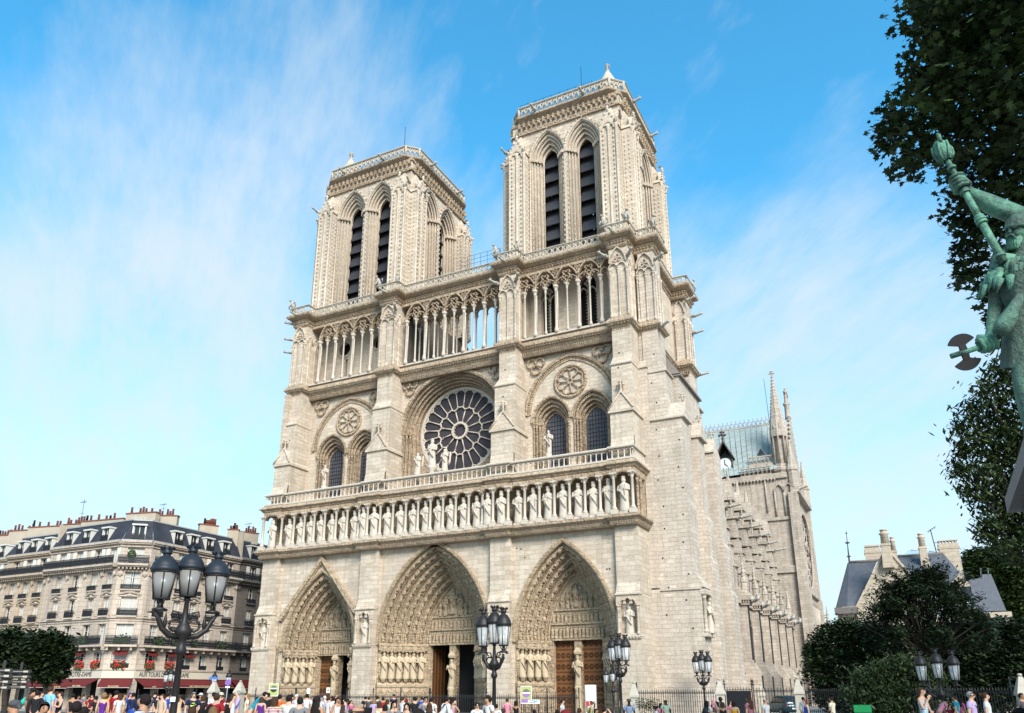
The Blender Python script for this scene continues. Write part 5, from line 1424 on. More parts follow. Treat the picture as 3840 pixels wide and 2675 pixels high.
for T,u0,u1 in ((TA,-51,-50.2),(TA,-49.2,-47.2),(TA,-46,-44.5),(TC,.9,2.6),(TR,2.6,4.2),(TR,5.2,6.6),(TR,8.2,9.0),(TR,12,13.8)):
    f=MB(T)
    for q in range(int(160*(u1-u0))): f.blob(rr.uniform(u0,u1),-.75+rr.uniform(-.15,.15),7.5+rr.gauss(0,.25),.12,.1,.12)
    f.build('balcony_plants',[GREENB],HA)
boxes=[o for o in COL.objects if o.name.startswith('window_box')]
wl_=['on the left face near the tree','under the second left face awning','beside the corner on the left face','under the chamfered corner awning','just right of the corner under a red awning','left of the tall lamp post head']
for i,o in enumerate(boxes): tag(o,'red geranium window box '+wl_[i],'flower box','geranium window boxes')
# left neighbours
HB=group_root('apartment_building',0,'tan stone apartment building left of the corner building with dark slate mansard','apartment buildings beside the square')
house_face(HB,TA,0,-63.3,-54.8,[-61.5,-58.85,-56.15],FS_B,21,cornice=18.55,dz=-.25)
mansard(HB,TA,-63.3,-54.8,18.6,21.1,1.25,[-61.3,-58.6,-55.9],22)
e=MB(); e.add([(-63.3,.35,21.15),(-54.8,.35,21.15),(-54.8,6,21.9),(-63.3,6,21.9)],[(0,1,2,3)]); e.build('upper_roof',ZINC,HB)
e=MB(); e.box(-63.3,-54.8,9.6,10,0,21.5); e.build('rear_wall',CHIM,HB)
chimney(HB,(-63.2,1.0),(-58.3,2.2),20.2,22.6,.7,10,23); chimney(HB,(-57.9,2.2),(-53.8,3.0),20.8,22.7,.6,9,24)
HC=group_root('apartment_building',0,'far left apartment building cut off by the picture edge','apartment buildings beside the square')
house_face(HC,TA,0,-76,-63.35,[-74,-71.2,-68.3,-65.4],FS_A,31,cornice=18.4,dz=-.3)
mansard(HC,TA,-76,-63.35,18.45,20.4,1.25,[-73.8,-71,-68,-65.1],32)
e=MB(); e.add([(-76,.35,20.45),(-63.35,.35,20.45),(-63.35,6,21.6),(-76,6,21.6)],[(0,1,2,3)]); e.build('upper_roof',ZINC,HC)
chimney(HC,(-73,1.2),(-68.6,2.2),20,22.3,.7,9,33); chimney(HC,(-67.8,1.4),(-63.9,2.2),20.2,22.6,.7,6,34)
HD=group_root('apartment_building',0,'sooty dark apartment building between the corner building and the cathedral','apartment buildings beside the square')
TD=lambda u,d,z:(XR-.15-d,u,z)
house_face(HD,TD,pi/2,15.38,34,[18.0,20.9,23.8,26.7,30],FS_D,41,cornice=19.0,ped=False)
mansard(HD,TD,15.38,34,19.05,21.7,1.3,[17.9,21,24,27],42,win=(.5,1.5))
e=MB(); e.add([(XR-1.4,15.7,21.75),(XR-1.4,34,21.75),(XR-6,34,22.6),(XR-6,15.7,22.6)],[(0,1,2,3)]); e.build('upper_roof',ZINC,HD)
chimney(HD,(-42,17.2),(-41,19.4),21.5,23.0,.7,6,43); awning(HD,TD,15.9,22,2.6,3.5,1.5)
# television aerials
def aerial(p,h,lab):
    d=MB(); d.tube((0,0,0),(0,0,h),.03,n=4); d.tube((-1.0,.2,h*.95),(.6,-.1,h*.9),.025,n=4); d.tube((-.5,0,h*.62),(.5,0,h*.6),.02,n=4)
    for q in range(5): d.tube((-.9+q*.32,.2-q*.06-.2,h*.95-q*.01),(-.9+q*.32,.2-q*.06+.2,h*.95-q*.01),.012,n=4)
    tag(d.build('television_aerial',IRON,loc=p),lab,'aerial','television aerials on the roofs')
aerial((-53.4,1.2,20.9),4.6,'tall television aerial left of the long chimney stack'); aerial((-43.2,5,23.1),1.6,'small television aerial above the corner roof chimney'); aerial((-41.4,18,23.1),1.3,'thin television aerial on the sooty building chimney')
# ================================================================= LAMPS
LGLASS = plain('lantern_glass',(.20,.19,.18),.3,0,.15,2,.5)
GLZ, ntg, bg_ = nmat('clear_lantern_glass'); bg_.inputs['Base Color'].default_value=(.85,.87,.88,1); bg_.inputs['Roughness'].default_value=.05; bg_.inputs['Alpha'].default_value=.32
CAPG = plain('lantern_cap',(.014,.018,.025),.5,.1,.7,4,.35)
POST = plain('cast_iron_bronze',(.022,.018,.017),.5,.3,.3,5)
def lantern_meshes(opaque):
    c=MB(); n=10
    c.lathe(0,0,[(.30,.86),(.335,.90),(.335,.98),(.31,1.02),(.30,1.09),(.25,1.2),(.16,1.33),(.09,1.38),(.09,1.44)],n)
    c.lathe(0,0,[(.09,1.42),(.13,1.46),(.11,1.5),(.14,1.62),(.12,1.62)],8)
    for q in range(8): a=2*pi*q/8; c.blob(.15*cos(a),.15*sin(a),1.62,.04,.04,.07)
    f=MB(); f.lathe(0,0,[(.05,-.02),(.2,0),(.215,.03),(.2,.05)],n); f.lathe(0,0,[(.3,.83),(.32,.85),(.31,.88)],n)
    for q in range(6): a=2*pi*q/6+.26; f.tube((.2*cos(a),.2*sin(a),.03),(.3*cos(a),.3*sin(a),.86),.016,n=4)
    g=MB(); g.lathe(0,0,[(.192,.03),(.29,.85)],n)
    b=MB(); b.lathe(0,0,[(.05,.05),(.05,.4),(.03,.45)],6)
    return c.mesh('lantern_cap',CAPG if opaque else POST),f.mesh('lantern_frame',POST),g.mesh('lantern_glass',LGLASS if opaque else GLZ),b.mesh('lamp_bulb',WFR)
LM={0:lantern_meshes(False),1:lantern_meshes(True)}
def lantern(par,p,op):
    c,f,g,b=LM[op]; o=put(f,'lantern',par,p); put(c,'lantern_cap',o,(0,0,0)); put(g,'lantern_glass',o,(0,0,0)); o.scale=(.93,.93,.7) if op else (.9,.9,.86)
    if not op: put(b,'lamp_bulb',o,(0,0,0))
def post_mesh(H,arms,R,style):
    """H: height of the arm root; arms: list of angles; R: reach"""
    d=MB()
    d.lathe(0,0,[(.34,0),(.34,.2),(.24,.35),(.2,.5),(.13,.65),(.1,.8),(.082,1.0),(.066,H-.45),(.10,H-.42),(.13,H-.34),(.10,H-.26),(.08,H-.2),(.10,H-.1),(.17,H),(.2,H+.08),(.13,H+.2),(.07,H+.32),(.05,H+.72),(.09,H+.76),(.05,H+.82)],10)
    a_=MB()
    for t in arms:
        c,s_=cos(t),sin(t)
        P=[(.1,H-.05),(.3,H-.02),(.48,H+.12),(.56,H+.3),(.7,H+.5),(R,H+.53)] if style else [(.08,H-.1),(.22,H-.05),(.34,H+.1),(R*.85,H+.25),(R,H+.42)]
        a_.path([(x*c,x*s_,z) for x,z in P],[.07,.075,.06,.05,.045,.04],6)
        a_.lathe(R*c,R*s_,[(.16,H+.48),(.17,H+.52),(.07,H+.56),(.05,H+.68),(.08,H+.74)],8)
        a_.tube(((R+.12)*c,(R+.12)*s_,H+.45),((R+.26)*c,(R+.26)*s_,H+.44),.03,.01,5); a_.blob(R*c,R*s_,H+.3,.05,.05,.14)
        for q in (-1,1): a_.path([(R*c-s_*q*.06,R*s_+c*q*.06,H+.55),(R*c-s_*q*.17,R*s_+c*q*.17,H+.66),(R*c-s_*q*.2,R*s_+c*q*.2,H+.72)],.02,4)
        a_.path([((.2+.13*cos(w))*c,(.2+.13*cos(w))*s_,H+.2+.13*sin(w)) for w in [k*.62 for k in range(11)]],.03,5)
        a_.path([(.1*c,.1*s_,H+.3),(.16*c,.16*s_,H+.48),(.28*c,.28*s_,H+.5),(.3*c,.3*s_,H+.4),(.23*c,.23*s_,H+.38)],.025,5)
        a_.lathe(.42*c,.42*s_,[(.02,H+.1),(.05,H+.22),(.03,H+.34),(.0,H+.48)],6)
    return d,a_
def lamp(u,d,vtop,label,arms,R,op,style=1,rz=0,Hc=None,sc=None):
    p=ground(u,d); zt=at(u,vtop,d).z
    s_=sc or 1.0; LH=1.14 if op else 1.4; H=zt/s_-LH-.82
    r=empty('street_lamp',(p.x,p.y,0),rz); r.scale=(s_,s_,s_)
    tag(r,label,'street lamp','ornate cast iron lamps on the square')
    a,b=post_mesh(H,arms,R,style); po=a.build('post',POST,r); b.build('bracket_arms',POST,r)
    lantern(r,(0,0,H+.82),op)
    for t in arms: lantern(r,(R*cos(t),R*sin(t),H+.72),op)
    return r
VR=lambda u:atan2(_f.x,_f.y)
def along_view(u,extra=0):  # angle of the image-horizontal at column u
    w=ray(u,2600); return atan2(-w.x,w.y)+extra
LIME=plain('poster_lime',(.30,.35,.09),.6,0,.05); PURP=plain('poster_purple',(.25,.12,.33),.6,0,.1); PHOTO=plain('poster_photo',(.12,.10,.10),.6,0,.8,9); WHITE=plain('sign_white',(.72,.72,.70),.5,0,.03); BLUE=plain('sign_blue',(.02,.13,.45),.4,0,.05); REDS=plain('sign_red',(.5,.02,.03),.4,0,.05); GREY=plain('sign_grey',(.035,.033,.033),.8,0,.15,3,.1); TEAL=plain('print_teal',(.05,.35,.32),.6)
L1=lamp(658,19.5,2046,'tall lamp post with three milky lanterns standing before the apartment building',[pi+.12,-.12],.57,1,1,along_view(658,.25),sc=1.0)
p=at(648,2623,19.38); e=MB(); e.box(-.05,.05,-.005,.005,-.05,.05); o=e.build('paper_notice',WHITE,loc=p); o.rotation_euler=(0,0,along_view(648)); tag(o,'small white paper notice stuck on the tall lamp post','notice')
lamp(1853,33,2275,'lamp post with three clear lanterns before the central portal',[pi-.45,-.75],.48,0,0,along_view(1842),sc=1.05)
lamp(2328,49,2376,'lamp post with clustered lanterns before the right portal jamb',[pi-.5,-.5,pi/2],.42,0,0,along_view(2328),sc=1.05)
lamp(2641,66,2440,'lamp post beside the fence in front of the south buttress',[pi-.4,-.4,pi/2],.45,0,0,along_view(2635),sc=1.1)
lamp(2300,62,2499,'smaller lamp post half hidden behind the one before the right portal',[pi,0],.62,0,1,along_view(2300),sc=.8)
lamp(3530,47,2435,'lamp post with three lanterns in front of the dark shrubs',[pi,0],.72,0,1,along_view(3527),sc=1.02)
lamp(632,76,2504,'small far lamp post before the café sign by the tall lamp',[pi,0],.45,0,1,along_view(632),sc=.8)
def wall_lamp(u,v,d,label,h):
    p=at(u,v,d); r=empty('street_lamp',(p.x,p.y,0)); tag(r,label,'street lamp','ornate cast iron lamps on the square')
    e=MB(); e.lathe(0,0,[(.14,0),(.14,.8),(.06,.9),(.045,p.z-1.5)],8); e.build('post',POST,r); o=empty; lantern(r,(0,0,p.z-1.6),0)
wall_lamp(808,2510,84,'single lantern lamp post above the blue street sign',1); wall_lamp(862,2505,84,'single lantern lamp post behind the round parking sign',1)

# ================================================================= FENCE, PILLARS
PIL = plain('pillar_stone',(.40,.36,.30),.9,0,.2,2,.1,.01)
def pillar(u,v,d,label,w=.36,onlyz=None):
    p=at(u,v,d); h=p.z; e=MB()
    e.box(-w*.95,w*.95,-w*.95,w*.95,0,.5); e.box(-w*.8,w*.8,-w*.8,w*.8,.5,h-1.12); e.box(-w,w,-w,w,h-1.12,h-.98)
    e.add([(-w,-w,h-.98),(w,-w,h-.98),(w,w,h-.98),(-w,w,h-.98),(-.1,-.1,h-.16),(.1,-.1,h-.16),(.1,.1,h-.16),(-.1,.1,h-.16)],[(0,1,5,4),(1,2,6,5),(2,3,7,6),(3,0,4,7),(4,5,6,7)])
    e.box(-w*.68,w*.68,-w*.68,w*.68,h-.62,h-.585); e.lathe(0,0,[(.06,h-.16),(.12,h-.1),(.13,h-.04),(.05,h)],8)
    o=e.build('gate_pillar',PIL,loc=(p.x,p.y,0)); o.rotation_euler=(0,0,.2); tag(o,label,'stone pillar','stone pillars with pyramid caps','thing'); return Vector((p.x,p.y,0))
pA=pillar(2377,2557,63,'stone pillar with pyramid cap just right of the right portal')
pB=pillar(2697,2544,62,'stone pillar with pyramid cap right of the fence lamp post')
pC=pillar(2989,2539,60,'stone pillar with pyramid cap between the car and the shrubs')
pE=pillar(2852,2564,80,'distant small stone pillar behind the fence and the gate')
pD=pillar(3822,2526,52,'stone pillar with pyramid cap at the right picture edge')
pF=pillar(806,2551,82,'left one of two pyramid capped pillars by the red awnings',.42)
pG=pillar(903,2552,80,'right one of two pyramid capped pillars, nearest the cathedral corner',.42)
def fence(p,q,h,label,step=.16,cross=4.5,solid=False,tall=.45):
    p=Vector(p); q=Vector(q); L=(q-p).length; R=atan2(q.y-p.y,q.x-p.x)
    r=empty('iron_fence',(p.x,p.y,0),R); tag(r,label,'fence','iron railings around the cathedral')
    e=MB(); n=int(L/step)
    for i in range(n+1):
        u=L*i/n; e.tube((u,0,.15),(u,0,h-.15),.02,n=4,caps=False); e.tube((u,0,h-.15),(u,0,h+.02),.034,.004,4,False)
        if i<n: 
            if step<.3: e.path([(u+step/2-.06*cos(pi*k/4),0,h-.3+.08*sin(pi*k/4)) for k in range(5)],.012,3)
    e.build('bars',IRON,r)
    e=MB()
    for z in (h-.32,h-.22,.3): e.box(0,L,-.02,.02,z,z+.035)
    e.build('rail',IRON,r)
    m=max(1,int(L/cross))
    for i in range(m+1):
        e=MB(); e.tube((0,0,0),(0,0,h+tall),.04,n=6); e.lathe(0,0,[(.02,h+tall-.15),(.07,h+tall-.08),(.0,h+tall+.12)],6); e.box(-.12,.12,-.02,.02,h+tall-.3,h+tall-.26); e.build('standard',IRON,r,loc=(L*i/m,0,0))
    if solid:
        e=MB(); e.box(.1,L-.1,.0,.03,.1,h-.32); e.build('sheet_panel',IRON,r)
    return r
fence((-20.5,-4.6,0),(-11,-4.6,0),1.78,'low iron fence in front of the left portal')
fence((-10.9,-4.6,0),(3.2,-4.6,0),1.7,'low iron fence in front of the central portal',cross=2.6)
fence((3.3,-4.6,0),(16.5,-4.6,0),1.66,'low iron fence in front of the right portal',cross=2.4)
def mid(a,b,t): return a+(b-a)*t
fence(mid(pA,pB,.03),mid(pA,pB,.97),2.0,'iron fence between two pillars below the south buttress')
fence(mid(pB,pC,.06),mid(pB,pC,.42),2.15,'iron gate closed with dark sheet panels',.2,3,True)
fence(mid(pB,pC,.44),mid(pB,pC,.97),2.1,'iron fence in front of the parked car',.2,2)
fence(mid(pC,pD,.02),mid(pC,pD,.96),2.0,'long iron fence along the dark shrubs')
fence((-34,-2.5,0),(-24,-4.0,0),1.7,'iron fence between the pillars by the café',.2,5)
# ================================================================= SIGNS
def panel(u0,v0,u1,v1,d,name,label,cat,build,post=True,mat=WFR,th=.06):
    a=at(u0,v0,d); b=at(u1,v1,d); c=(a+b)/2; w=(Vector((b.x,b.y))-Vector((a.x,a.y))).length; h=a.z-b.z
    r=empty(name,(c.x,c.y,0),along_view((u0+u1)/2)); tag(r,label,cat)
    e=MB(); e.box(-w/2,w/2,-th/2,th/2,b.z,a.z); e.build('board',mat,r)
    e=MB()
    if post:
        for s_ in ((-1,1) if w>.6 else (0,)): e.tube((s_*w*.42,.05,0),(s_*w*.42,.05,b.z+.1),.03,n=6)
        e.build('post',IRON,r)
    build(r,w,b.z,a.z,th)
    return r
def poster(purple):
    def f(r,w,z0,z1,th):
        h=z1-z0; e=MB(); e.box(-w*.44,w*.44,-th/2-.012,-th/2-.003,z0+h*.08,z1-h*.05); e.build('poster',LIME,r)
        zc=z0+h*.6; R=w*.34
        e=MB(); e.prism([(R*cos(t),zc+R*sin(t)) for t in [pi*k/12 for k in range(13)]],'y',-th/2-.02,-th/2-.013); e.build('poster_photo',PHOTO,r)
        e=MB(); e.prism([(R*cos(t),zc-.02+R*sin(t)) for t in [pi+pi*k/12 for k in range(13)]],'y',-th/2-.02,-th/2-.013); e.build('poster_disc',GREY if not purple else PURP,r)
        e=MB(); e.box(-R,R,-th/2-.024,-th/2-.021,zc-.12*R,zc+.2*R); e.build('poster_band',WHITE,r)
        if purple: e=MB(); e.box(-w*.44,w*.44,-th/2-.018,-th/2-.0125,z0+h*.08,z0+h*.27); e.build('poster_foot',PURP,r)
    return f
panel(1010,2564,1042,2612,60,'notice_board','notice board with lime poster by the left buttress','notice board',poster(False))
panel(1952,2573,1995,2640,52,'notice_board','notice board with lime and purple poster by the right portal jambs','notice board',poster(True))
def wb(r,w,z0,z1,th):
    e=MB(); h=z1-z0
    for s_ in (-1,1): e.box(s_*w/2-.03,s_*w/2+.03,-th/2-.01,th/2+.01,z0,z1)
    e.box(-w/2,w/2,-th/2-.012,th/2+.01,z0+h*.42,z0+h*.44); e.build('board_frame',ZINC_L,r)
    e=MB(); e.box(-w*.46,-w*.18,-th/2-.02,-th/2-.003,z0+h*.25,z0+h*.41); e.build('small_poster',REDS,r)
    e=MB(); e.box(-w*.1,w*.46,-th/2-.02,-th/2-.003,z0+h*.05,z0+h*.41); e.build('text_sheet',SIGNB,r)
    e=MB(); e.box(-w*.46,-w*.18,-th/2-.02,-th/2-.003,z0+h*.05,z0+h*.22); e.build('text_sheet',plain('sheet_orange',(.5,.3,.12),.6),r)
panel(2194,2569,2238,2675,55,'notice_board','large white notice board before the brown right hand door','notice board',wb,mat=WHITE)
def ws(r,w,z0,z1,th):
    e=MB(); e.box(0,w*.35,-th/2-.01,-th/2-.002,z1-.12,z1-.06); e.build('print_block',TEAL,r)
    for q in range(2): e=MB(); e.box(-w*.4,w*.1,-th/2-.01,-th/2-.002,z0+.06+q*.1,z0+.09+q*.1); e.build('print_line',GREY,r)
panel(1980,2625,2024,2640,50,'white_sign','low white sign on the fence under the purple poster','sign',ws,mat=WHITE)
def small(r,w,z0,z1,th):
    e=MB(); R=w*.3; zc=(z0+z1)/2; e.sweep(circ(0,zc,R,14),[(0,-th/2-.012),(R*.35,-th/2-.012),(R*.35,-th/2-.002),(0,-th/2-.002)],True); e.box(-R*.5,R*.5,-th/2-.012,-th/2-.002,zc-.03,zc+.03); e.build('symbol',BLACKL,r)
panel(1225,2579,1236,2599,58,'information_sign','small white sign on a pole before the brown left door','sign',small,mat=WHITE)
panel(1152,2582,1162,2602,64,'paper_notice','narrow white notice on the left portal dado','sign',lambda *a:None,mat=WHITE)
def fingers(us,v0,n,dv,d,label):
    p=ground((us[0]+us[1])/2,d); r=empty('direction_sign',(p.x,p.y,0),along_view(us[0])); tag(r,label,'direction sign','direction signs by the left trees')
    w=(us[1]-us[0])/FPX*d*1.1; zt=at(us[0],v0,d).z; dz=dv/FPX*d*1.12
    e=MB(); e.tube((0,.05,0),(0,.05,zt+.25),.05,n=8); e.build('post',GREY,r)
    for k in range(n):
        z=zt-(k+.9)*dz; e=MB(); e.prism([(-w/2,z),(w/2-.1,z),(w/2,z+dz*.36),(w/2-.1,z+dz*.72),(-w/2,z+dz*.72)],'y',-.03,.02); o=e.build('finger_board',GREY,r)
        e=MB(); e.box(w/2-.32,w/2-.16,-.037,-.031,z+dz*.2,z+dz*.54); e.build('pictogram',PIL,o)
        e=MB(); e.box(-w*.42,w*.2,-.036,-.031,z+dz*.32,z+dz*.40); e.build('text_line',PIL,o)
fingers((34,92),2508,4,13.5,38,'grey direction sign post with four boards beside the dark tree')
fingers((-30,24),2502,4,15,36,'grey direction sign post cut by the left picture edge')
def round_sign(u,v,r_,d,label,under):
    p=at(u,v,d); R=r_/FPX*d*1.1; o=empty('parking_sign',(p.x,p.y,0),along_view(u)); tag(o,label,'road sign','round parking signs by the café')
    e=MB(); e.tube((0,.04,0),(0,.04,p.z+R),.035,n=6); e.build('post',ZINC_L,o)
    e=MB(); e.prism(circ(0,p.z,R,20),'y',-.02,0); e.build('disc',BLUE,o)
    e=MB(); e.sweep(circ(0,p.z,R*.82,20),[(0,-.026),(R*.18,-.026),(R*.18,-.021),(0,-.021)],True); e.prism([(-R*.62,p.z+R*.5),(-R*.5,p.z+R*.62),(R*.62,p.z-R*.5),(R*.5,p.z-R*.62)],'y',-.026,-.021); e.build('red_ring',REDS,o)
    if under: e=MB(); e.box(-R*.7,R*.7,-.02,0,p.z-R*1.75,p.z-R*1.2); e.build('plate',WHITE,o)
round_sign(855,2560,9,70,'round blue and red no parking sign between the two pillars',True); round_sign(803,2555,7,84,'round sign half hidden behind the left pillar cap',False)
panel(785,2539,818,2547,83,'street_sign','blue street name plate on a pole above the left pillar','sign',lambda *a:None,mat=BLUE)
# ================================================================= CAR AND BICYCLES
def car(p,rz,label):
    r=empty('parked_car',p,rz); tag(r,label,'car'); CP=plain('car_paint_teal',(.012,.05,.065),.25,.3,.1,2,.6); TY=plain('tyre_rubber',(.015,.015,.015),.9); 
    def loft(secs,mat,name,par):
        e=MB(); n=len(secs[0]); e.add([q for s_ in secs for q in s_],[(i*n+k,i*n+(k+1)%n,(i+1)*n+(k+1)%n,(i+1)*n+k) for i in range(len(secs)-1) for k in range(n)]+[tuple(range(n)),tuple((len(secs)-1)*n+k for k in range(n))],True); return e.build(name,mat,par)
    def sec(x,w,z0,z1): return [(x,-w,z0),(x,-w*1.02,(z0+z1)/2),(x,-w*.92,z1),(x,0,z1+.03),(x,w*.92,z1),(x,w*1.02,(z0+z1)/2),(x,w,z0)]
    body=loft([sec(-2.0,.6,.4,.75),sec(-1.9,.78,.28,.9),sec(-1.2,.84,.24,.95),sec(0,.85,.22,.95),sec(1.0,.85,.24,.93),sec(1.75,.8,.28,.82),sec(2.0,.6,.38,.65)],CP,'body',r)
    loft([sec(-1.75,.7,.9,.93),sec(-1.35,.66,.9,1.42),sec(-.2,.64,.9,1.5),sec(.55,.64,.9,1.42),sec(1.15,.7,.9,.93)],PANE,'windows',r)
    loft([sec(-1.35,.66,1.38,1.44),sec(-.2,.64,1.44,1.52),sec(.5,.64,1.38,1.44)],CP,'roof',r)
    for x in (-1.25,1.3):
        for s_ in (-1,1):
            e=MB(); e.T=lambda a,b,c,x=x,s_=s_:(x+a,s_*.8+c,.31+b); e.lathe(0,0,[(.2,-.1),(.3,-.1),(.31,0),(.3,.1),(.2,.1)],14); w=e.build('wheel',TY,r)
            e=MB(); e.T=lambda a,b,c,x=x,s_=s_:(x+a,s_*.8+c,.31+b); e.lathe(0,0,[(.19,-.09),(.2,.09),(.05,.11)],10); e.build('rim',ZINC_L,w)
    for s_ in (-1,1): e=MB(); e.ball(1.9,s_*.58,.66,.1,.14,.08); e.build('headlight',LGLASS,r); e=MB(); e.ball(-1.93,s_*.58,.75,.07,.12,.09); e.build('tail_light',REDS,r)
    e=MB(); e.box(-2.03,-2.0,-.26,.26,.5,.6); e.build('number_plate',WHITE,r)
p=ground(2935,72); car((p.x,p.y,0),along_view(2935)+2.0,'dark teal car parked behind the fence left of a stone pillar')
def bicycle(u,d,rz,label):
    p=ground(u,d); r=empty('bicycle',(p.x,p.y,0),along_view(u)+rz); tag(r,label,'bicycle','bicycles in the crowd')
    for x in (-.52,.52):
        e=MB(); e.path([(x+.34*cos(t),0,.34+.34*sin(t)) for t in [2*pi*k/24 for k in range(24)]],.022,6,True); w=e.build('wheel',GREY,r)
        e=MB()
        for k in range(9): t=2*pi*k/9; e.tube((x,0,.34),(x+.33*cos(t),0,.34+.33*sin(t)),.004,n=3)
        e.build('spokes',ZINC_L,w)
    e=MB(); F=plain('bike_frame',(.3,.3,.32),.3,.5)
    for a,b in (((-.52,0,.34),(-.1,0,.3)),((-.52,0,.34),(-.2,0,.78)),((-.1,0,.3),(-.22,0,.85)),((-.1,0,.3),(.36,0,.72)),((-.19,0,.75),(.38,0,.82)),((.52,0,.34),(.34,0,.95))): e.tube(a,b,.018,n=6)
    e.build('frame',F,r); e=MB(); e.ball(-.24,0,.9,.13,.08,.04); e.build('saddle',BLACKL,r); e=MB(); e.path([(.2,-.25,1.0),(.33,-.2,1.02),(.34,0,.98),(.33,.2,1.02),(.2,.25,1.0)],.016,5); e.build('handlebar',ZINC_L,r)
bicycle(600,40,.3,'bicycle with a pale tyre left of the tall lamp post'); bicycle(965,36,-.2,'bicycle ridden by the man in turquoise near the left buttress')
# ================================================================= PRESBYTERY HOUSE
HX=ground(3290,78); HR=along_view(3290); hd=Vector((cos(HR),sin(HR),0)); hn=Vector((-sin(HR),cos(HR),0))
if hn.dot(Vector((HX.x-CAM_POS.x,HX.y-CAM_POS.y,0)))<0: hn=-hn
def hp(u,v,back=0):
    """photo pixel -> (along, z) on the plane 'back' metres behind the gable"""
    w=ray(u,v); o=HX+hn*back-CAM_POS; t=o.dot(hn)/w.dot(hn); q=CAM_POS+w*t; return ((q-HX-hn*back).dot(hd), q.z)
def D5(x,y): return 2950+x/2.063, 1900+y/2.063
TH=lambda u,d,z:tuple(HX+hd*u+hn*d+Vector((0,0,z)))
HOUSE=empty('stone_house',(0,0,0)); tag(HOUSE,'stone house with steep slate roofs and tall chimneys behind the dark trees','house')
CREAM=stone('house_stone',(.53,.47,.37),(.47,.41,.32),(.40,.35,.28),bw=1.2,bh=.45,mortar=.85,white=.06,streak=.2)
HSL=plain('house_slate',(.075,.08,.095),.55,0,.35,2.5,.4,.03)
def P5(x,y,b=0): return hp(*D5(x,y),b)
e=MB(TH); gl=P5(545,795); ga_=P5(775,330); gr=P5(1010,590); 
sl=(ga_[1]-gl[1])/(ga_[0]-gl[0]); xr=2*ga_[0]-gl[0]
e.wall([(gl[0],0),(xr,0),(xr,gl[1]),ga_,gl],[],0,.5)
e.box(gl[0]-1.2,gl[0]+.05,-.05,.6,gl[1]-.6,gl[1]+.25); e.box(gl[0],xr,.5,.9,0,gl[1])
# coping along the gable
for a,b in ((gl,ga_),((xr,gl[1]),ga_)):
    dx,dz=b[0]-a[0],b[1]-a[1]; L=sqrt(dx*dx+dz*dz); nx,nz=-dz/L*.2,dx/L*.2
    if b[0]<a[0]: nx,nz=-nx,-nz
    e.prism([a,b,(b[0]+nx,b[1]+nz),(a[0]+nx,a[1]+nz)],'y',-.12,.6)
e.build('gable_wall',CREAM,HOUSE)
def stack(x0,x1,y0,y1,yb,back,roundish,parent=HOUSE,dp=.8):
    a=P5(x0,y1,back); b=P5(x1,y1,back); zt=P5(x0,y0,back)[1]; zb=P5(x0,yb,back)[1]; c=(a[0]+b[0])/2; w=(b[0]-a[0])/2; zc=a[1]
    m_=MB(lambda u,d,z:TH(u+c,d+back,z))
    if roundish:
        m_.frust(-w*1.25,w*1.25,-dp/2,dp/2,zb,-w*.95,w*.95,-dp/2,dp/2,zc-.1); m_.box(-w*1.12,w*1.12,-dp*.55,dp*.55,zc-.12,zc+.06); h=zt-zc
        m_.lathe(0,0,[(w*.95,zc),(w*.85,zc+h*.62),(w*1.12,zc+h*.68),(w*1.12,zc+h*.74),(w*.7,zc+h*.78),(w*.72,zc+h*.9),(w*.9,zc+h*.92),(w*.9,zc+h*.96),(w*.6,zc+h)],10)
    else:
        m_.box(-w*.96,w*.96,-dp/2,dp/2,zb,zc); m_.box(-w*1.06,w*1.06,-dp*.55,dp*.55,zc-.3,zc-.12)
        m_.box(-w,w,-dp*.5,dp*.5,zc,zc+.18); 
        for q in range(6): m_.box(-w*.9+q*w*.32,-w*.78+q*w*.32,-dp*.4,dp*.4,zc+.18,zc+.5)
        m_.box(-w*.95,w*.95,-dp*.45,dp*.45,zc+.5,zt)
    return m_.build('chimney',CREAM,parent)
stack(728,800,178,300,480,-.15,True,dp=1.0); stack(808,850,235,350,470,2.2,True); stack(1022,1080,208,322,520,3,True); stack(600,726,318,345,420,5,False); stack(1170,1330,275,310,560,5,False)
def slate(pts,name='roof',mat=HSL): m_=MB(); m_.add([TH(*p) for p in pts],[tuple(range(len(pts)))]); return m_.build(name,mat,HOUSE)
def q3(x,y,b): u,z=P5(x,y,b); return (u,b,z)
slate([q3(388,782,.6),q3(468,775,.0),q3(552,768,.2),q3(702,415,4.5),q3(482,428,4.5)])
slate([q3(388,782,.6),q3(482,428,4.5),q3(470,440,8),q3(380,780,9)])
slate([q3(845,385,4.6),q3(1210,362,4.6),q3(1400,585,2.0),q3(1010,640,1.2),q3(930,560,.8)])
slate([q3(1210,362,4.6),q3(1230,370,9),q3(1410,585,9),q3(1400,585,2.0)])
slate([q3(700,415,4.5),q3(850,375,4.6),q3(1010,640,.6),q3(760,420,.6)])
m_=MB(TH); 
for a,b in ((q3(480,432,4.4),q3(702,418,4.4)),(q3(388,790,.4),q3(552,776,.0)),(q3(845,388,4.5),q3(1212,364,4.5))): m_.tube(a,b,.14,n=6)
a=q3(372,805,.2); b=q3(552,795,-.1); m_.box(a[0],b[0],-.4,1.2,a[2]-.35,a[2]+.2); m_.build('cornice',plain('dark_cornice',(.13,.11,.10),.8,0,.3),HOUSE)
m_=MB(TH); a=q3(392,825,.3); b=q3(545,800,.3); m_.box(a[0],b[0]+.2,.3,4,0,a[2]); 
for q in (.25,.5,.75): m_.box(a[0]+(b[0]-a[0])*q-.1,a[0]+(b[0]-a[0])*q+.1,.15,.4,0,a[2]-.1)
m_.build('wall',CREAM,HOUSE)
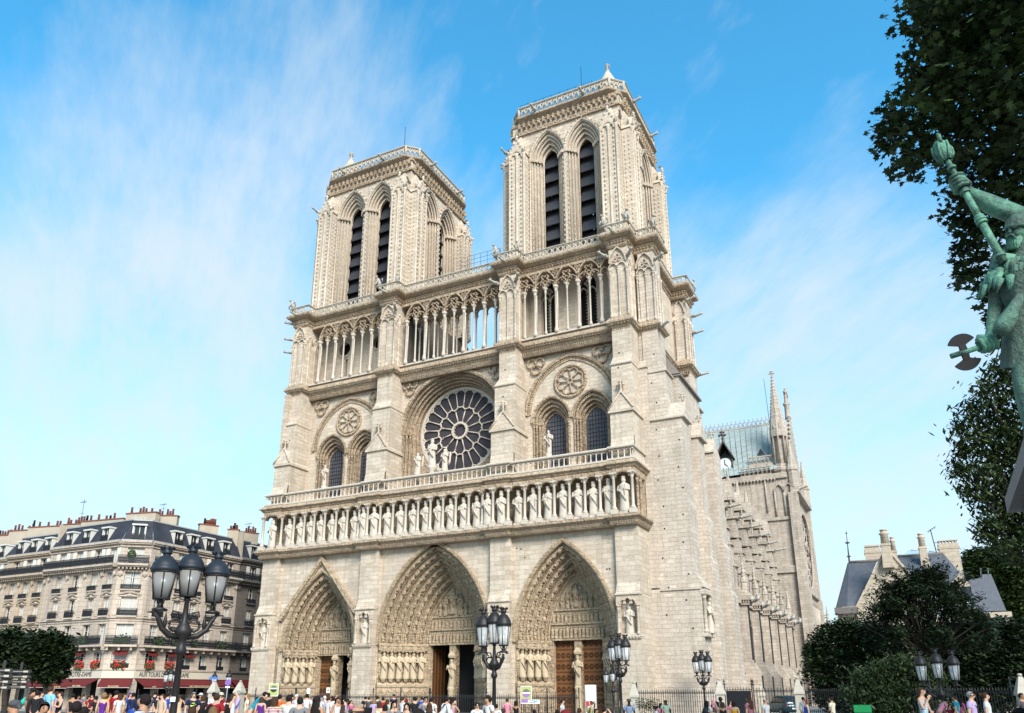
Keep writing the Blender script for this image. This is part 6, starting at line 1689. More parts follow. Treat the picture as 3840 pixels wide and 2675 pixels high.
m_=MB(TH); a=q3(862,378,6); b=q3(1200,362,6); c=q3(960,340,7); d_=q3(1100,345,7); m_.add([a,b,d_,c],[(0,1,2,3)]); m_.tube(c,d_,.06); m_.tube(a,c,.05); m_.tube(b,d_,.05); m_.build('roof_lantern',plain('lantern_glazing',(.32,.4,.43),.2,0,.2,1,.6),HOUSE)
m_=MB(TH); p_=q3(485,430,4.5); t_=q3(460,190,4.5); m_.tube(p_,t_,.09,.025,6); 
for k,w in ((.18,.22),(.62,.26),(.93,.1)):
    c=[p_[i]+(t_[i]-p_[i])*k for i in range(3)]; m_.blob(*c,w,w,.14)
m_.build('roof_finial',HSL,HOUSE)
m_=MB(TH); a=P5(1285,600,1.2); b=P5(1400,600,1.2); c=P5(1332,520,1.2); zb=P5(1285,720,1.2)[1]
m_.prism([(a[0]-.2,zb),(b[0]+.1,zb),(b[0]+.1,a[1]),(c[0],c[1]),(a[0]-.2,a[1])],'y',1.0,4); dm=m_.build('dormer',CREAM,HOUSE)
m_=MB(TH); m_.box((a[0]+b[0])/2-.1,(a[0]+b[0])/2+.75,.97,1.02,zb+.2,a[1]-.3); m_.build('pane',PANE,dm)
slate([q3(1398,562,2),q3(1520,556,2),q3(1535,800,.5),q3(1425,780,.5)])
m_=MB(TH); a=q3(1512,812,.5); b=q3(1700,806,.5); t0=q3(1512,525,2.2); t1=q3(1580,522,2.2)
m_.add([a,b,(b[0],5,b[2]),(a[0],5,a[2]),t0,t1,(t1[0],3,t1[2]),(t0[0],3,t0[2])],[(0,1,5,4),(1,2,6,5),(2,3,7,6),(3,0,4,7),(4,5,6,7)]); m_.build('roof',HSL,HOUSE)
m_=MB(TH); b=q3(1735,812,.5); m_.box(a[0],b[0],.2,5.2,a[2]-.55,a[2]-.1); m_.box(a[0]+.4,b[0]-.1,.5,5,0,a[2]-.5); m_.box(a[0]-9,a[0]+.5,2,5,0,a[2]-.3); m_.build('wall',CREAM,HOUSE)
m_=MB(TH); 
for x in (1503,1560): a=q3(x,545,2.2); b=q3(x-3,485,2.2); m_.tube(a,b,.07,.04,5); m_.blob(*b,.12,.12,.14)
m_.build('roof_finial',HSL,HOUSE)
m_=MB(TH); a=q3(1160,360,5); b=q3(1112,180,5); m_.tube(a,b,.04,n=4); m_.tube(q3(1090,195,5),q3(1152,155,5),.03,n=4); m_.tube(q3(1140,280,5),q3(1180,282,5),.025,n=4)
for x in (1095,1110,1130,1145): m_.tube(q3(x-4,205-(x-1090)*.65-8,4.8),q3(x+4,205-(x-1090)*.65+4,5.2),.018,n=4)
tag(m_.build('television_aerial',IRON),'television aerial above the stone house roof between chimneys','aerial','television aerials on the roofs')

# ================================================================= TREES
def leafmat(name,c1,c2,rough=.55,tr=.12):
    mt,nt,b=nmat(name); g=N(nt,'ShaderNodeNewGeometry'); f=noise(nt,g.outputs['Position'],1.1,3)
    r_=g.outputs['Random Per Island']; f=mth(nt,'ADD',mth(nt,'MULTIPLY',f,.7),mth(nt,'MULTIPLY',r_,.45))
    nt.links.new(ramp(nt,f,[(.25,c1),(.85,c2)]),b.inputs['Base Color']); b.inputs['Roughness'].default_value=rough; b.inputs['Specular IOR Level'].default_value=.2
    return mt
LF_P=leafmat('plane_leaf',(.010,.020,.006),(.032,.056,.014)); LF_C=leafmat('chestnut_leaf',(.012,.024,.008),(.045,.065,.018)); LF_Y=leafmat('yew_needle',(.009,.018,.010),(.034,.052,.022)); LF_B=leafmat('shrub_leaf',(.012,.025,.011),(.05,.075,.028)); LF_F=leafmat('far_tree_leaf',(.018,.035,.010),(.055,.085,.022)); LF_D=leafmat('street_tree_leaf',(.008,.015,.006),(.025,.04,.012))
BARK=plain('bark',(.04,.033,.026),.9,0,.4,3,.1,.05)
SHAPES={'plane':[(0,-.5),(.12,-.3),(.5,-.28),(.28,-.02),(.48,.22),(.16,.2),(0,.55),(-.16,.2),(-.48,.22),(-.28,-.02),(-.5,-.28),(-.12,-.3)],
 'lance':[(0,-.5),(.16,.0),(.1,.3),(0,.5),(-.1,.3),(-.16,0)],'oval':[(0,-.5),(.26,-.1),(.2,.25),(0,.5),(-.2,.25),(-.26,-.1)],'needle':[(0,-.5),(.13,.1),(0,.5),(-.13,.1)]}
def leaves(mb,c,rad,n,size,shape,rng,droop=.5,shell=.35,squash=(1,1,1)):
    S=SHAPES[shape]; fc=[tuple(range(len(S)))]
    for _ in range(n):
        while True:
            x,y,z=rng.uniform(-1,1),rng.uniform(-1,1),rng.uniform(-1,1); q=x*x+y*y+z*z
            if q<1: break
        q=sqrt(q)+1e-6; t=(shell+(1-shell)*rng.random()); k=t/q if rng.random()<.7 else 1
        px,py,pz=c[0]+x*k*rad*squash[0],c[1]+y*k*rad*squash[1],c[2]+z*k*rad*squash[2]
        az=rng.uniform(0,6.283); L=Vector((cos(az),sin(az),-droop+rng.uniform(-.5,.5))).normalized(); W=L.cross(Vector((rng.uniform(-.6,.6),rng.uniform(-.6,.6),1))).normalized()
        s=size*rng.uniform(.5,1.4)
        mb.add([(px+L.x*b*s+W.x*a*s,py+L.y*b*s+W.y*a*s,pz+L.z*b*s+W.z*a*s) for a,b in S],fc,False)
def tree(name,label,cat,clusters,leafsize,shape,mat,rng,base,trunk_r,dens,group=None,droop=.5,shell=.3,sq=(1,1,1),limbs=True,sprays=None):
    """clusters: (u,v,dist,radius px); base: (u,dist) of the trunk"""
    r=empty(name,(0,0,0)); tag(r,label,cat,group)
    cr=MB(); pts=[]
    for (u,v,d,rp) in clusters:
        p=at(u,v,d); sl_=(p-CAM_POS).length; R=rp/FPX*sl_; pts.append((p,R))
        n=int(dens*(R/leafsize)**2)
        leaves(cr,p,R,n,leafsize,shape,rng,droop,shell,sq)
        # ragged twigs reaching out of the cluster
        for q in range(max(5,int(n*.035))):
            t=rng.uniform(0,6.28); el_=rng.uniform(-.7,.9); dr=Vector((cos(t)*cos(el_),sin(t)*cos(el_),sin(el_))); e_=p+dr*R*rng.uniform(.92,1.22)
            leaves(cr,e_,leafsize*1.6,rng.randint(3,7),leafsize,shape,rng,droop,.1)
    cr.build('crown',mat,r,recalc=False)
    if base:
        tk=MB(); b=ground(*base); top=sum((p for p,_ in pts),Vector())/len(pts)
        fork=Vector((b.x+(top.x-b.x)*.3,b.y+(top.y-b.y)*.3,max(1.5,min(p.z-R for p,R in pts)*.75)))
        tk.path([b,(b+fork)/2+Vector((.1,.1,0)),fork,fork+(top-fork)*.5],[trunk_r*1.25,trunk_r,trunk_r*.85,trunk_r*.45],9)
        for p,R in (pts[::3] if limbs else []): tk.path([fork+(top-fork)*rng.uniform(0,.45),(fork+p)/2+Vector((0,0,.4)),p],[trunk_r*.35,trunk_r*.2,trunk_r*.06],6)
        tk.build('trunk',BARK,r)
    return r
rg=random.Random(21)
# foreground plane tree
pc=[(3430,30,17,110),(3560,20,16,130),(3700,40,17,150),(3830,10,16,140),(3480,150,17,90),(3600,170,16.5,130),(3740,200,17,140),(3850,180,16,130),(3400,300,17,80),(3500,300,16,110),(3620,320,17,120),(3760,330,16,130),(3860,350,17,120),(3330,440,16.5,75),(3270,540,17,50),(3300,490,17,75),(3420,430,16,110),(3540,450,17,120),(3670,460,16.5,130),(3800,480,17,130),(3370,560,16.5,90),(3370,640,17,55),(3480,580,16.5,90),(3600,600,18.5,90),(3720,600,18,120),(3840,600,18.5,120),(3600,720,18.5,80),(3700,740,18,95),(3800,720,18,100),(3590,830,18.5,55),(3660,850,18.5,75),(3760,850,18,90),(3600,930,18.5,60),(3680,960,18.5,70),(3640,1030,18.5,60),(3730,1040,18.5,70),(3710,1120,18.5,45),(3730,1190,18.5,40),(3770,1270,18.5,38),(3850,1000,18,90),(3900,780,18,120),(3950,400,17,160),(3950,100,17,160),(3960,1150,18,110)]
pc=[(u+(40 if u<3450 else 15 if u<3600 else 0),v,d,r_*(.88 if u<3450 else 1)) for u,v,d,r_ in pc]
pc+=[(4130,80,18,190),(4130,380,18.5,190),(4150,680,19,170),(4350,0,19,210),(4380,330,20,220),(4400,640,20,180),(4600,150,20,230),(4640,500,21,220),(4850,250,21,230),(4900,560,22,200),(4300,-280,18,220),(4650,-250,20,230),(4050,-250,17,190),(3800,-220,16.5,170),(5050,0,22,220)]
tree('plane_tree','dark plane tree hanging into the top right corner with star shaped leaves','tree',pc,.165,'plane',LF_P,rg,(4700,21),.45,14,None,.55,.12,(1,1,1),False)
PT=[o for o in COL.objects if o.name.startswith('plane_tree')][0]
m_=MB()
for pts,r0 in (([(4150,560,17.5),(3860,470,17.2),(3640,455,16.8),(3480,520,16.5),(3340,500,16.5)],.10),([(4150,260,17.5),(3800,200,17),(3620,120,16.6),(3470,60,16.8)],.10),([(4150,760,18.6),(3850,790,18.4),(3690,880,18.4),(3640,1010,18.5)],.07),([(3700,455,17),(3560,580,16.8),(3420,640,16.6)],.04),([(3800,470,17.1),(3700,640,17.6),(3600,720,18.3)],.045),([(3690,145,16.8),(3560,280,16.4),(3430,330,16.8)],.04),([(3860,790,18.4),(3780,980,18.2),(3740,1180,18.5)],.05)):
    n=len(pts); m_.path([at(*p) for p in pts],[r0*(1-.8*k/(n-1)) for k in range(n)],7)
m_.build('branch',BARK,PT)
# chestnut behind the statue
cc_=[(3800,1370,34,70),(3740,1420,34,55),(3850,1440,34,80),(3700,1480,33,60),(3790,1520,34,90),(3640,1540,33,50),(3720,1580,34,85),(3830,1620,34,100),(3600,1600,33,40),(3660,1650,33,80),(3760,1700,34,100),(3610,1690,33,40),(3600,1760,33,45),(3670,1770,33,80),(3780,1800,34,100),(3640,1840,33,50),(3730,1880,34,85),(3830,1900,34,100),(3700,1960,33,50),(3780,1990,34,75),(3860,2020,34,80),(3710,2020,33,35),(3700,2000,33,40),(3760,2050,33,50),(3830,2080,34,60),(3900,1700,34,130),(3920,1960,34,120)]
cc_+=[(4050,1500,35,150),(4080,1750,36,160),(4060,2000,35,130),(4250,1450,37,170),(4300,1700,37,180),(4280,1950,37,150),(4480,1600,38,160),(4480,1850,38,150)]
tree('chestnut_tree','dark chestnut tree at the right edge behind the statue','tree',cc_,.26,'lance',LF_C,rg,(4250,36),.35,36,None,.8,.25,(1,1,.8))
# yew in front of the house: tiers of upswept sprays
yc=[]
for y0,xl,xr_,n in ((500,1040,1110,2),(545,1000,1190,4),(600,860,1250,7),(660,770,1330,9),(720,760,1400,10),(780,700,1440,11),(850,660,1500,12),(920,680,1540,12),(990,700,1560,11),(1060,720,1560,10)):
    for k in range(n): x=xl+(xr_-xl)*k/(n-1); u,v=D5(x+rg.uniform(-18,18),y0+rg.uniform(-18,18)+20*abs(2*k/(n-1)-1)); yc.append((u,v,57+rg.uniform(-1.5,1.5),rg.uniform(17,30)))
for x,y in ((850,545),(880,570),(750,590),(780,625),(1165,490),(1222,505),(1070,478),(690,690),(630,820),(1345,600),(1370,560),(1290,640),(1500,830),(1565,890),(640,900),(930,510),(1000,520),(1120,520),(700,760),(1440,720)): 
    for k in range(9):
        t=.5+.64*k/8; u,v=D5(1090+(x-1090)*t,800+(y-800)*t-12*sin(t*3.1)); yc.append((u,v,56.6,max(4,30*(1.05-t))))
tree('yew_tree','dark conifer with ragged upswept branches before the stone house','tree',yc,.34,'needle',LF_Y,rg,(3490,58),.2,95,'trees behind the right fence',-.35,.3)
def shrubs(box,n,d,r0,r1): 
    out=[]
    for _ in range(n): u,v=D5(rg.uniform(box[0],box[2]),rg.uniform(box[1],box[3])); out.append((u,v,d+rg.uniform(-2,2),rg.uniform(r0,r1)))
    return out
b1=[(*D5(x,y),61,r_) for x,y,r_ in ((300,1000,40),(240,1080,45),(380,960,40),(480,960,45),(590,985,45),(690,1010,50),(260,1180,55),(380,1080,60),(520,1090,60),(660,1120,60),(200,1130,30),(260,1300,60),(400,1230,70),(560,1240,70),(300,1420,50),(440,1390,60),(800,1020,55),(900,1050,60),(800,1150,60),(540,930,22),(420,930,25),(330,1500,40),(400,1520,50),(190,1240,22),(270,1480,30))]
tree('bushy_tree','broad dark bushy tree hiding the end of the church','tree',b1,.24,'oval',LF_B,rg,(3200,62),.2,60,'trees behind the right fence',.3,.35)
b2=[(*D5(x,y),56,r_) for x,y,r_ in ((620,1330,60),(760,1270,65),(900,1230,65),(1020,1260,65),(560,1450,60),(700,1430,65),(850,1400,65),(1000,1400,65),(1120,1330,50),(620,1560,60),(760,1550,60),(900,1530,60),(1040,1530,55),(1140,1450,45))]
tree('cedar_shrub','layered grey green shrub with drooping sprays left of the right hand lamp','shrub',b2,.3,'needle',LF_B,rg,(3370,57),.15,90,'trees behind the right fence',.7,.35,(1,1,.6))
b3=[(*D5(x,y),62,r_) for x,y,r_ in ((1250,1050,70),(1400,1050,70),(1560,1020,70),(1700,1010,65),(1820,1050,70),(1250,1200,70),(1400,1200,75),(1560,1180,75),(1720,1170,75),(1840,1200,70),(1300,1350,70),(1450,1340,75),(1600,1330,75),(1750,1320,75),(1640,960,40),(1760,960,45),(1300,1480,60),(1450,1490,60),(1600,1480,60),(1740,1480,60),(1850,1400,60))]
tree('dark_thicket','dark thicket of evergreen shrubs behind the right hand lamp','shrub',b3,.26,'oval',LF_Y,rg,(3620,63),.2,55,'trees behind the right fence',.3,.35)
b4=[(*D5(x,y),105,r_) for x,y,r_ in ((1420,400,30),(1480,380,35),(1560,400,40),(1640,410,40),(1720,430,45),(1400,470,40),(1500,460,50),(1620,500,60),(1740,520,60),(1420,540,40),(1680,600,60),(1780,620,60),(1720,700,60),(1800,760,60),(1750,850,55),(1830,900,60),(1770,950,40),(1840,500,60))]
tree('far_tree','lighter green tree rising behind the stone house at right','tree',b4,.42,'oval',LF_F,rg,(3760,106),.4,50,'trees behind the right fence',.3,.35)
def D1(x,y): return x/1.938,1850+y/1.938
t1=[(*D1(x,y),52,r_) for x,y,r_ in ((60,1060,40),(120,1030,25),(20,1110,45),(150,1090,45),(60,1160,50),(160,1170,45),(20,1230,40),(90,1250,45),(-40,1130,60),(140,1260,35))]
tree('street_tree','dark street tree at the left edge behind the direction signs','tree',t1,.27,'oval',LF_D,rg,(20,52),.16,60,'street trees by the café',.4,.3)
t2=[(*D1(x,y),50,r_) for x,y,r_ in ((270,1080,40),(350,1080,40),(420,1090,40),(400,1040,22),(250,1150,50),(350,1160,55),(440,1160,45),(240,1240,45),(320,1250,50),(420,1240,50),(490,1210,22),(280,1310,35),(370,1320,40),(440,1310,30),(200,1200,35))]
tree('street_tree','dark rounded street tree in front of the café sign','tree',t2,.27,'oval',LF_D,rg,(175,50),.16,60,'street trees by the café',.4,.3)
# hedges
def hedge(u0,u1,d,h,label,mat):
    m_=MB(); a=ground(u0,d); b=ground(u1,d)
    for q in range(int((b-a).length*170)):
        t=rg.random(); p=a+(b-a)*t; leaves(m_,(p.x,p.y+rg.uniform(-.4,.4),rg.uniform(.1,h)),.12,1,.12,'oval',rg,.2,.2)
    tag(m_.build('clipped_hedge',mat,recalc=False),label,'hedge')
hedge(-40,215,24,1.12,'low clipped hedge at the bottom left behind the orange shirt',LF_F)
for i,(u,d) in enumerate(((2407,60),(2445,61))):
    m_=MB(); leaves(m_,(0,0,.95),.55,420,.13,'oval',rg,.2,.3,(1.3,1,1)); p=ground(u,d); tag(m_.build('planter_shrub',LF_D,loc=(p.x,p.y,0)),('small dark shrub just right of the right portal pillar','small dark shrub farther right behind the fence')[i],'shrub')
p=ground(3227,47); m_=MB(); m_.box(-.42,.42,-.02,.02,.75,1.12); o=m_.build('green_banner',plain('banner_green',(.02,.36,.10),.6),loc=(p.x,p.y,0)); o.rotation_euler=(0,0,along_view(3227)); tag(o,'bright green banner on the fence under the dark shrubs','banner')
# ================================================================= BRONZE STATUE
def skin(name, verts, edges, radii, mat, sub=2, parent=None, root=0):
    """one continuous body grown round a skeleton"""
    me=bpy.data.meshes.new(name); me.from_pydata([tuple(v) for v in verts],edges,[]); o=bpy.data.objects.new(name,me); COL.objects.link(o)
    md=o.modifiers.new('s','SKIN'); md.use_smooth_shade=True
    for i,v in enumerate(me.skin_vertices[0].data): r=radii[i]; v.radius=(r,r) if isinstance(r,(int,float)) else r; v.use_root=(i==root)
    m2=o.modifiers.new('u','SUBSURF'); m2.levels=sub; m2.render_levels=sub
    dg=bpy.context.evaluated_depsgraph_get(); nm=bpy.data.meshes.new_from_object(o.evaluated_get(dg)); bpy.data.objects.remove(o); bpy.data.meshes.remove(me)
    nm.name=name; nm.materials.clear(); nm.materials.append(mat); nm.polygons.foreach_set('use_smooth',[True]*len(nm.polygons))
    q=bpy.data.objects.new(name,nm); COL.objects.link(q)
    if parent: q.parent=parent
    return q
mt,nt,b=nmat('bronze_verdigris'); g=N(nt,'ShaderNodeNewGeometry'); P_=g.outputs['Position']
v1=ramp(nt,noise(nt,vscale(nt,P_,(2.2,2.2,.9)),1.3,6,.65),[(.44,0),(.60,1)])
sx_=N(nt,'ShaderNodeSeparateXYZ'); nt.links.new(g.outputs['Normal'],sx_.inputs[0])
col=mixc(nt,v1,(.022,.026,.023),(.085,.22,.145)); col=mixc(nt,mth(nt,'MULTIPLY',noise(nt,P_,14,3),.5),col,(.17,.32,.235))
nt.links.new(col,b.inputs['Base Color']); b.inputs['Roughness'].default_value=.65; b.inputs['Metallic'].default_value=.15; bump(nt,b,noise(nt,P_,7,6,.7),.9,.09)
BRZ=mt
mt,nt,b=nmat('bronze_light'); g=N(nt,'ShaderNodeNewGeometry'); v1=ramp(nt,noise(nt,g.outputs['Position'],4.5,6,.65),[(.36,0),(.58,1)]); bump(nt,b,noise(nt,g.outputs['Position'],8,6,.7),.8,.06)
nt.links.new(mixc(nt,v1,(.025,.06,.042),(.10,.27,.175)),b.inputs['Base Color']); b.inputs['Roughness'].default_value=.6; BRZL=mt
BRZD=plain('bronze_dark',(.014,.012,.012),.7,.1,.3,3)
SD=9.0
ST=empty('bronze_statue',(0,0,0)); tag(ST,'green bronze warrior statue raising a sceptre and holding a double axe','statue')
def j(u,v,dd=0): return at(u,v,SD+dd)
pxm=lambda v,px:px/FPX*(at(3800,v,SD)-CAM_POS).length
J={'pel':j(3890,1270),'wai':j(3880,1150),'che':j(3868,1035),'shc':j(3862,960),'nec':j(3838,930,-.05),'hea':j(3815,868,-.12),'crn':j(3822,815,-.1),
 'rs':j(3850,905,.15),'rsu':j(3822,812,.05),'re':j(3716,768,-.05),'rw':j(3622,714,-.1),'rh':j(3604,690,-.12),
 'ls':j(3775,985,-.05),'le':j(3738,1130,-.05),'lw':j(3714,1255,-.15),'lh':j(3700,1290,-.18),
 'hl':j(3850,1300,-.05),'kl':j(3842,1450,-.15),'al':j(3880,1650,-.1),'fl':j(3868,1690,-.3),'hr':j(3935,1300,.1),'kr':j(3950,1470,0),'ar':j(3960,1660,.15),'fr':j(3940,1700,0)}
K_=list(J); ix={k:i for i,k in enumerate(K_)}
ed=[('pel','wai'),('wai','che'),('che','shc'),('shc','nec'),('nec','hea'),('hea','crn'),('shc','rs'),('rs','rsu'),('rsu','re'),('re','rw'),('rw','rh'),('shc','ls'),('ls','le'),('le','lw'),('lw','lh'),('pel','hl'),('hl','kl'),('kl','al'),('al','fl'),('pel','hr'),('hr','kr'),('kr','ar'),('ar','fr')]
rd={'pel':.25,'wai':.23,'che':.28,'shc':.2,'nec':.085,'hea':.10,'crn':.085,'rs':.11,'rsu':.095,'re':.085,'rw':.055,'rh':.06,'ls':.15,'le':.085,'lw':.05,'lh':.055,'hl':.16,'kl':.11,'al':.075,'fl':.06,'hr':.16,'kr':.11,'ar':.075,'fr':.06}
skin('body',[J[k] for k in K_],[(ix[a],ix[b_]) for a,b_ in ed],[rd[k] for k in K_],BRZ,2,ST)
V3=_u2.normalized(); R3=_r2.normalized(); F3=_f.normalized()
def off(p,r=0,u=0,f=0): return p+R3*r+V3*u+F3*f
# sleeve
e=MB(); e.path([J['rw']+(J['re']-J['rw'])*.1,J['re']+(J['rw']-J['re'])*.45,J['re'],J['rsu'],off(J['rs'],.05,.05)],[.052,.078,.10,.108,.125],12); e.path([off(J['ls'],-.01,.05),(J['ls']+J['le'])*.5,J['le']+(J['ls']-J['le'])*.28],[.135,.125,.13],12); e.build('sleeve',BRZL,ST)
# tunic skirt, fur collar, belt
e=MB(); c0=J['wai']; c1=off(J['pel'],.0,-.30)
rings=[]
for t,r_ in ((-.55,.30),(-.2,.31),(0,.27),(.15,.29),(.5,.30),(.8,.32),(1.0,.33)):
    c=c0+(c1-c0)*t; rings.append((c,r_))
n=26; pts=[]
for i,(c,r_) in enumerate(rings):
    for k in range(n): a=2*pi*k/n; q=r_*(1+.05*sin(a*7+i*.4)); pts.append(c+R3*(q*cos(a))+F3*(q*.75*sin(a)))
e.add(pts,[(i*n+k,i*n+(k+1)%n,(i+1)*n+(k+1)%n,(i+1)*n+k) for i in range(len(rings)-1) for k in range(n)],True); e.build('tunic',BRZ,ST)
e=MB(); rr=random.Random(3)
for q in range(170):
    a=rr.uniform(0,6.28); t=rr.random(); c=off(J['shc'],-.06,.0)+R3*((.16+.17*t)*cos(a)*1.2)+V3*(-.05-.26*t*t)+F3*((.14+.12*t)*sin(a))
    d_=(V3*-1+R3*(.4*cos(a))+F3*(.4*sin(a))).normalized(); e.tube(c,c+d_*.16,.045,.006,5)
e.build('fur_collar',BRZL,ST)
# helmet, face, beard
HS=.70; h=J['hea']+V3*-.0; L3=(-R3*.93-F3*.36).normalized(); S3=L3.cross(V3).normalized()
def hb(m_,l,u,s_,r,ru=None,rs=None): 
    o=h+(L3*l+V3*u+S3*s_)*HS; m_.ball(o.x,o.y,o.z,r*HS,(rs or r)*HS,(ru or r)*HS,10,8)
e=MB(); hb(e,.015,.0,0,.135,.17); hb(e,.15,.0,0,.028,.05); hb(e,.165,-.025,0,.026,.024); hb(e,.115,.035,-.055,.05,.028); hb(e,.115,.035,.055,.05,.028); hb(e,.09,-.05,-.07,.05,.06); hb(e,.09,-.05,.07,.05,.06); hb(e,.135,-.075,0,.02,.012,.05)
e.build('face',BRZL,ST)
e=MB()
for q in range(90):
    a=rr.uniform(-1.3,1.3); t=rr.random(); p=h+(L3*(.1*cos(a)+.03)+S3*(.11*sin(a))+V3*(-.08-.1*t))*HS; e.tube(p,p+(V3*-.13+L3*.03)*HS,.017,.003,5)
for s_ in (-1,1): e.path([h+(L3*.165+V3*-.06)*HS,h+(L3*.155+V3*-.085+S3*(s_*.05))*HS,h+(L3*.12+V3*-.15+S3*(s_*.075))*HS],[.014,.017,.006],6)
e.build('beard',BRZL,ST)
for s_ in (-1,1): e=MB(); o=h+(L3*.135+V3*.018+S3*(s_*.05))*HS; e.ball(o.x,o.y,o.z,.021,.021,.016); e.build('eye_hollow',BRZD,ST)
e=MB(); n=14; pts=[]
prof=[(.165,.04),(.18,.055),(.165,.075),(.155,.14),(.125,.2),(.07,.245),(.02,.265)]
for r_,u in prof:
    for k in range(n): a=2*pi*k/n; pts.append(h+(V3*u+L3*(r_*cos(a))+S3*(r_*sin(a)))*HS)
e.add(pts,[(i*n+k,i*n+(k+1)%n,(i+1)*n+(k+1)%n,(i+1)*n+k) for i in range(len(prof)-1) for k in range(n)],True)
p=h+V3*.05*HS
for s_ in (-1,1): e.path([p+(S3*(s_*.15)-L3*.02)*HS,p+(S3*(s_*.15)+V3*-.1-L3*.03)*HS,p+(S3*(s_*.12)+V3*-.18-L3*.04)*HS],[.028,.03,.02],6)
e.build('helmet',BRZ,ST)
# hands closed round the shafts
def fist(p,ax,back,par,s_=1):
    """p centre of grip, ax shaft direction, back: from grip to wrist"""
    ax=ax.normalized(); back=(back-ax*back.dot(ax)).normalized(); sd=ax.cross(back).normalized()
    e=MB()
    e.path([p+back*.115*s_-ax*.05,p+back*.075*s_,p+back*.045*s_+ax*.05],[.05*s_,.062*s_,.05*s_],8)
    for q in range(4):
        o=p+ax*((q-1.5)*.040*s_); r_=(.021,.023,.022,.019)[q]*s_
        e.path([o+back*.075*s_+sd*.03,o+back*.02+sd*.068*s_,o-back*.052*s_+sd*.038*s_,o-back*.058*s_-sd*.022*s_,o-back*.015-sd*.055*s_],[r_*1.15,r_*1.15,r_*1.1,r_,r_*.8],7)
    e.path([p+back*.08*s_-ax*.045,p+back*.02-sd*.06*s_-ax*.06,p-back*.04*s_-sd*.045*s_+ax*.0,p-back*.06*s_-sd*.005+ax*.02],[.03*s_,.027*s_,.024*s_,.017*s_],7)
    return e.build('hand',BRZL,par)
s0=j(3765,985,-.25); s1=j(3552,600,-.25); axd=(s1-s0).normalized(); gp=j(3596,686,-.25)
# the grip lies on the shaft line
gp=s0+axd*((gp-s0).dot(axd)); fist(gp,axd,(J['rw']-gp),ST,1.15)
e=MB(); L_=(s1-s0).length
e.tube(s0,s0+axd*(L_*.42),.04,.037,10); e.tube(s0+axd*(L_*.42),s0+axd*(L_*.7),.036,.033,10); e.tube(s0+axd*(L_*.7),s1,.027,.025,10)
for t,r_ in ((.05,.05),(.36,.058),(.385,.06),(.41,.05),(.66,.052),(.68,.045),(.9,.05)): e.tube(s0+axd*(L_*t),s0+axd*(L_*(t+.025)),r_,r_*.92,12)
sp_o=e.build('sceptre_shaft',BRZL,ST)
e=MB(); u_=axd.orthogonal().normalized(); w_=axd.cross(u_)
prof=[(.045,-.01),(.08,.04),(.095,.12),(.085,.2),(.05,.25)]; n=8; pts=[]
for r_,t in prof:
    for k in range(n): a=2*pi*k/n; pts.append(s1+axd*t+u_*(r_*cos(a))+w_*(r_*sin(a)))
e.add(pts,[(i*n+k,i*n+(k+1)%n,(i+1)*n+(k+1)%n,(i+1)*n+k) for i in range(4) for k in range(n)]+[tuple(4*n+k for k in range(n))],True)
for k in range(2): a=2*pi*k/2+.9; c=s1+axd*.2+u_*(.07*cos(a))+w_*(.07*sin(a)); e.path([c,c+axd*.07+u_*(.05*cos(a))+w_*(.05*sin(a)),c+axd*.11+u_*(.02*cos(a))+w_*(.02*sin(a))],[.024,.02,.01],6)
for k in range(6): a=2*pi*k/6; e.path([s1+axd*t+u_*(r_*1.03*cos(a+t*3))+w_*(r_*1.03*sin(a+t*3)) for r_,t in prof[:4]],.014,5)
e.build('sceptre_head',BRZL,ST)
# double axe
a0=j(3566,1337,-.35); a1=j(3732,1284,-.2); ax=(a1-a0).normalized()
g2=a0+ax*((j(3697,1292,-.2)-a0).dot(ax)); fist(g2,ax,(J['lw']-g2),ST,1.05)
e=MB(); e.tube(a0,a1,.028,.026,10); e.build('axe_shaft',BRZL,ST)
up=(V3-ax*V3.dot(ax)).normalized(); th=ax.cross(up).normalized(); c=a0+ax*.135
e=MB()
for s_ in (1,-1):
    o=[]; n=14
    for k in range(n+1): t=-1.0+2.0*k/n; o.append((.155*sin(t)*1.0,.02+.17*cos(t)))
    o2=[]
    for k in range(n+1): t=1.0-2.0*k/n; q=sin(t); o2.append((.15*q*.98, .05+.062*abs(q)**.8))
    poly=o+o2[1:-1]
    f=[c+ax*x+up*(s_*y)-th*.012 for x,y in poly]; bk=[c+ax*x+up*(s_*y)+th*.012 for x,y in poly]; m_=len(poly)
    tr_=tessellate_polygon([[Vector((x,y,0)) for x,y in poly]])
    e.add(f+bk,[tuple(t) for t in tr_]+[tuple(m_+i for i in reversed(t)) for t in tr_]+[(i,(i+1)%m_,m_+(i+1)%m_,m_+i) for i in range(m_)])
    e.hexa([c-ax*.035-th*.02,c+ax*.035-th*.02,c+ax*.035+th*.02,c-ax*.035+th*.02],[c-ax*.03+up*(s_*.08)-th*.014,c+ax*.03+up*(s_*.08)-th*.014,c+ax*.03+up*(s_*.08)+th*.014,c-ax*.03+up*(s_*.08)+th*.014])
e.build('axe_blade',BRZD,ST)
# horn at the hip
e=MB(); e.path([j(3755,1250,-.35),j(3768,1215,-.35),j(3800,1165,-.33),j(3828,1108,-.3)],[.085,.09,.065,.04],10); e.build('drinking_horn',BRZ,ST)
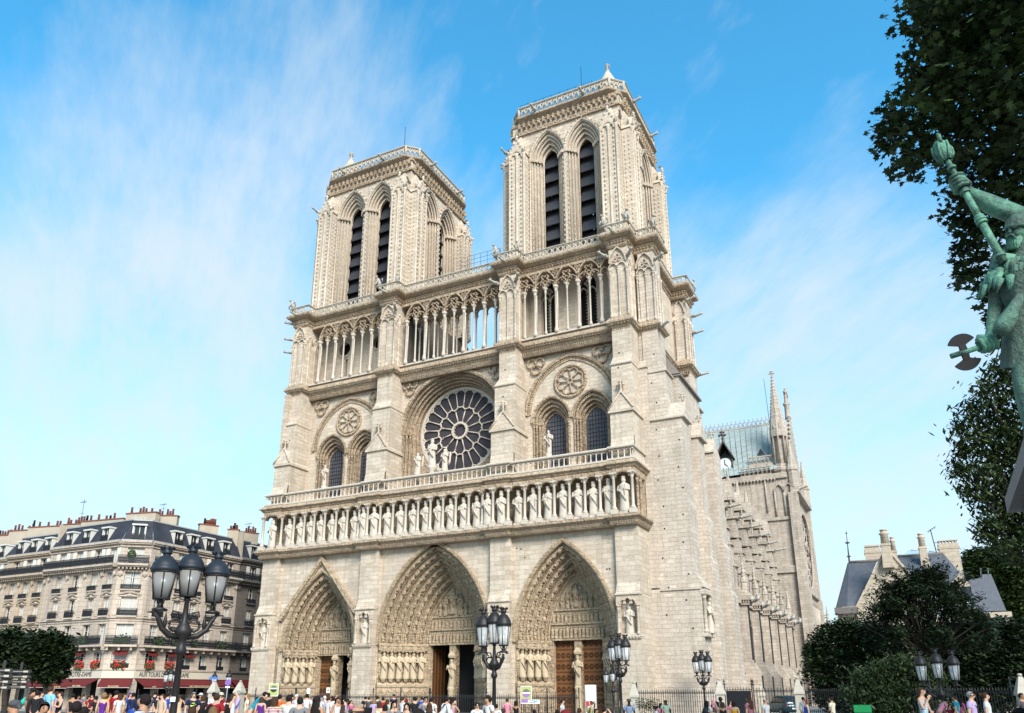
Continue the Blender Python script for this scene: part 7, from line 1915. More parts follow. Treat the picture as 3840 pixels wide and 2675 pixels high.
# plinth
zc=j(3778,1925).z; GR=plain('plinth_granite',(.17,.155,.15),.7,0,.25,5,.3,.01)
def onz(u,v,z): w=ray(u,v); return CAM_POS+w*((z-CAM_POS.z)/w.z)
A=onz(3778,1925,zc); B1=onz(3840,1748,zc); d1=(B1-A); d1.z=0; d1.normalize(); d2=Vector((-d1.y,d1.x,0)); 
if d2.dot(Vector((_r.x,_r.y,0)))<0: d2=-d2
W1,W2=2.6,3.6
def PB(a,b,z): q=A+d1*a+d2*b; return (q.x,q.y,z)
def blk(i,z0,z1): 
    e_=MB(); e_.hexa([PB(i,i,z0),PB(W1-i,i,z0),PB(W1-i,W2-i,z0),PB(i,W2-i,z0)],[PB(i,i,z1),PB(W1-i,i,z1),PB(W1-i,W2-i,z1),PB(i,W2-i,z1)]); return e_
PL=empty('statue_plinth',(0,0,0)); tag(PL,'grey stone plinth slab under the bronze statue at the right edge','plinth')
zt=zc+.14; blk(0,zc,zt).build('cap_slab',GR,PL); blk(.12,zc-.18,zc).build('moulding',GR,PL); blk(.3,.4,zc-.18).build('shaft',GR,PL); blk(.0,0,.4).build('base',GR,PL)


# ================================================================= PEOPLE
def cmat(name,c,rough=.85,stripe=None,check=None):
    k=(c,stripe,check)
    if k in CM: return CM[k]
    mt,nt,b=nmat(name); tcn=N(nt,'ShaderNodeTexCoord'); f=noise(nt,tcn.outputs['Object'],7,3)
    col=mixc(nt,f,tuple(x*.82 for x in c),tuple(min(1,x*1.15) for x in c))
    if stripe or check:
        w=N(nt,'ShaderNodeTexWave'); w.bands_direction='Z'; w.inputs['Scale'].default_value=7.5; nt.links.new(tcn.outputs['Object'],w.inputs['Vector'])
        col=mixc(nt,ramp(nt,w.outputs['Fac'],[(.45,0),(.55,1)]),col,stripe or check)
        if check:
            w=N(nt,'ShaderNodeTexWave'); w.bands_direction='X'; w.inputs['Scale'].default_value=6; nt.links.new(tcn.outputs['Object'],w.inputs['Vector']); col=mixc(nt,ramp(nt,w.outputs['Fac'],[(.7,0),(.8,.8)]),col,check)
    nt.links.new(col,b.inputs['Base Color']); b.inputs['Roughness'].default_value=rough; b.inputs['Specular IOR Level'].default_value=.2
    CM[k]=mt; return mt
CM={}
CLR=dict(black=(.012,.012,.014),white=(.50,.49,.48),grey=(.16,.155,.16),dgrey=(.06,.06,.065),red=(.27,.013,.018),dred=(.13,.012,.015),orange=(.60,.09,.012),yellow=(.50,.26,.02),teal=(.02,.33,.27),turq=(.01,.22,.30),blue=(.02,.06,.30),lblue=(.18,.42,.62),navy=(.012,.018,.05),purple=(.085,.018,.18),lav=(.36,.28,.44),pink=(.55,.22,.27),hot=(.40,.09,.18),beige=(.46,.33,.23),cream=(.56,.52,.38),green=(.05,.26,.02),mint=(.34,.46,.34),brown=(.12,.06,.035),jeans=(.035,.06,.12),khaki=(.24,.19,.12),olive=(.10,.10,.04))
SKIN=[cmat('skin_fair',(.50,.29,.20),.55),cmat('skin_tan',(.36,.19,.115),.55),cmat('skin_dark',(.055,.028,.018),.5)]
HAIRC=dict(dark=(.012,.008,.007),brown=(.05,.024,.013),light=(.20,.115,.05),grey=(.22,.21,.20),red=(.13,.03,.015),white=(.5,.5,.48))
def joints(pose,sex):
    k=1.0 if sex=='m' else .9
    J=dict(pel=(0,0,.94),wai=(0,.0,1.1),che=(0,.0,1.3),nkb=(0,.015,1.45),nck=(0,.005,1.525),hea=(0,-.012,1.62),crn=(0,.0,1.69),nos=(0,-.122,1.605))
    for s,n in ((-1,'R'),(1,'L')):
        J['sh'+n]=(s*.185*k,.01,1.43); J['el'+n]=(s*.235*k,.04,1.15); J['wr'+n]=(s*.235*k,-.06,.91)
        J['hp'+n]=(s*.095,0,.90); J['kn'+n]=(s*.105,-.015,.50); J['an'+n]=(s*.105,.025,.09); J['to'+n]=(s*.125,-.14,.035)
    if pose==1: J['elR']=(-.22*k,-.10,1.17); J['wrR']=(-.06,-.17,1.42); J['elL']=(.21*k,-.06,1.16); J['wrL']=(-.02,-.2,1.13)
    if pose==2:
        for s,n in ((-1,'R'),(1,'L')): J['el'+n]=(s*.36,.06,1.2); J['wr'+n]=(s*.19,-.05,1.02)
    if pose==3:
        for s,n in ((-1,'R'),(1,'L')): J['el'+n]=(s*.23*k,-.08,1.18); J['wr'+n]=(s*.09,-.28,1.26)
    if pose==6:
        for s,n in ((-1,'R'),(1,'L')): J['el'+n]=(s*.26*k,-.2,1.38); J['wr'+n]=(s*.10,-.2,1.58)
    if pose==7:
        J['knL']=(.1,-.16,.51); J['anL']=(.1,-.12,.1); J['toL']=(.1,-.28,.05); J['knR']=(-.1,.05,.50); J['anR']=(-.1,.28,.16); J['toR']=(-.1,.18,.04); J['elL']=(.24*k,.12,1.17); J['wrL']=(.22*k,.1,.93); J['elR']=(-.24*k,-.05,1.16); J['wrR']=(-.2*k,-.22,1.02)
    if pose==4:
        def lean(p): 
            a=.75; y,z=p[1],p[2]-.95; return (p[0],y*cos(a)-z*sin(a),.95+y*sin(a)+z*cos(a)) if p[2]>.96 else p
        for q in list(J): J[q]=lean(J[q])
        for s,n in ((-1,'R'),(1,'L')): sh=J['sh'+n]; J['el'+n]=(sh[0]*1.15,sh[1]-.06,sh[2]-.28); J['wr'+n]=(sh[0]*.7,sh[1]-.22,sh[2]-.42)
    if pose==5:
        def sit(p): return (p[0],p[1],p[2]-.48)
        for q in list(J): J[q]=sit(J[q])
        for s,n in ((-1,'R'),(1,'L')): J['kn'+n]=(s*.13,-.42,.47); J['an'+n]=(s*.13,-.40,.08); J['to'+n]=(s*.13,-.55,.035); J['el'+n]=(s*.24,-.08,.70); J['wr'+n]=(s*.1,-.30,.58)
    return {q:Vector(p) for q,p in J.items()}
BODY={}
def skin_mesh(name,V,E,Rd,sub=1,root=0):
    o=skin(name,V,E,Rd,SKIN[0],sub,None,root); me=o.data; bpy.data.objects.remove(o); return me
def rad(sex):
    f=sex!='m'
    R=dict(pel=(.155,.105),wai=(.125 if not f else .108,.09),che=(.155 if not f else .135,.10 if not f else .105),nkb=(.085,.065),nck=(.05,.053),hea=(.098,.118),crn=(.078,.092),nos=(.014,.022))
    for n in 'RL': R.update({'sh'+n:(.062 if not f else .05,)*2,'el'+n:(.043 if not f else .036,)*2,'wr'+n:(.03 if not f else .025,)*2,'hp'+n:(.088,)*2,'kn'+n:(.058,)*2,'an'+n:(.04,)*2,'to'+n:(.034,.028)})
    return R
BE=[('pel','wai'),('wai','che'),('che','nkb'),('nkb','nck'),('nck','hea'),('hea','crn'),('hea','nos')]+[(a+n,b+n) for n in 'RL' for a,b in (('sh','el'),('el','wr'),('hp','kn'),('kn','an'),('an','to'))]+[('nkb','sh'+n) for n in 'RL']+[('pel','hp'+n) for n in 'RL']
def get_body(pose,sex):
    k=('b',pose,sex)
    if k in BODY: return BODY[k]
    J=joints(pose,sex); R=rad(sex); K=list(J); V=[J[q] for q in K]; Rd=[R[q] for q in K]; ix={q:i for i,q in enumerate(K)}; E=[(ix[a],ix[b]) for a,b in BE]
    for s,n in ((-1,'R'),(1,'L')):   # palm, four unequal curled fingers, thumb from the side of the palm
        w=J['wr'+n]; d=(w-J['el'+n]).normalized(); fw=Vector((0,-1,0)); fw=(fw-d*fw.dot(d)).normalized(); sd=d.cross(fw)
        for q,(L,o) in enumerate(((.088,-.028),(.098,-.009),(.09,.010),(.07,.028))):
            a=w+d*.085+fw*o; b=a+d*L*.5+sd*(-s*.014); c=b+d*L*.38+sd*(-s*.036)
            i=len(V); V+=[a,b,c]; Rd+=[(.013,.013),(.0095,.0095),(.008,.008)]; E+=[(ix['wr'+n],i),(i,i+1),(i+1,i+2)]
        a=w+d*.035+fw*.036; b=a+d*.04+fw*.022; i=len(V); V+=[a,b]; Rd+=[(.012,.012),(.0095,.0095)]; E+=[(ix['wr'+n],i),(i,i+1)]
    BODY[k]=skin_mesh('person_body',V,E,Rd,1,ix['pel']); return BODY[k]
def get_top(pose,sex,kind):
    k=('t',pose,sex,kind)
    if k in BODY: return BODY[k]
    J=joints(pose,sex); R=rad(sex); g=.018
    names=['pel','wai','che','nkb']; V=[J['pel']+Vector((0,0,-.02 if kind!='tank' else .02)),J['wai'],J['che'],J['nkb']+Vector((0,.005,-.015))]; Rd=[(R[q][0]+g+(.012 if q=='pel' else 0),R[q][1]+g) for q in names]; E=[(0,1),(1,2),(2,3)]
    Rd[3]=(.088,.06)
    for n in 'RL':
        i=len(V); sh,el,wr=J['sh'+n],J['el'+n],J['wr'+n]
        if kind=='tank': 
            V+=[sh*.7+J['nkb']*.3]; Rd+=[(.05,.05)]; E+=[(3,i)]; continue
        V+=[sh,sh+(el-sh)*(.6 if kind=='tee' else 1)]; r=R['sh'+n][0]+.016; Rd+=[(r,r),(r*.98 if kind=='tee' else R['el'+n][0]+.017,)*2]; E+=[(3,i),(i,i+1)]
        if kind=='long': V.append(wr+(el-wr)*.08); Rd.append((R['wr'+n][0]+.015,)*2); E.append((i+1,i+2))
    BODY[k]=skin_mesh('shirt',V,E,Rd,1,1); return BODY[k]
def get_bottom(pose,sex,kind):
    k=('l',pose,sex,kind)
    if k in BODY: return BODY[k]
    J=joints(pose,sex); R=rad(sex); m_=None
    if kind in ('trousers','shorts'):
        V=[J['pel']+Vector((0,0,.02)),J['pel']+Vector((0,0,-.05))]; Rd=[(.16,.112),(.15,.108)]; E=[(0,1)]
        for n in 'RL':
            i=len(V); hp,kn,an=J['hp'+n],J['kn'+n],J['an'+n]
            V+=[hp+Vector((0,0,-.06)),hp+(kn-hp)*.85 if kind=='shorts' else kn]; Rd+=[(.1,.1),(.088,.088) if kind=='shorts' else (.072,.072)]; E+=[(1,i),(i,i+1)]
            if kind=='trousers': V.append(an+(kn-an)*.08); Rd.append((.06,.06)); E.append((i+1,i+2))
        me=skin_mesh('trousers' if kind=='trousers' else 'shorts',V,E,Rd,1,0)
    else:
        z0=.42 if kind=='dress' else .52; e=MB(); z1=J['pel'].z+.12; dz=J['pel'].z-.94
        prof=[(.20,z0),(.205,z0+.03),(.185,.72),(.165,.9),(.13,1.06)]
        n=16; pts=[]
        for i,(r_,z) in enumerate(prof):
            for q in range(n): a=2*pi*q/n; w=1+.06*sin(a*5)*(1-i/5); pts.append((r_*w*cos(a),r_*w*.74*sin(a)-(.25*(1-i/4) if pose==5 else 0),max(.1,z+dz)))
        e.add(pts,[(i*n+q,i*n+(q+1)%n,(i+1)*n+(q+1)%n,(i+1)*n+q) for i in range(4) for q in range(n)],True); me=e.mesh('skirt',SKIN[0])
    BODY[k]=me; return me
def get_hair(kind):
    k=('h',kind)
    if k in BODY: return BODY[k]
    e=MB(); n,m=14,10
    big=1.28 if kind=='afro' else 1.0; pts=[]; keep_={}
    cx,cy,cz=0,.012,1.652
    rr=random.Random(len(kind))
    for j in range(m+1):
        t=pi*j/m
        for i in range(n):
            a=2*pi*i/n; x,y,z=sin(t)*cos(a),sin(t)*sin(a),-cos(t); b_=1+rr.uniform(-.03,.03)*(3 if kind=='afro' else 1)
            pts.append((cx+x*.086*big*b_,cy+y*.103*big*b_,cz-.006+z*.098*big*b_))
    F=[]
    for j in range(m):
        for i in range(n):
            q=(j*n+i,j*n+(i+1)%n,(j+1)*n+(i+1)%n,(j+1)*n+i); c=[sum(pts[w][d] for w in q)/4 for d in range(3)]
            face=c[1]<-.035 and c[2]<1.69; low=c[2]<(1.60 if kind not in ('cap','hat','bald') else 1.655)
            if kind=='bald': 
                if c[2]>1.665 or c[1]<.0 or c[2]<1.585: continue
            elif face or (low and c[1]<.03) or (low and kind in('cap','hat')): continue
            F.append(q)
    e.add(pts,F,True)
    if kind in ('long','hood'):
        ring=[]
        for z,rx,ry,y0 in ((1.68,.09,.085,.025),(1.58,.1,.085,.03),(1.46,.118,.08,.05),(1.34,.115,.06,.08),(1.26,.07,.03,.09)):
            for q in range(9): a=-.12*pi+1.24*pi*q/8; ring.append((rx*cos(a),y0+ry*sin(a)*.8,z))
        e.add(ring,[(i*9+q,i*9+q+1,(i+1)*9+q+1,(i+1)*9+q) for i in range(4) for q in range(8)],True)
    if kind=='bob':
        ring=[]
        for z,rx,ry in ((1.69,.09,.095),(1.6,.104,.1),(1.51,.104,.09)):
            for q in range(9): a=-.1*pi+1.2*pi*q/8; ring.append((rx*cos(a),.02+ry*sin(a),z))
        e.add(ring,[(i*9+q,i*9+q+1,(i+1)*9+q+1,(i+1)*9+q) for i in range(2) for q in range(8)],True)
    if kind=='bun': e.ball(0,.135,1.68,.055,.05,.055); 
    if kind=='tail': e.path([(0,.12,1.70),(0,.19,1.62),(0,.17,1.45),(0,.14,1.36)],[.03,.04,.035,.01],7)
    if kind=='cap': e.lathe(0,-.01,[(.096,1.66),(.098,1.70),(.08,1.745),(.03,1.765)],12); e.add([(-.085,-.09,1.672),(.085,-.09,1.672),(.06,-.2,1.662),(-.06,-.2,1.662),(-.085,-.09,1.68),(.085,-.09,1.68),(.06,-.2,1.668),(-.06,-.2,1.668)],[(0,1,2,3),(4,5,6,7),(2,3,7,6)])
    if kind=='hat': e.lathe(0,0,[(.17,1.665),(.165,1.68),(.1,1.69),(.095,1.76),(.06,1.775)],14)
    BODY[k]=e.mesh('hat' if kind in('cap','hat') else 'hair',SKIN[0]); return BODY[k]
def get_face():
    if 'f' in BODY: return BODY['f']
    e=MB()
    for s in (-1,1): e.ball(s*.034,-.098,1.635,.014,.01,.009,6,5); e.box(s*.036-.02,s*.036+.02,-.104,-.097,1.656,1.663)
    e.box(-.024,.024,-.106,-.096,1.562,1.57); BODY['f']=e.mesh('eyes_and_mouth',cmat('face_dark',(.03,.015,.012))); return BODY['f']
def get_extra(k):
    if ('x',k) in BODY: return BODY[('x',k)]
    e=MB()
    if k=='glasses':
        for s in (-1,1): e.ball(s*.036,-.108,1.635,.032,.012,.022,8,5); e.box(min(s*.06,s*.095),max(s*.06,s*.095),-.1,.02,1.637,1.645)
        nm='sunglasses'
    if k=='pack': e.ball(0,.19,1.25,.15,.09,.21,10,8); nm='backpack'; [e.path([(s*.1,.12,1.42),(s*.11,-.02,1.49),(s*.12,-.125,1.36),(s*.13,-.02,1.12)],.018,5) for s in(-1,1)]
    if k=='bag': e.path([(-.12,.0,1.48),(0,-.135,1.3),(.17,-.08,1.02)],.014,5); e.box(.14,.26,-.14,.12,.8,1.0); nm='shoulder_bag'
    if k=='camera': e.box(-.06,.06,-.33,-.26,1.52 if 0 else 1.24,1.31); e.tube((0,-.33,1.27),(0,-.38,1.27),.03,n=8); nm='camera'
    if k=='shoes': nm='shoes'
    BODY[('x',k)]=e.mesh(nm,SKIN[0]); return BODY[('x',k)]
def sub(me,par,mat,loc=None):
    o=bpy.data.objects.new(me.name.split('.')[0],me); COL.objects.link(o); o.parent=par; o.material_slots[0].link='OBJECT'; o.material_slots[0].material=mat
    return o
PPL=[]
def person(u,v,d,label,sex='m',hair='short',hc='dark',sk=0,top=('tee','white'),bot=('trousers','jeans'),pose=0,face=pi,ex=(),mat=None,yaw=None):
    p=ground(u,d); zt=at(u,v,d).z; nat={4:1.52,5:1.25}.get(pose,1.75)
    s=max(.62 if pose!=5 else .8,min(1.13,zt/nat)); zoff=zt-nat*s
    r=empty('person',(p.x,p.y,zoff),face_cam(p)+face); r.scale=(s,s,s); 
    tag(r,label,'person','people on the square')
    sub(get_body(pose,sex),r,SKIN[sk])
    k,c=top; m_=mat or cmat('cloth_'+c,CLR[c])
    if k=='dress': sub(get_top(pose,sex,'tank'),r,m_); sub(get_bottom(pose,sex,'dress'),r,m_)
    else:
        sub(get_top(pose,sex,k),r,m_)
        if bot: sub(get_bottom(pose,sex,bot[0]),r,cmat('cloth_'+bot[1],CLR[bot[1]]))
    J0=joints(0,sex); J1=joints(pose,sex)
    def headfix(o):
        if pose==4: a=.45; o.rotation_euler=(a,0,0); q=J1['hea']-Vector((0,(-.012)*cos(a)-1.62*sin(a),(-.012)*sin(a)+1.62*cos(a))); o.location=q
        elif pose==5: o.location=(0,0,-.48)
    if hair: h=sub(get_hair(hair),r,cmat('hair_'+hc,HAIRC.get(hc,CLR.get(hc,(.02,.02,.02))))); headfix(h)
    if abs(((face+pi)%(2*pi))-pi)<1.9: f=sub(get_face(),r,cmat('face_dark',(.03,.015,.012))); headfix(f)
    for x in ex: o=sub(get_extra(x),r,cmat('accessory_dark',(.015,.015,.018),.4)); headfix(o) if x=='glasses' else None
    PPL.append(r); return r
B_=pi; F_=0; L_=pi/2; R_=-pi/2
STR=lambda a,b:cmat('striped',CLR[a],stripe=CLR[b])
P=person
# --- left crowd before the café
P(67,2600,42,'person in a teal shirt leaning over, under the dark street tree','f','short','dark',1,('tee','teal'),('trousers','dgrey'),4,L_)
P(127,2577,40,'person in a dark brown shirt standing under the dark street tree','m','short','dark',1,('tee','brown'),('trousers','black'),0,2.4)
P(142,2588,36,'broad person all in black with back turned beside the light blue shirt','m','short','dark',0,('long','black'),('trousers','black'),0,2.8)
P(158,2594,46,'person in pale pink with hand at the face behind the light blue shirt','f','bob','brown',0,('tee','pink'),('trousers','white'),1,.6)
P(190,2573,36,'tall person in a light blue shirt standing at left','m','short','brown',0,('tee','lblue'),('trousers','black'),0,2.2)
P(213,2592,40,'person in a lavender shirt right of the light blue shirt','f','bob','brown',0,('tee','lav'),('trousers','lav'),0,-2.2)
P(229,2594,38,'person in a black sleeveless top with arms crossed at left','m','short','brown',0,('tank','black'),('trousers','black'),3,-1.2)
P(277,2600,42,'person in black top and white shorts in front of the café','f','short','dark',1,('tank','black'),('shorts','white'),0,2.8)
P(297,2607,55,'person in pink and white under the salon awning','f','short','dark',1,('tee','pink'),('trousers','grey'),0,.5)
P(317,2602,58,'person in a grey shirt among the café tables','m','short','brown',0,('tee','grey'),('shorts','khaki'),0,2)
P(336,2612,60,'seated person in red at the café tables','f','short','dark',1,('tee','red'),('trousers','jeans'),5,.8)
P(348,2604,57,'second person in dark red by the café tables','f','bob','dark',0,('tee','dred'),('trousers','black'),0,-.6)
P(362,2609,40,'person in a black top and grey skirt left of the purple dress','f','short','dark',1,('tee','black'),('skirt','dgrey'),0,-2.2)
P(393,2599,36,'blonde person in a long purple dress with back turned','f','afro','light',0,('dress','purple'),None,0,3.0)
P(414,2600,48,'person in yellow behind the purple dress','f','bob','brown',1,('tee','yellow'),('trousers','khaki'),0,.7)
P(438,2588,38,'person in a red jumper and black jeans before the brasserie door','m','short','dark',0,('long','red'),('trousers','black'),0,2.5)
P(452,2600,37,'person in a white top and grey trousers beside the red jumper','f','bob','brown',0,('tee','white'),('trousers','grey'),0,-2.6)
P(467,2600,41,'person in a yellow top just right of the white top','f','short','brown',1,('tee','yellow'),('trousers','black'),0,1.2)
P(491,2597,44,'person with a purple headscarf and blue tunic','f','hood','purple',0,('long','blue'),('skirt','navy'),0,.4)
P(503,2597,42,'person in navy right of the purple headscarf','f','short','dark',1,('long','navy'),('skirt','blue'),0,2.6)
P(545,2600,14.5,'nearby dark haired person in a white and navy striped shirt','m','short','dark',1,('tee','white'),('trousers','jeans'),0,-2.1,mat=STR('white','navy'))
P(66,2632,19,'person in an orange shirt with a grey cap at the bottom left','m','cap','dgrey',1,('tee','orange'),('trousers','jeans'),5,-1.9)
P(175,2634,18,'person in a black shirt with short dark hair at the bottom left facing us','m','short','dark',1,('tee','black'),('trousers','black'),5,.3)
P(296,2632,18,'dark haired person in navy sitting low at the bottom left with back turned','m','short','dark',2,('tee','navy'),('trousers','black'),5,2.9)
P(327,2652,20,'head of a dark haired seated person below the grey skirt','f','short','dark',1,('tee','dgrey'),('trousers','black'),5,2.4)
P(583,2593,55,'person in a navy coat far left of the tall lamp post','m','short','dark',0,('long','navy'),('trousers','grey'),0,3)
P(594,2605,50,'person in black with long dark hair beside the beige jacket','f','long','dark',0,('tee','black'),('trousers','black'),0,.5)
P(611,2602,38,'person in a beige jacket and jeans left of the tall lamp post','m','short','brown',0,('long','beige'),('trousers','jeans'),0,-.9)
P(632,2597,40,'person in a royal blue shirt and shorts beside the tall lamp post','m','short','dark',0,('tee','blue'),('shorts','blue'),0,2.3)
P(570,2605,52,'person in yellow trousers and dark top far left of the lamp post','f','short','brown',0,('tee','dgrey'),('trousers','yellow'),0,2.6)
P(677,2604,46,'person in a beige summer dress right of the tall lamp post','f','tail','brown',1,('dress','beige'),None,2,2.9)
nk=P(728,2595,34,'person in a navy shirt with a yellow swoosh mark facing us','m','short','grey',0,('tee','navy'),('shorts','jeans'),0,.15)
e=MB(); e.prism([(-.11,1.245),(-.06,1.235),(.12,1.315),(-.055,1.272),(-.085,1.3)],'y',-.137,-.13); e.prism([(-.06,1.34),(.05,1.34),(.05,1.365),(-.06,1.365)],'y',-.137,-.13); o=e.build('shirt_mark',cmat('mark_yellow',(.55,.6,.05)),nk)
P(755,2600,44,'person with a white cap in dark clothes right of the swoosh shirt','m','cap','white',1,('tee','dgrey'),('trousers','black'),0,-.8)
P(765,2607,36,'person in black with brown hair beside the white cap','f','bob','brown',0,('tee','black'),('trousers','jeans'),0,2.7)
P(776,2611,38,'dark haired person in white and teal before the left pillar','f','long','dark',0,('tee','white'),('trousers','turq'),0,2.8)
P(803,2595,38,'person in a white shirt with a dark shoulder strap','m','short','dark',0,('tee','white'),('trousers','black'),0,3.0,('bag',))
P(815,2600,24,'person in a bright red shirt with back turned near the left pillar','m','short','brown',0,('tee','red'),('trousers','jeans'),0,2.7)
P(830,2598,40,'person in a white top and red cardigan with hand raised','f','cap','cream',0,('long','red'),('trousers','white'),1,.3)
P(860,2612,38,'person with black hair in a white top right of the red cardigan','f','long','dark',1,('tee','white'),('trousers','jeans'),0,2.9)
P(877,2603,34,'person in a long white dress before the right pillar','f','bob','brown',0,('dress','white'),None,0,1.2)
P(893,2589,35,'tall grey haired person in a lavender shirt and dark trousers','m','short','grey',0,('long','lav'),('trousers','navy'),3,-1.4)
P(929,2600,38,'blonde person in cream beside the turquoise shirt','f','long','light',0,('tee','cream'),('trousers','grey'),0,-1.5)
P(945,2599,34.5,'person in turquoise bending over a bicycle','m','short','dark',0,('tee','turq'),('trousers','jeans'),4,1.3)
P(967,2612,42,'person in a brown top left of the purple vest','f','short','dark',1,('tee','dred'),('trousers','black'),0,2.6)
P(983,2612,34,'person in a purple vest with grey shorts','f','bob','brown',0,('tank','purple'),('shorts','grey'),0,2.9)
P(1007,2597,36,'tall person all in black before the left buttress','m','short','dark',1,('tee','black'),('trousers','black'),0,2.7)
P(994,2600,50,'person in a dark jacket behind the tall black clothes','m','short','dark',0,('long','dgrey'),('trousers','jeans'),0,-2.8)
P(1033,2612,22,'brown haired person in a red and white striped top with back turned','f','bob','brown',0,('tee','white'),('trousers','jeans'),0,2.9,mat=STR('white','red'))
P(1051,2604,34,'person in an orange shirt behind the red stripes','m','short','dark',1,('tee','orange'),('trousers','jeans'),0,2.6)
for i,(u,v,hc,c) in enumerate(((729,2652,'brown','brown'),(766,2656,'dark','cream'),(807,2651,'light','cream'),(797,2645,'dark','black'),(856,2650,'dark','black'))):
    P(u,v,21+i,('seated brown headed person in brown before the red shirt','seated dark haired person in cream below the white cap','seated blonde person below the red shirt','seated person all in black behind the blonde head','seated dark haired person in black below the white dress')[i],'m' if i<2 else 'f','short' if i<2 else 'bob',hc,1,('tee',c),('trousers','jeans'),5,2.8)
# --- before the left portal
r_=P(1086,2604,23,'person in a white and green shirt with back turned before the left portal','m','short','dark',0,('tee','white'),('trousers','jeans'),0,2.8)
e=MB(); e.path([(.17,.10,1.44),(.215,.09,1.3),(.2,.1,1.1),(.17,.11,.95)],[.03,.03,.03,.03],6); e.build('green_stripe',cmat('cloth_lime',(.22,.45,.03)),r_)
P(1128,2613,21,'nearby person in a grey shirt with back turned before the left portal','m','short','dark',0,('tee','grey'),('trousers','jeans'),0,3.0)
P(1152,2601,38,'person in a plain white tee before the blind arcade of the left portal','m','short','dark',0,('tee','white'),('trousers','jeans'),0,3.0)
P(1191,2607,20,'nearby person with long black hair and bare back with black straps','f','long','dark',1,('tank','black'),('trousers','black'),0,2.5)
P(1113,2605,44,'person in white with a cap near the grey shirt','f','cap','white',0,('tee','white'),('trousers','grey'),0,2.4)
P(1095,2602,46,'person in dark red behind the white and green shirt','m','short','dark',1,('tee','dred'),('trousers','black'),0,2.8)
P(1208,2616,46,'person in pale blue and white holding a camera up','f','short','grey',0,('tee','white'),('trousers','grey'),3,2.2)
P(1220,2609,48,'white haired person in a pale striped shirt','m','short','white',0,('tee','white'),('trousers','jeans'),0,2.0,mat=STR('white','lav'))
P(1235,2610,34,'person in a white polo and grey trousers before the trumeau of the left portal','m','short','brown',0,('tee','white'),('trousers','dgrey'),0,2.2)
P(1249,2610,42,'person with dark hair in white beside the white polo','f','bob','dark',0,('tee','white'),('trousers','khaki'),0,2.6)
P(1264,2602,60,'grey headed person far back in the open left doorway','m','bald','grey',0,('tee','dred'),('trousers','black'),0,.2)
P(1268,2614,30,'dark haired person in a white tank top facing left','f','long','dark',1,('tank','white'),('trousers','jeans'),0,.5)
P(1290,2641,30,'brown haired child in grey in front of the white tank top','f','long','brown',0,('tee','grey'),('trousers','jeans'),0,2.8)
P(1297,2618,36,'person in lavender with a black bag right of the white tank top','f','tail','dark',0,('tank','lav'),('trousers','black'),0,-2.0,('bag',))
P(1320,2625,40,'person in a pink tee behind the bald head','f','bob','brown',0,('tee','hot'),('trousers','jeans'),0,.6)
P(1357,2625,8.2,'close balding person with dark sunglasses at the bottom edge','m','bald','dark',1,('tee','dgrey'),('trousers','jeans'),0,-1.35,('glasses',))
for i,(u,v,d,c,hc) in enumerate(((1372,2612,50,'black','dark'),(1385,2613,48,'dgrey','brown'),(1404,2622,40,'lav','light'),(1417,2610,45,'dgrey','dark'),(1425,2630,28,'cream','brown'))):
    P(u,v,d,('dark haired person in black just right of the bald head','brown haired person in grey before the second buttress','fair haired person in lavender before the second buttress','dark haired person in grey left of the red shirt by the central portal','person in a cream top with crossed straps before the second buttress')[i],'f' if i in (2,4) else 'm','bob' if i in(2,4) else 'short',hc,0,('tee' if i<4 else 'tank',c),('trousers','jeans'),0,2.8)
P(1438,2614,42,'person in a red shirt before the second buttress','m','short','dark',1,('tee','red'),('trousers','jeans'),0,2.9)
P(1455,2622,36,'person in mint green right of the red shirt','f','bob','brown',0,('tee','mint'),('trousers','khaki'),0,2.3)
P(1447,2640,26,'dark haired person in a white top with crossed back straps','f','bob','dark',1,('tank','white'),('trousers','jeans'),0,3.1)
P(1478,2604,52,'person in navy with a dark cap looking at us by the fence','m','cap','navy',0,('tee','navy'),('trousers','jeans'),0,.3)
P(1480,2626,21,'near person with long dark hair and a hand over the mouth','f','long','dark',0,('tee','grey'),('trousers','jeans'),1,.2)
P(1527,2634,21,'near person with dark hair, glasses and a hand at the chin','f','long','dark',0,('tee','dgrey'),('trousers','black'),1,-.15)
P(1574,2655,8.5,'top of a close dark head at the bottom before the central portal','m','short','dark',1,('tee','black'),('trousers','jeans'),0,2.9)
P(1512,2611,34,'person in white reading left of the black shirt','f','short','brown',0,('tee','white'),('trousers','jeans'),3,2.2)
P(1524,2618,44,'person with a dark red headband before the jamb statues of the central portal','f','bob','dred',0,('tee','white'),('trousers','grey'),0,2.6)
P(1556,2611,32,'person in a black shirt in front of the central portal jamb statues','m','short','dark',0,('tee','black'),('trousers','black'),3,-2.4)
P(1582,2613,46,'person in royal blue behind the sunglasses and grey shirt','m','short','dark',1,('tee','blue'),('trousers','jeans'),0,2.7)
P(1596,2612,29,'person in a grey shirt with sunglasses and a strap','m','short','dark',0,('tee','grey'),('trousers','khaki'),0,.35,('glasses','bag'))
P(1618,2616,33,'person in a white tee with back turned before the dark left doorway','m','short','dark',0,('tee','white'),('trousers','jeans'),0,3.0)
P(1612,2635,24,'brown haired person in white with a backpack below the white tee','f','long','brown',0,('tee','white'),('trousers','jeans'),0,3.1,('pack',))
P(1647,2620,27,'person in a loose white jumper before the central doorway','f','bob','dark',0,('long','white'),('trousers','white'),4,1.4)
P(1676,2616,36,'person in white with a black backpack before the central trumeau','m','short','dark',0,('tee','white'),('trousers','black'),0,2.8,('pack',))
P(1689,2612,42,'person in a red tee by the central trumeau','m','short','dark',1,('tee','red'),('trousers','jeans'),0,2.9)
P(1699,2626,36,'person in an apricot top right of the red tee','f','bun','brown',0,('tank','pink'),('trousers','jeans'),2,3.0)
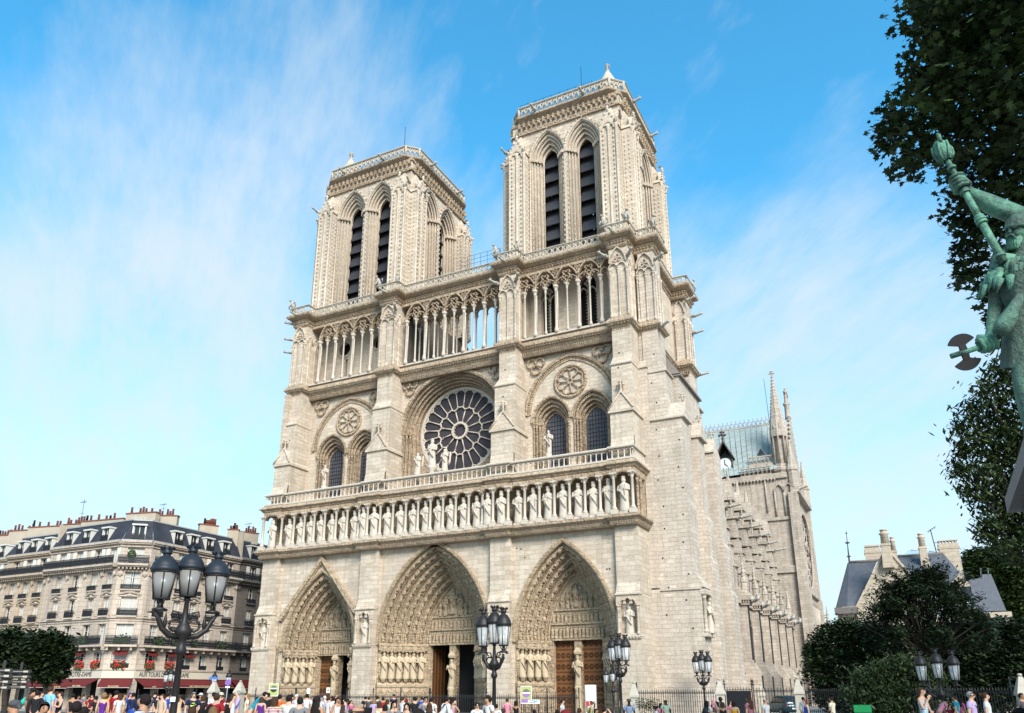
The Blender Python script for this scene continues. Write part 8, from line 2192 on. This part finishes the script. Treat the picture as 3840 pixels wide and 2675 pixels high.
# --- right of the centre
P(1790,2632,25,'person in a white blouse with big dark sunglasses left of the lamp post','f','bun','dark',0,('tee','white'),('trousers','jeans'),0,.1,('glasses',))
P(1830,2610,25,'person with bushy black hair in a white shirt beside the lamp post','m','afro','dark',1,('tee','white'),('trousers','jeans'),0,-.9,('bag',))
P(1902,2618,36.5,'person in a pink shirt with back turned right of the lamp post','m','short','brown',0,('tee','pink'),('trousers','jeans'),0,3.0)
P(1935,2627,33.8,'person in a black dress with an orange hem and a white bag','f','bob','dark',1,('dress','black'),None,0,2.7)
P(1888,2658,29.7,'seated person in dark red in front of the pink shirt','m','short','brown',0,('tee','dred'),('trousers','jeans'),5,2.6)
P(1862,2640,29.7,'person in white with a dark shoulder just right of the lamp post','m','short','dark',1,('tee','white'),('trousers','jeans'),0,2.8)
P(2109,2623,36.5,'person in a white shirt walking left before the brown right door','m','short','dark',0,('tee','white'),('trousers','jeans'),0,1.3)
P(2003,2661,32.4,'dark haired seated person below the white sign','m','short','dark',0,('tee','black'),('trousers','jeans'),5,2.9)
P(2088,2662,29.7,'dark head and shoulders in black left of the white shirt','m','short','dark',2,('tee','black'),('trousers','jeans'),5,3.0)
P(2118,2668,18,'maroon capped person below the white shirt','m','cap','dred',0,('tee','dred'),('trousers','jeans'),5,2.8)
P(2171,2656,29.7,'brown haired person in pale blue low before the right door','m','short','brown',0,('tee','lblue'),('trousers','jeans'),5,3.0)
P(2214,2629,32.4,'person in a bright green dress before the white notice board','f','tail','red',0,('dress','green'),None,1,-1.3)
P(2233,2657,27,'dark haired child beside the green dress','f','bob','dark',1,('tee','navy'),('trousers','jeans'),0,.8)
P(2264,2652,25.7,'person in a white shirt raising a hand to the head right of the green dress','m','short','dark',0,('tee','white'),('trousers','jeans'),6,2.4)
P(2357,2623,32.4,'person with a dark hat and a blue and white checked shirt','m','hat','dgrey',2,('tee','lblue'),('trousers','jeans'),0,.15,mat=cmat('checked',(.5,.58,.66),check=(.06,.08,.2)))
P(2454,2646,32.4,'child in a white tee left of the plaid shirt','f','bun','dark',2,('tee','white'),('trousers','jeans'),0,-1.4)
P(2475,2636,33.8,'child in pale pink carried beside the plaid shirt','f','bob','dark',2,('tee','pink'),('trousers','jeans'),0,2.9)
P(2494,2620,33.8,'person in a pale green plaid shirt before the iron fence','m','bald','dark',2,('tee','mint'),('trousers','khaki'),0,.5,mat=cmat('plaid',(.42,.50,.36),check=(.2,.26,.2)))
P(2648,2627,32.4,'dark haired person in white with a black backpack below the fence lamp post','f','long','dark',0,('tee','white'),('trousers','jeans'),0,2.6,('pack',))
P(2675,2622,43.2,'person in a pink headscarf behind the group by the pillar','f','hood','pink',0,('tee','dred'),('trousers','black'),0,2.6)
P(2684,2630,32.4,'person in a grey vest turning right in the group by the pillar','f','long','dark',0,('tank','grey'),('trousers','jeans'),3,-1.2)
P(2700,2615,40.5,'person with short curly black hair and a grey shirt by the pillar','m','afro','dark',2,('tee','grey'),('trousers','jeans'),0,2.7)
P(2706,2632,31.1,'person in a black tank top in front of the curly hair','f','bob','brown',1,('tank','black'),('trousers','jeans'),0,2.9)
P(2736,2627,36.5,'brown haired person in dark pink between the black and the yellow tops','f','bob','brown',0,('tee','hot'),('trousers','jeans'),0,.9)
P(2748,2628,31.1,'person in a yellow vest with a crossed black strap','f','bob','dark',0,('tank','yellow'),('trousers','black'),0,3.0,('bag',))
P(2806,2607,29.7,'brown haired person in a pink striped top before the dark gate','f','long','brown',0,('tee','pink'),('trousers','white'),0,-2.3,('bag',),mat=STR('pink','dred'))
P(2868,2619,33.8,'person with shaved head in a white tee facing left before the fence','m','bald','brown',0,('tee','white'),('trousers','jeans'),0,1.0)
P(3016,2623,36.5,'red haired person in a royal blue dress by the stone pillar','f','bob','red',0,('dress','blue'),None,0,-1.2)
P(3009,2613,44.6,'person in white half hidden behind the royal blue dress','m','short','dark',0,('long','white'),('trousers','black'),0,2.7)
P(3115,2612,36.5,'person in a cream shirt with hand at the face before the dark shrubs','m','short','dark',1,('tee','cream'),('trousers','black'),1,-2.0)
P(3455,2577,27,'tall person in a blue and white patterned dress with a hairband','f','bob','brown',0,('dress','lblue'),None,1,1.1,mat=cmat('patterned',(.08,.22,.34),check=(.5,.58,.6)))
P(3508,2622,40.5,'person in a pink and white jacket bending before the shrubs','f','short','dark',1,('long','pink'),('trousers','white'),4,2.2)
P(3553,2641,40.5,'small child in white and red under the right hand lamp','f','bob','brown',0,('tee','dred'),('trousers','white'),0,.4)
P(3578,2609,40.5,'person in a blue green shirt bending left of the lavender shirt','m','short','brown',0,('tee','turq'),('trousers','dgrey'),0,-1.9)
P(3596,2618,44.6,'person in a red pink top between the blue green and lavender shirts','f','long','dark',1,('tee','hot'),('trousers','jeans'),0,2.6)
P(3638,2592,27,'person in a lavender tee with sunglasses facing left','m','short','grey',0,('tee','lav'),('trousers','khaki'),0,1.25,('glasses','bag'))
P(3693,2597,29.7,'person in a white tee with tied hair leaning left','f','bun','brown',0,('tee','white'),('trousers','white'),0,1.5)
P(3812,2651,8,'close forehead with dark hair and sunglasses at the bottom right corner','m','short','dark',1,('tee','black'),('trousers','jeans'),0,.1,('glasses',))
P(3828,2598,34,'person in dark clothes by the pillar at the right edge','m','short','dark',1,('tee','dgrey'),('trousers','black'),0,.8)
p=ground(3606,31); e=MB(); e.box(-.28,-.1,-.02,.02,.2,1.0); e.m=1; e.box(-.1,.08,-.02,.02,.2,1.0); e.m=2; e.box(.08,.26,-.02,.02,.2,1.0)
o=e.build('striped_towel',[cmat('cloth_white',CLR['white']),cmat('cloth_blue',CLR['blue']),cmat('cloth_hot',CLR['hot'])],loc=(p.x,p.y,0)); o.rotation_euler=(0,0,along_view(3606)); tag(o,'striped blue white and pink cloth hanging beside the lavender tee','cloth')
# ================================================================= light and sky
SKX,SKY = .35,.2
SUN_DIR = Vector((.62,-.62,.62)).normalized()
el = math.asin(SUN_DIR.z); az = atan2(SUN_DIR.x, SUN_DIR.y)
sl = bpy.data.lights.new('sun','SUN'); so = bpy.data.objects.new('sun', sl); COL.objects.link(so)
sl.energy = 3.5; sl.angle = radians(26); sl.color = (1,.935,.87)
so.rotation_euler = (-SUN_DIR).to_track_quat('-Z','Y').to_euler(); so.location = (60,-60,80)
wd = bpy.data.worlds.new('World'); scene.world = wd; wd.use_nodes = True
nt = wd.node_tree; bg = nt.nodes['Background']
sk = nt.nodes.new('ShaderNodeTexSky'); sk.sky_type = 'NISHITA'; sk.sun_disc = False; sk.sun_elevation = el; sk.sun_rotation = az
sk.air_density = 1.0; sk.dust_density = .6; sk.ozone_density = 2.0
tc = N(nt,'ShaderNodeTexCoord'); sp = N(nt,'ShaderNodeSeparateXYZ'); nt.links.new(tc.outputs['Generated'], sp.inputs[0])
zz = mth(nt,'ADD', mth(nt,'MAXIMUM', sp.outputs[2], 0), .45)
cv = N(nt,'ShaderNodeCombineXYZ')
nt.links.new(mth(nt,'DIVIDE', sp.outputs[0], zz), cv.inputs[0]); nt.links.new(mth(nt,'DIVIDE', sp.outputs[1], zz), cv.inputs[1])
mp = N(nt,'ShaderNodeMapping'); mp.inputs['Rotation'].default_value = (0,0,radians(38)); mp.inputs['Location'].default_value = (SKX,SKY,0); nt.links.new(cv.outputs[0], mp.inputs['Vector'])
wv = mp.outputs[0]
c0 = noise(nt, vscale(nt,wv,(1,1.25,1)), 1.25, 5, .52)
c1 = noise(nt, vscale(nt,wv,(1,1.7,1)), 3.4, 7, .6)
c2 = noise(nt, vscale(nt,wv,(.8,2.3,1)), 9, 7, .65)
cl = mth(nt,'ADD', mth(nt,'ADD', mth(nt,'MULTIPLY',c0,.55), mth(nt,'MULTIPLY',c1,.3)), mth(nt,'MULTIPLY',c2,.15))
cov = ramp(nt, cl, [(.43,0.0),(.52,.34),(.66,.9)])
hz = mth(nt,'MULTIPLY',ramp(nt, sp.outputs[2], [(0.0,1.0),(.12,.66),(.28,.26),(.5,.05),(.7,0)]),2)
pat = None
for (pu,pv,wd_,am) in ((250,650,.985,.34),(700,250,.975,.26),(1250,150,.98,.16),(150,1250,.97,.30),(1000,700,.985,.12),(2950,1550,.975,.34),(3300,1150,.985,.12),(2700,700,.985,.10),(20,60,.975,-.45),(1750,60,.985,-.1),(3050,250,.98,-.16),(1350,430,.99,-.08)):
    d_ = ray(pu,pv).normalized(); dp = N(nt,'ShaderNodeVectorMath'); dp.operation='DOT_PRODUCT'; nt.links.new(tc.outputs['Generated'],dp.inputs[0]); dp.inputs[1].default_value = d_
    mr = N(nt,'ShaderNodeMapRange'); mr.interpolation_type='SMOOTHERSTEP'; nt.links.new(dp.outputs['Value'],mr.inputs[0]); mr.inputs[1].default_value=wd_-.02; mr.inputs[2].default_value=1.0; mr.inputs[4].default_value=am*.85 if am>0 else am*1.5
    pat = mr.outputs[0] if pat is None else mth(nt,'ADD',pat,mr.outputs[0])
body_ = mth(nt,'MULTIPLY', mth(nt,'ADD', mth(nt,'MULTIPLY',cov,.55), pat), mth(nt,'ADD',mth(nt,'MULTIPLY',ramp(nt,mth(nt,'ADD',mth(nt,'MULTIPLY',c1,.5),mth(nt,'MULTIPLY',c2,.5)),[(.36,0),(.64,1)]),1.25),.35))
fac = mth(nt,'SUBTRACT', 1, mth(nt,'POWER', 2.7183, mth(nt,'MULTIPLY', mth(nt,'MAXIMUM', mth(nt,'ADD', body_, hz), 0), -1.35)))
skc = mixc(nt, 1.0, sk.outputs[0], (.72,2.25,2.42), 'MULTIPLY')
final = mixc(nt, fac, skc, (5.5,6.1,6.55))
nt.links.new(final, bg.inputs[0]); bg.inputs[1].default_value = .078
scene.view_settings.view_transform = 'Standard'; scene.view_settings.look = 'None'
scene.view_settings.exposure = .92; scene.view_settings.gamma = 1
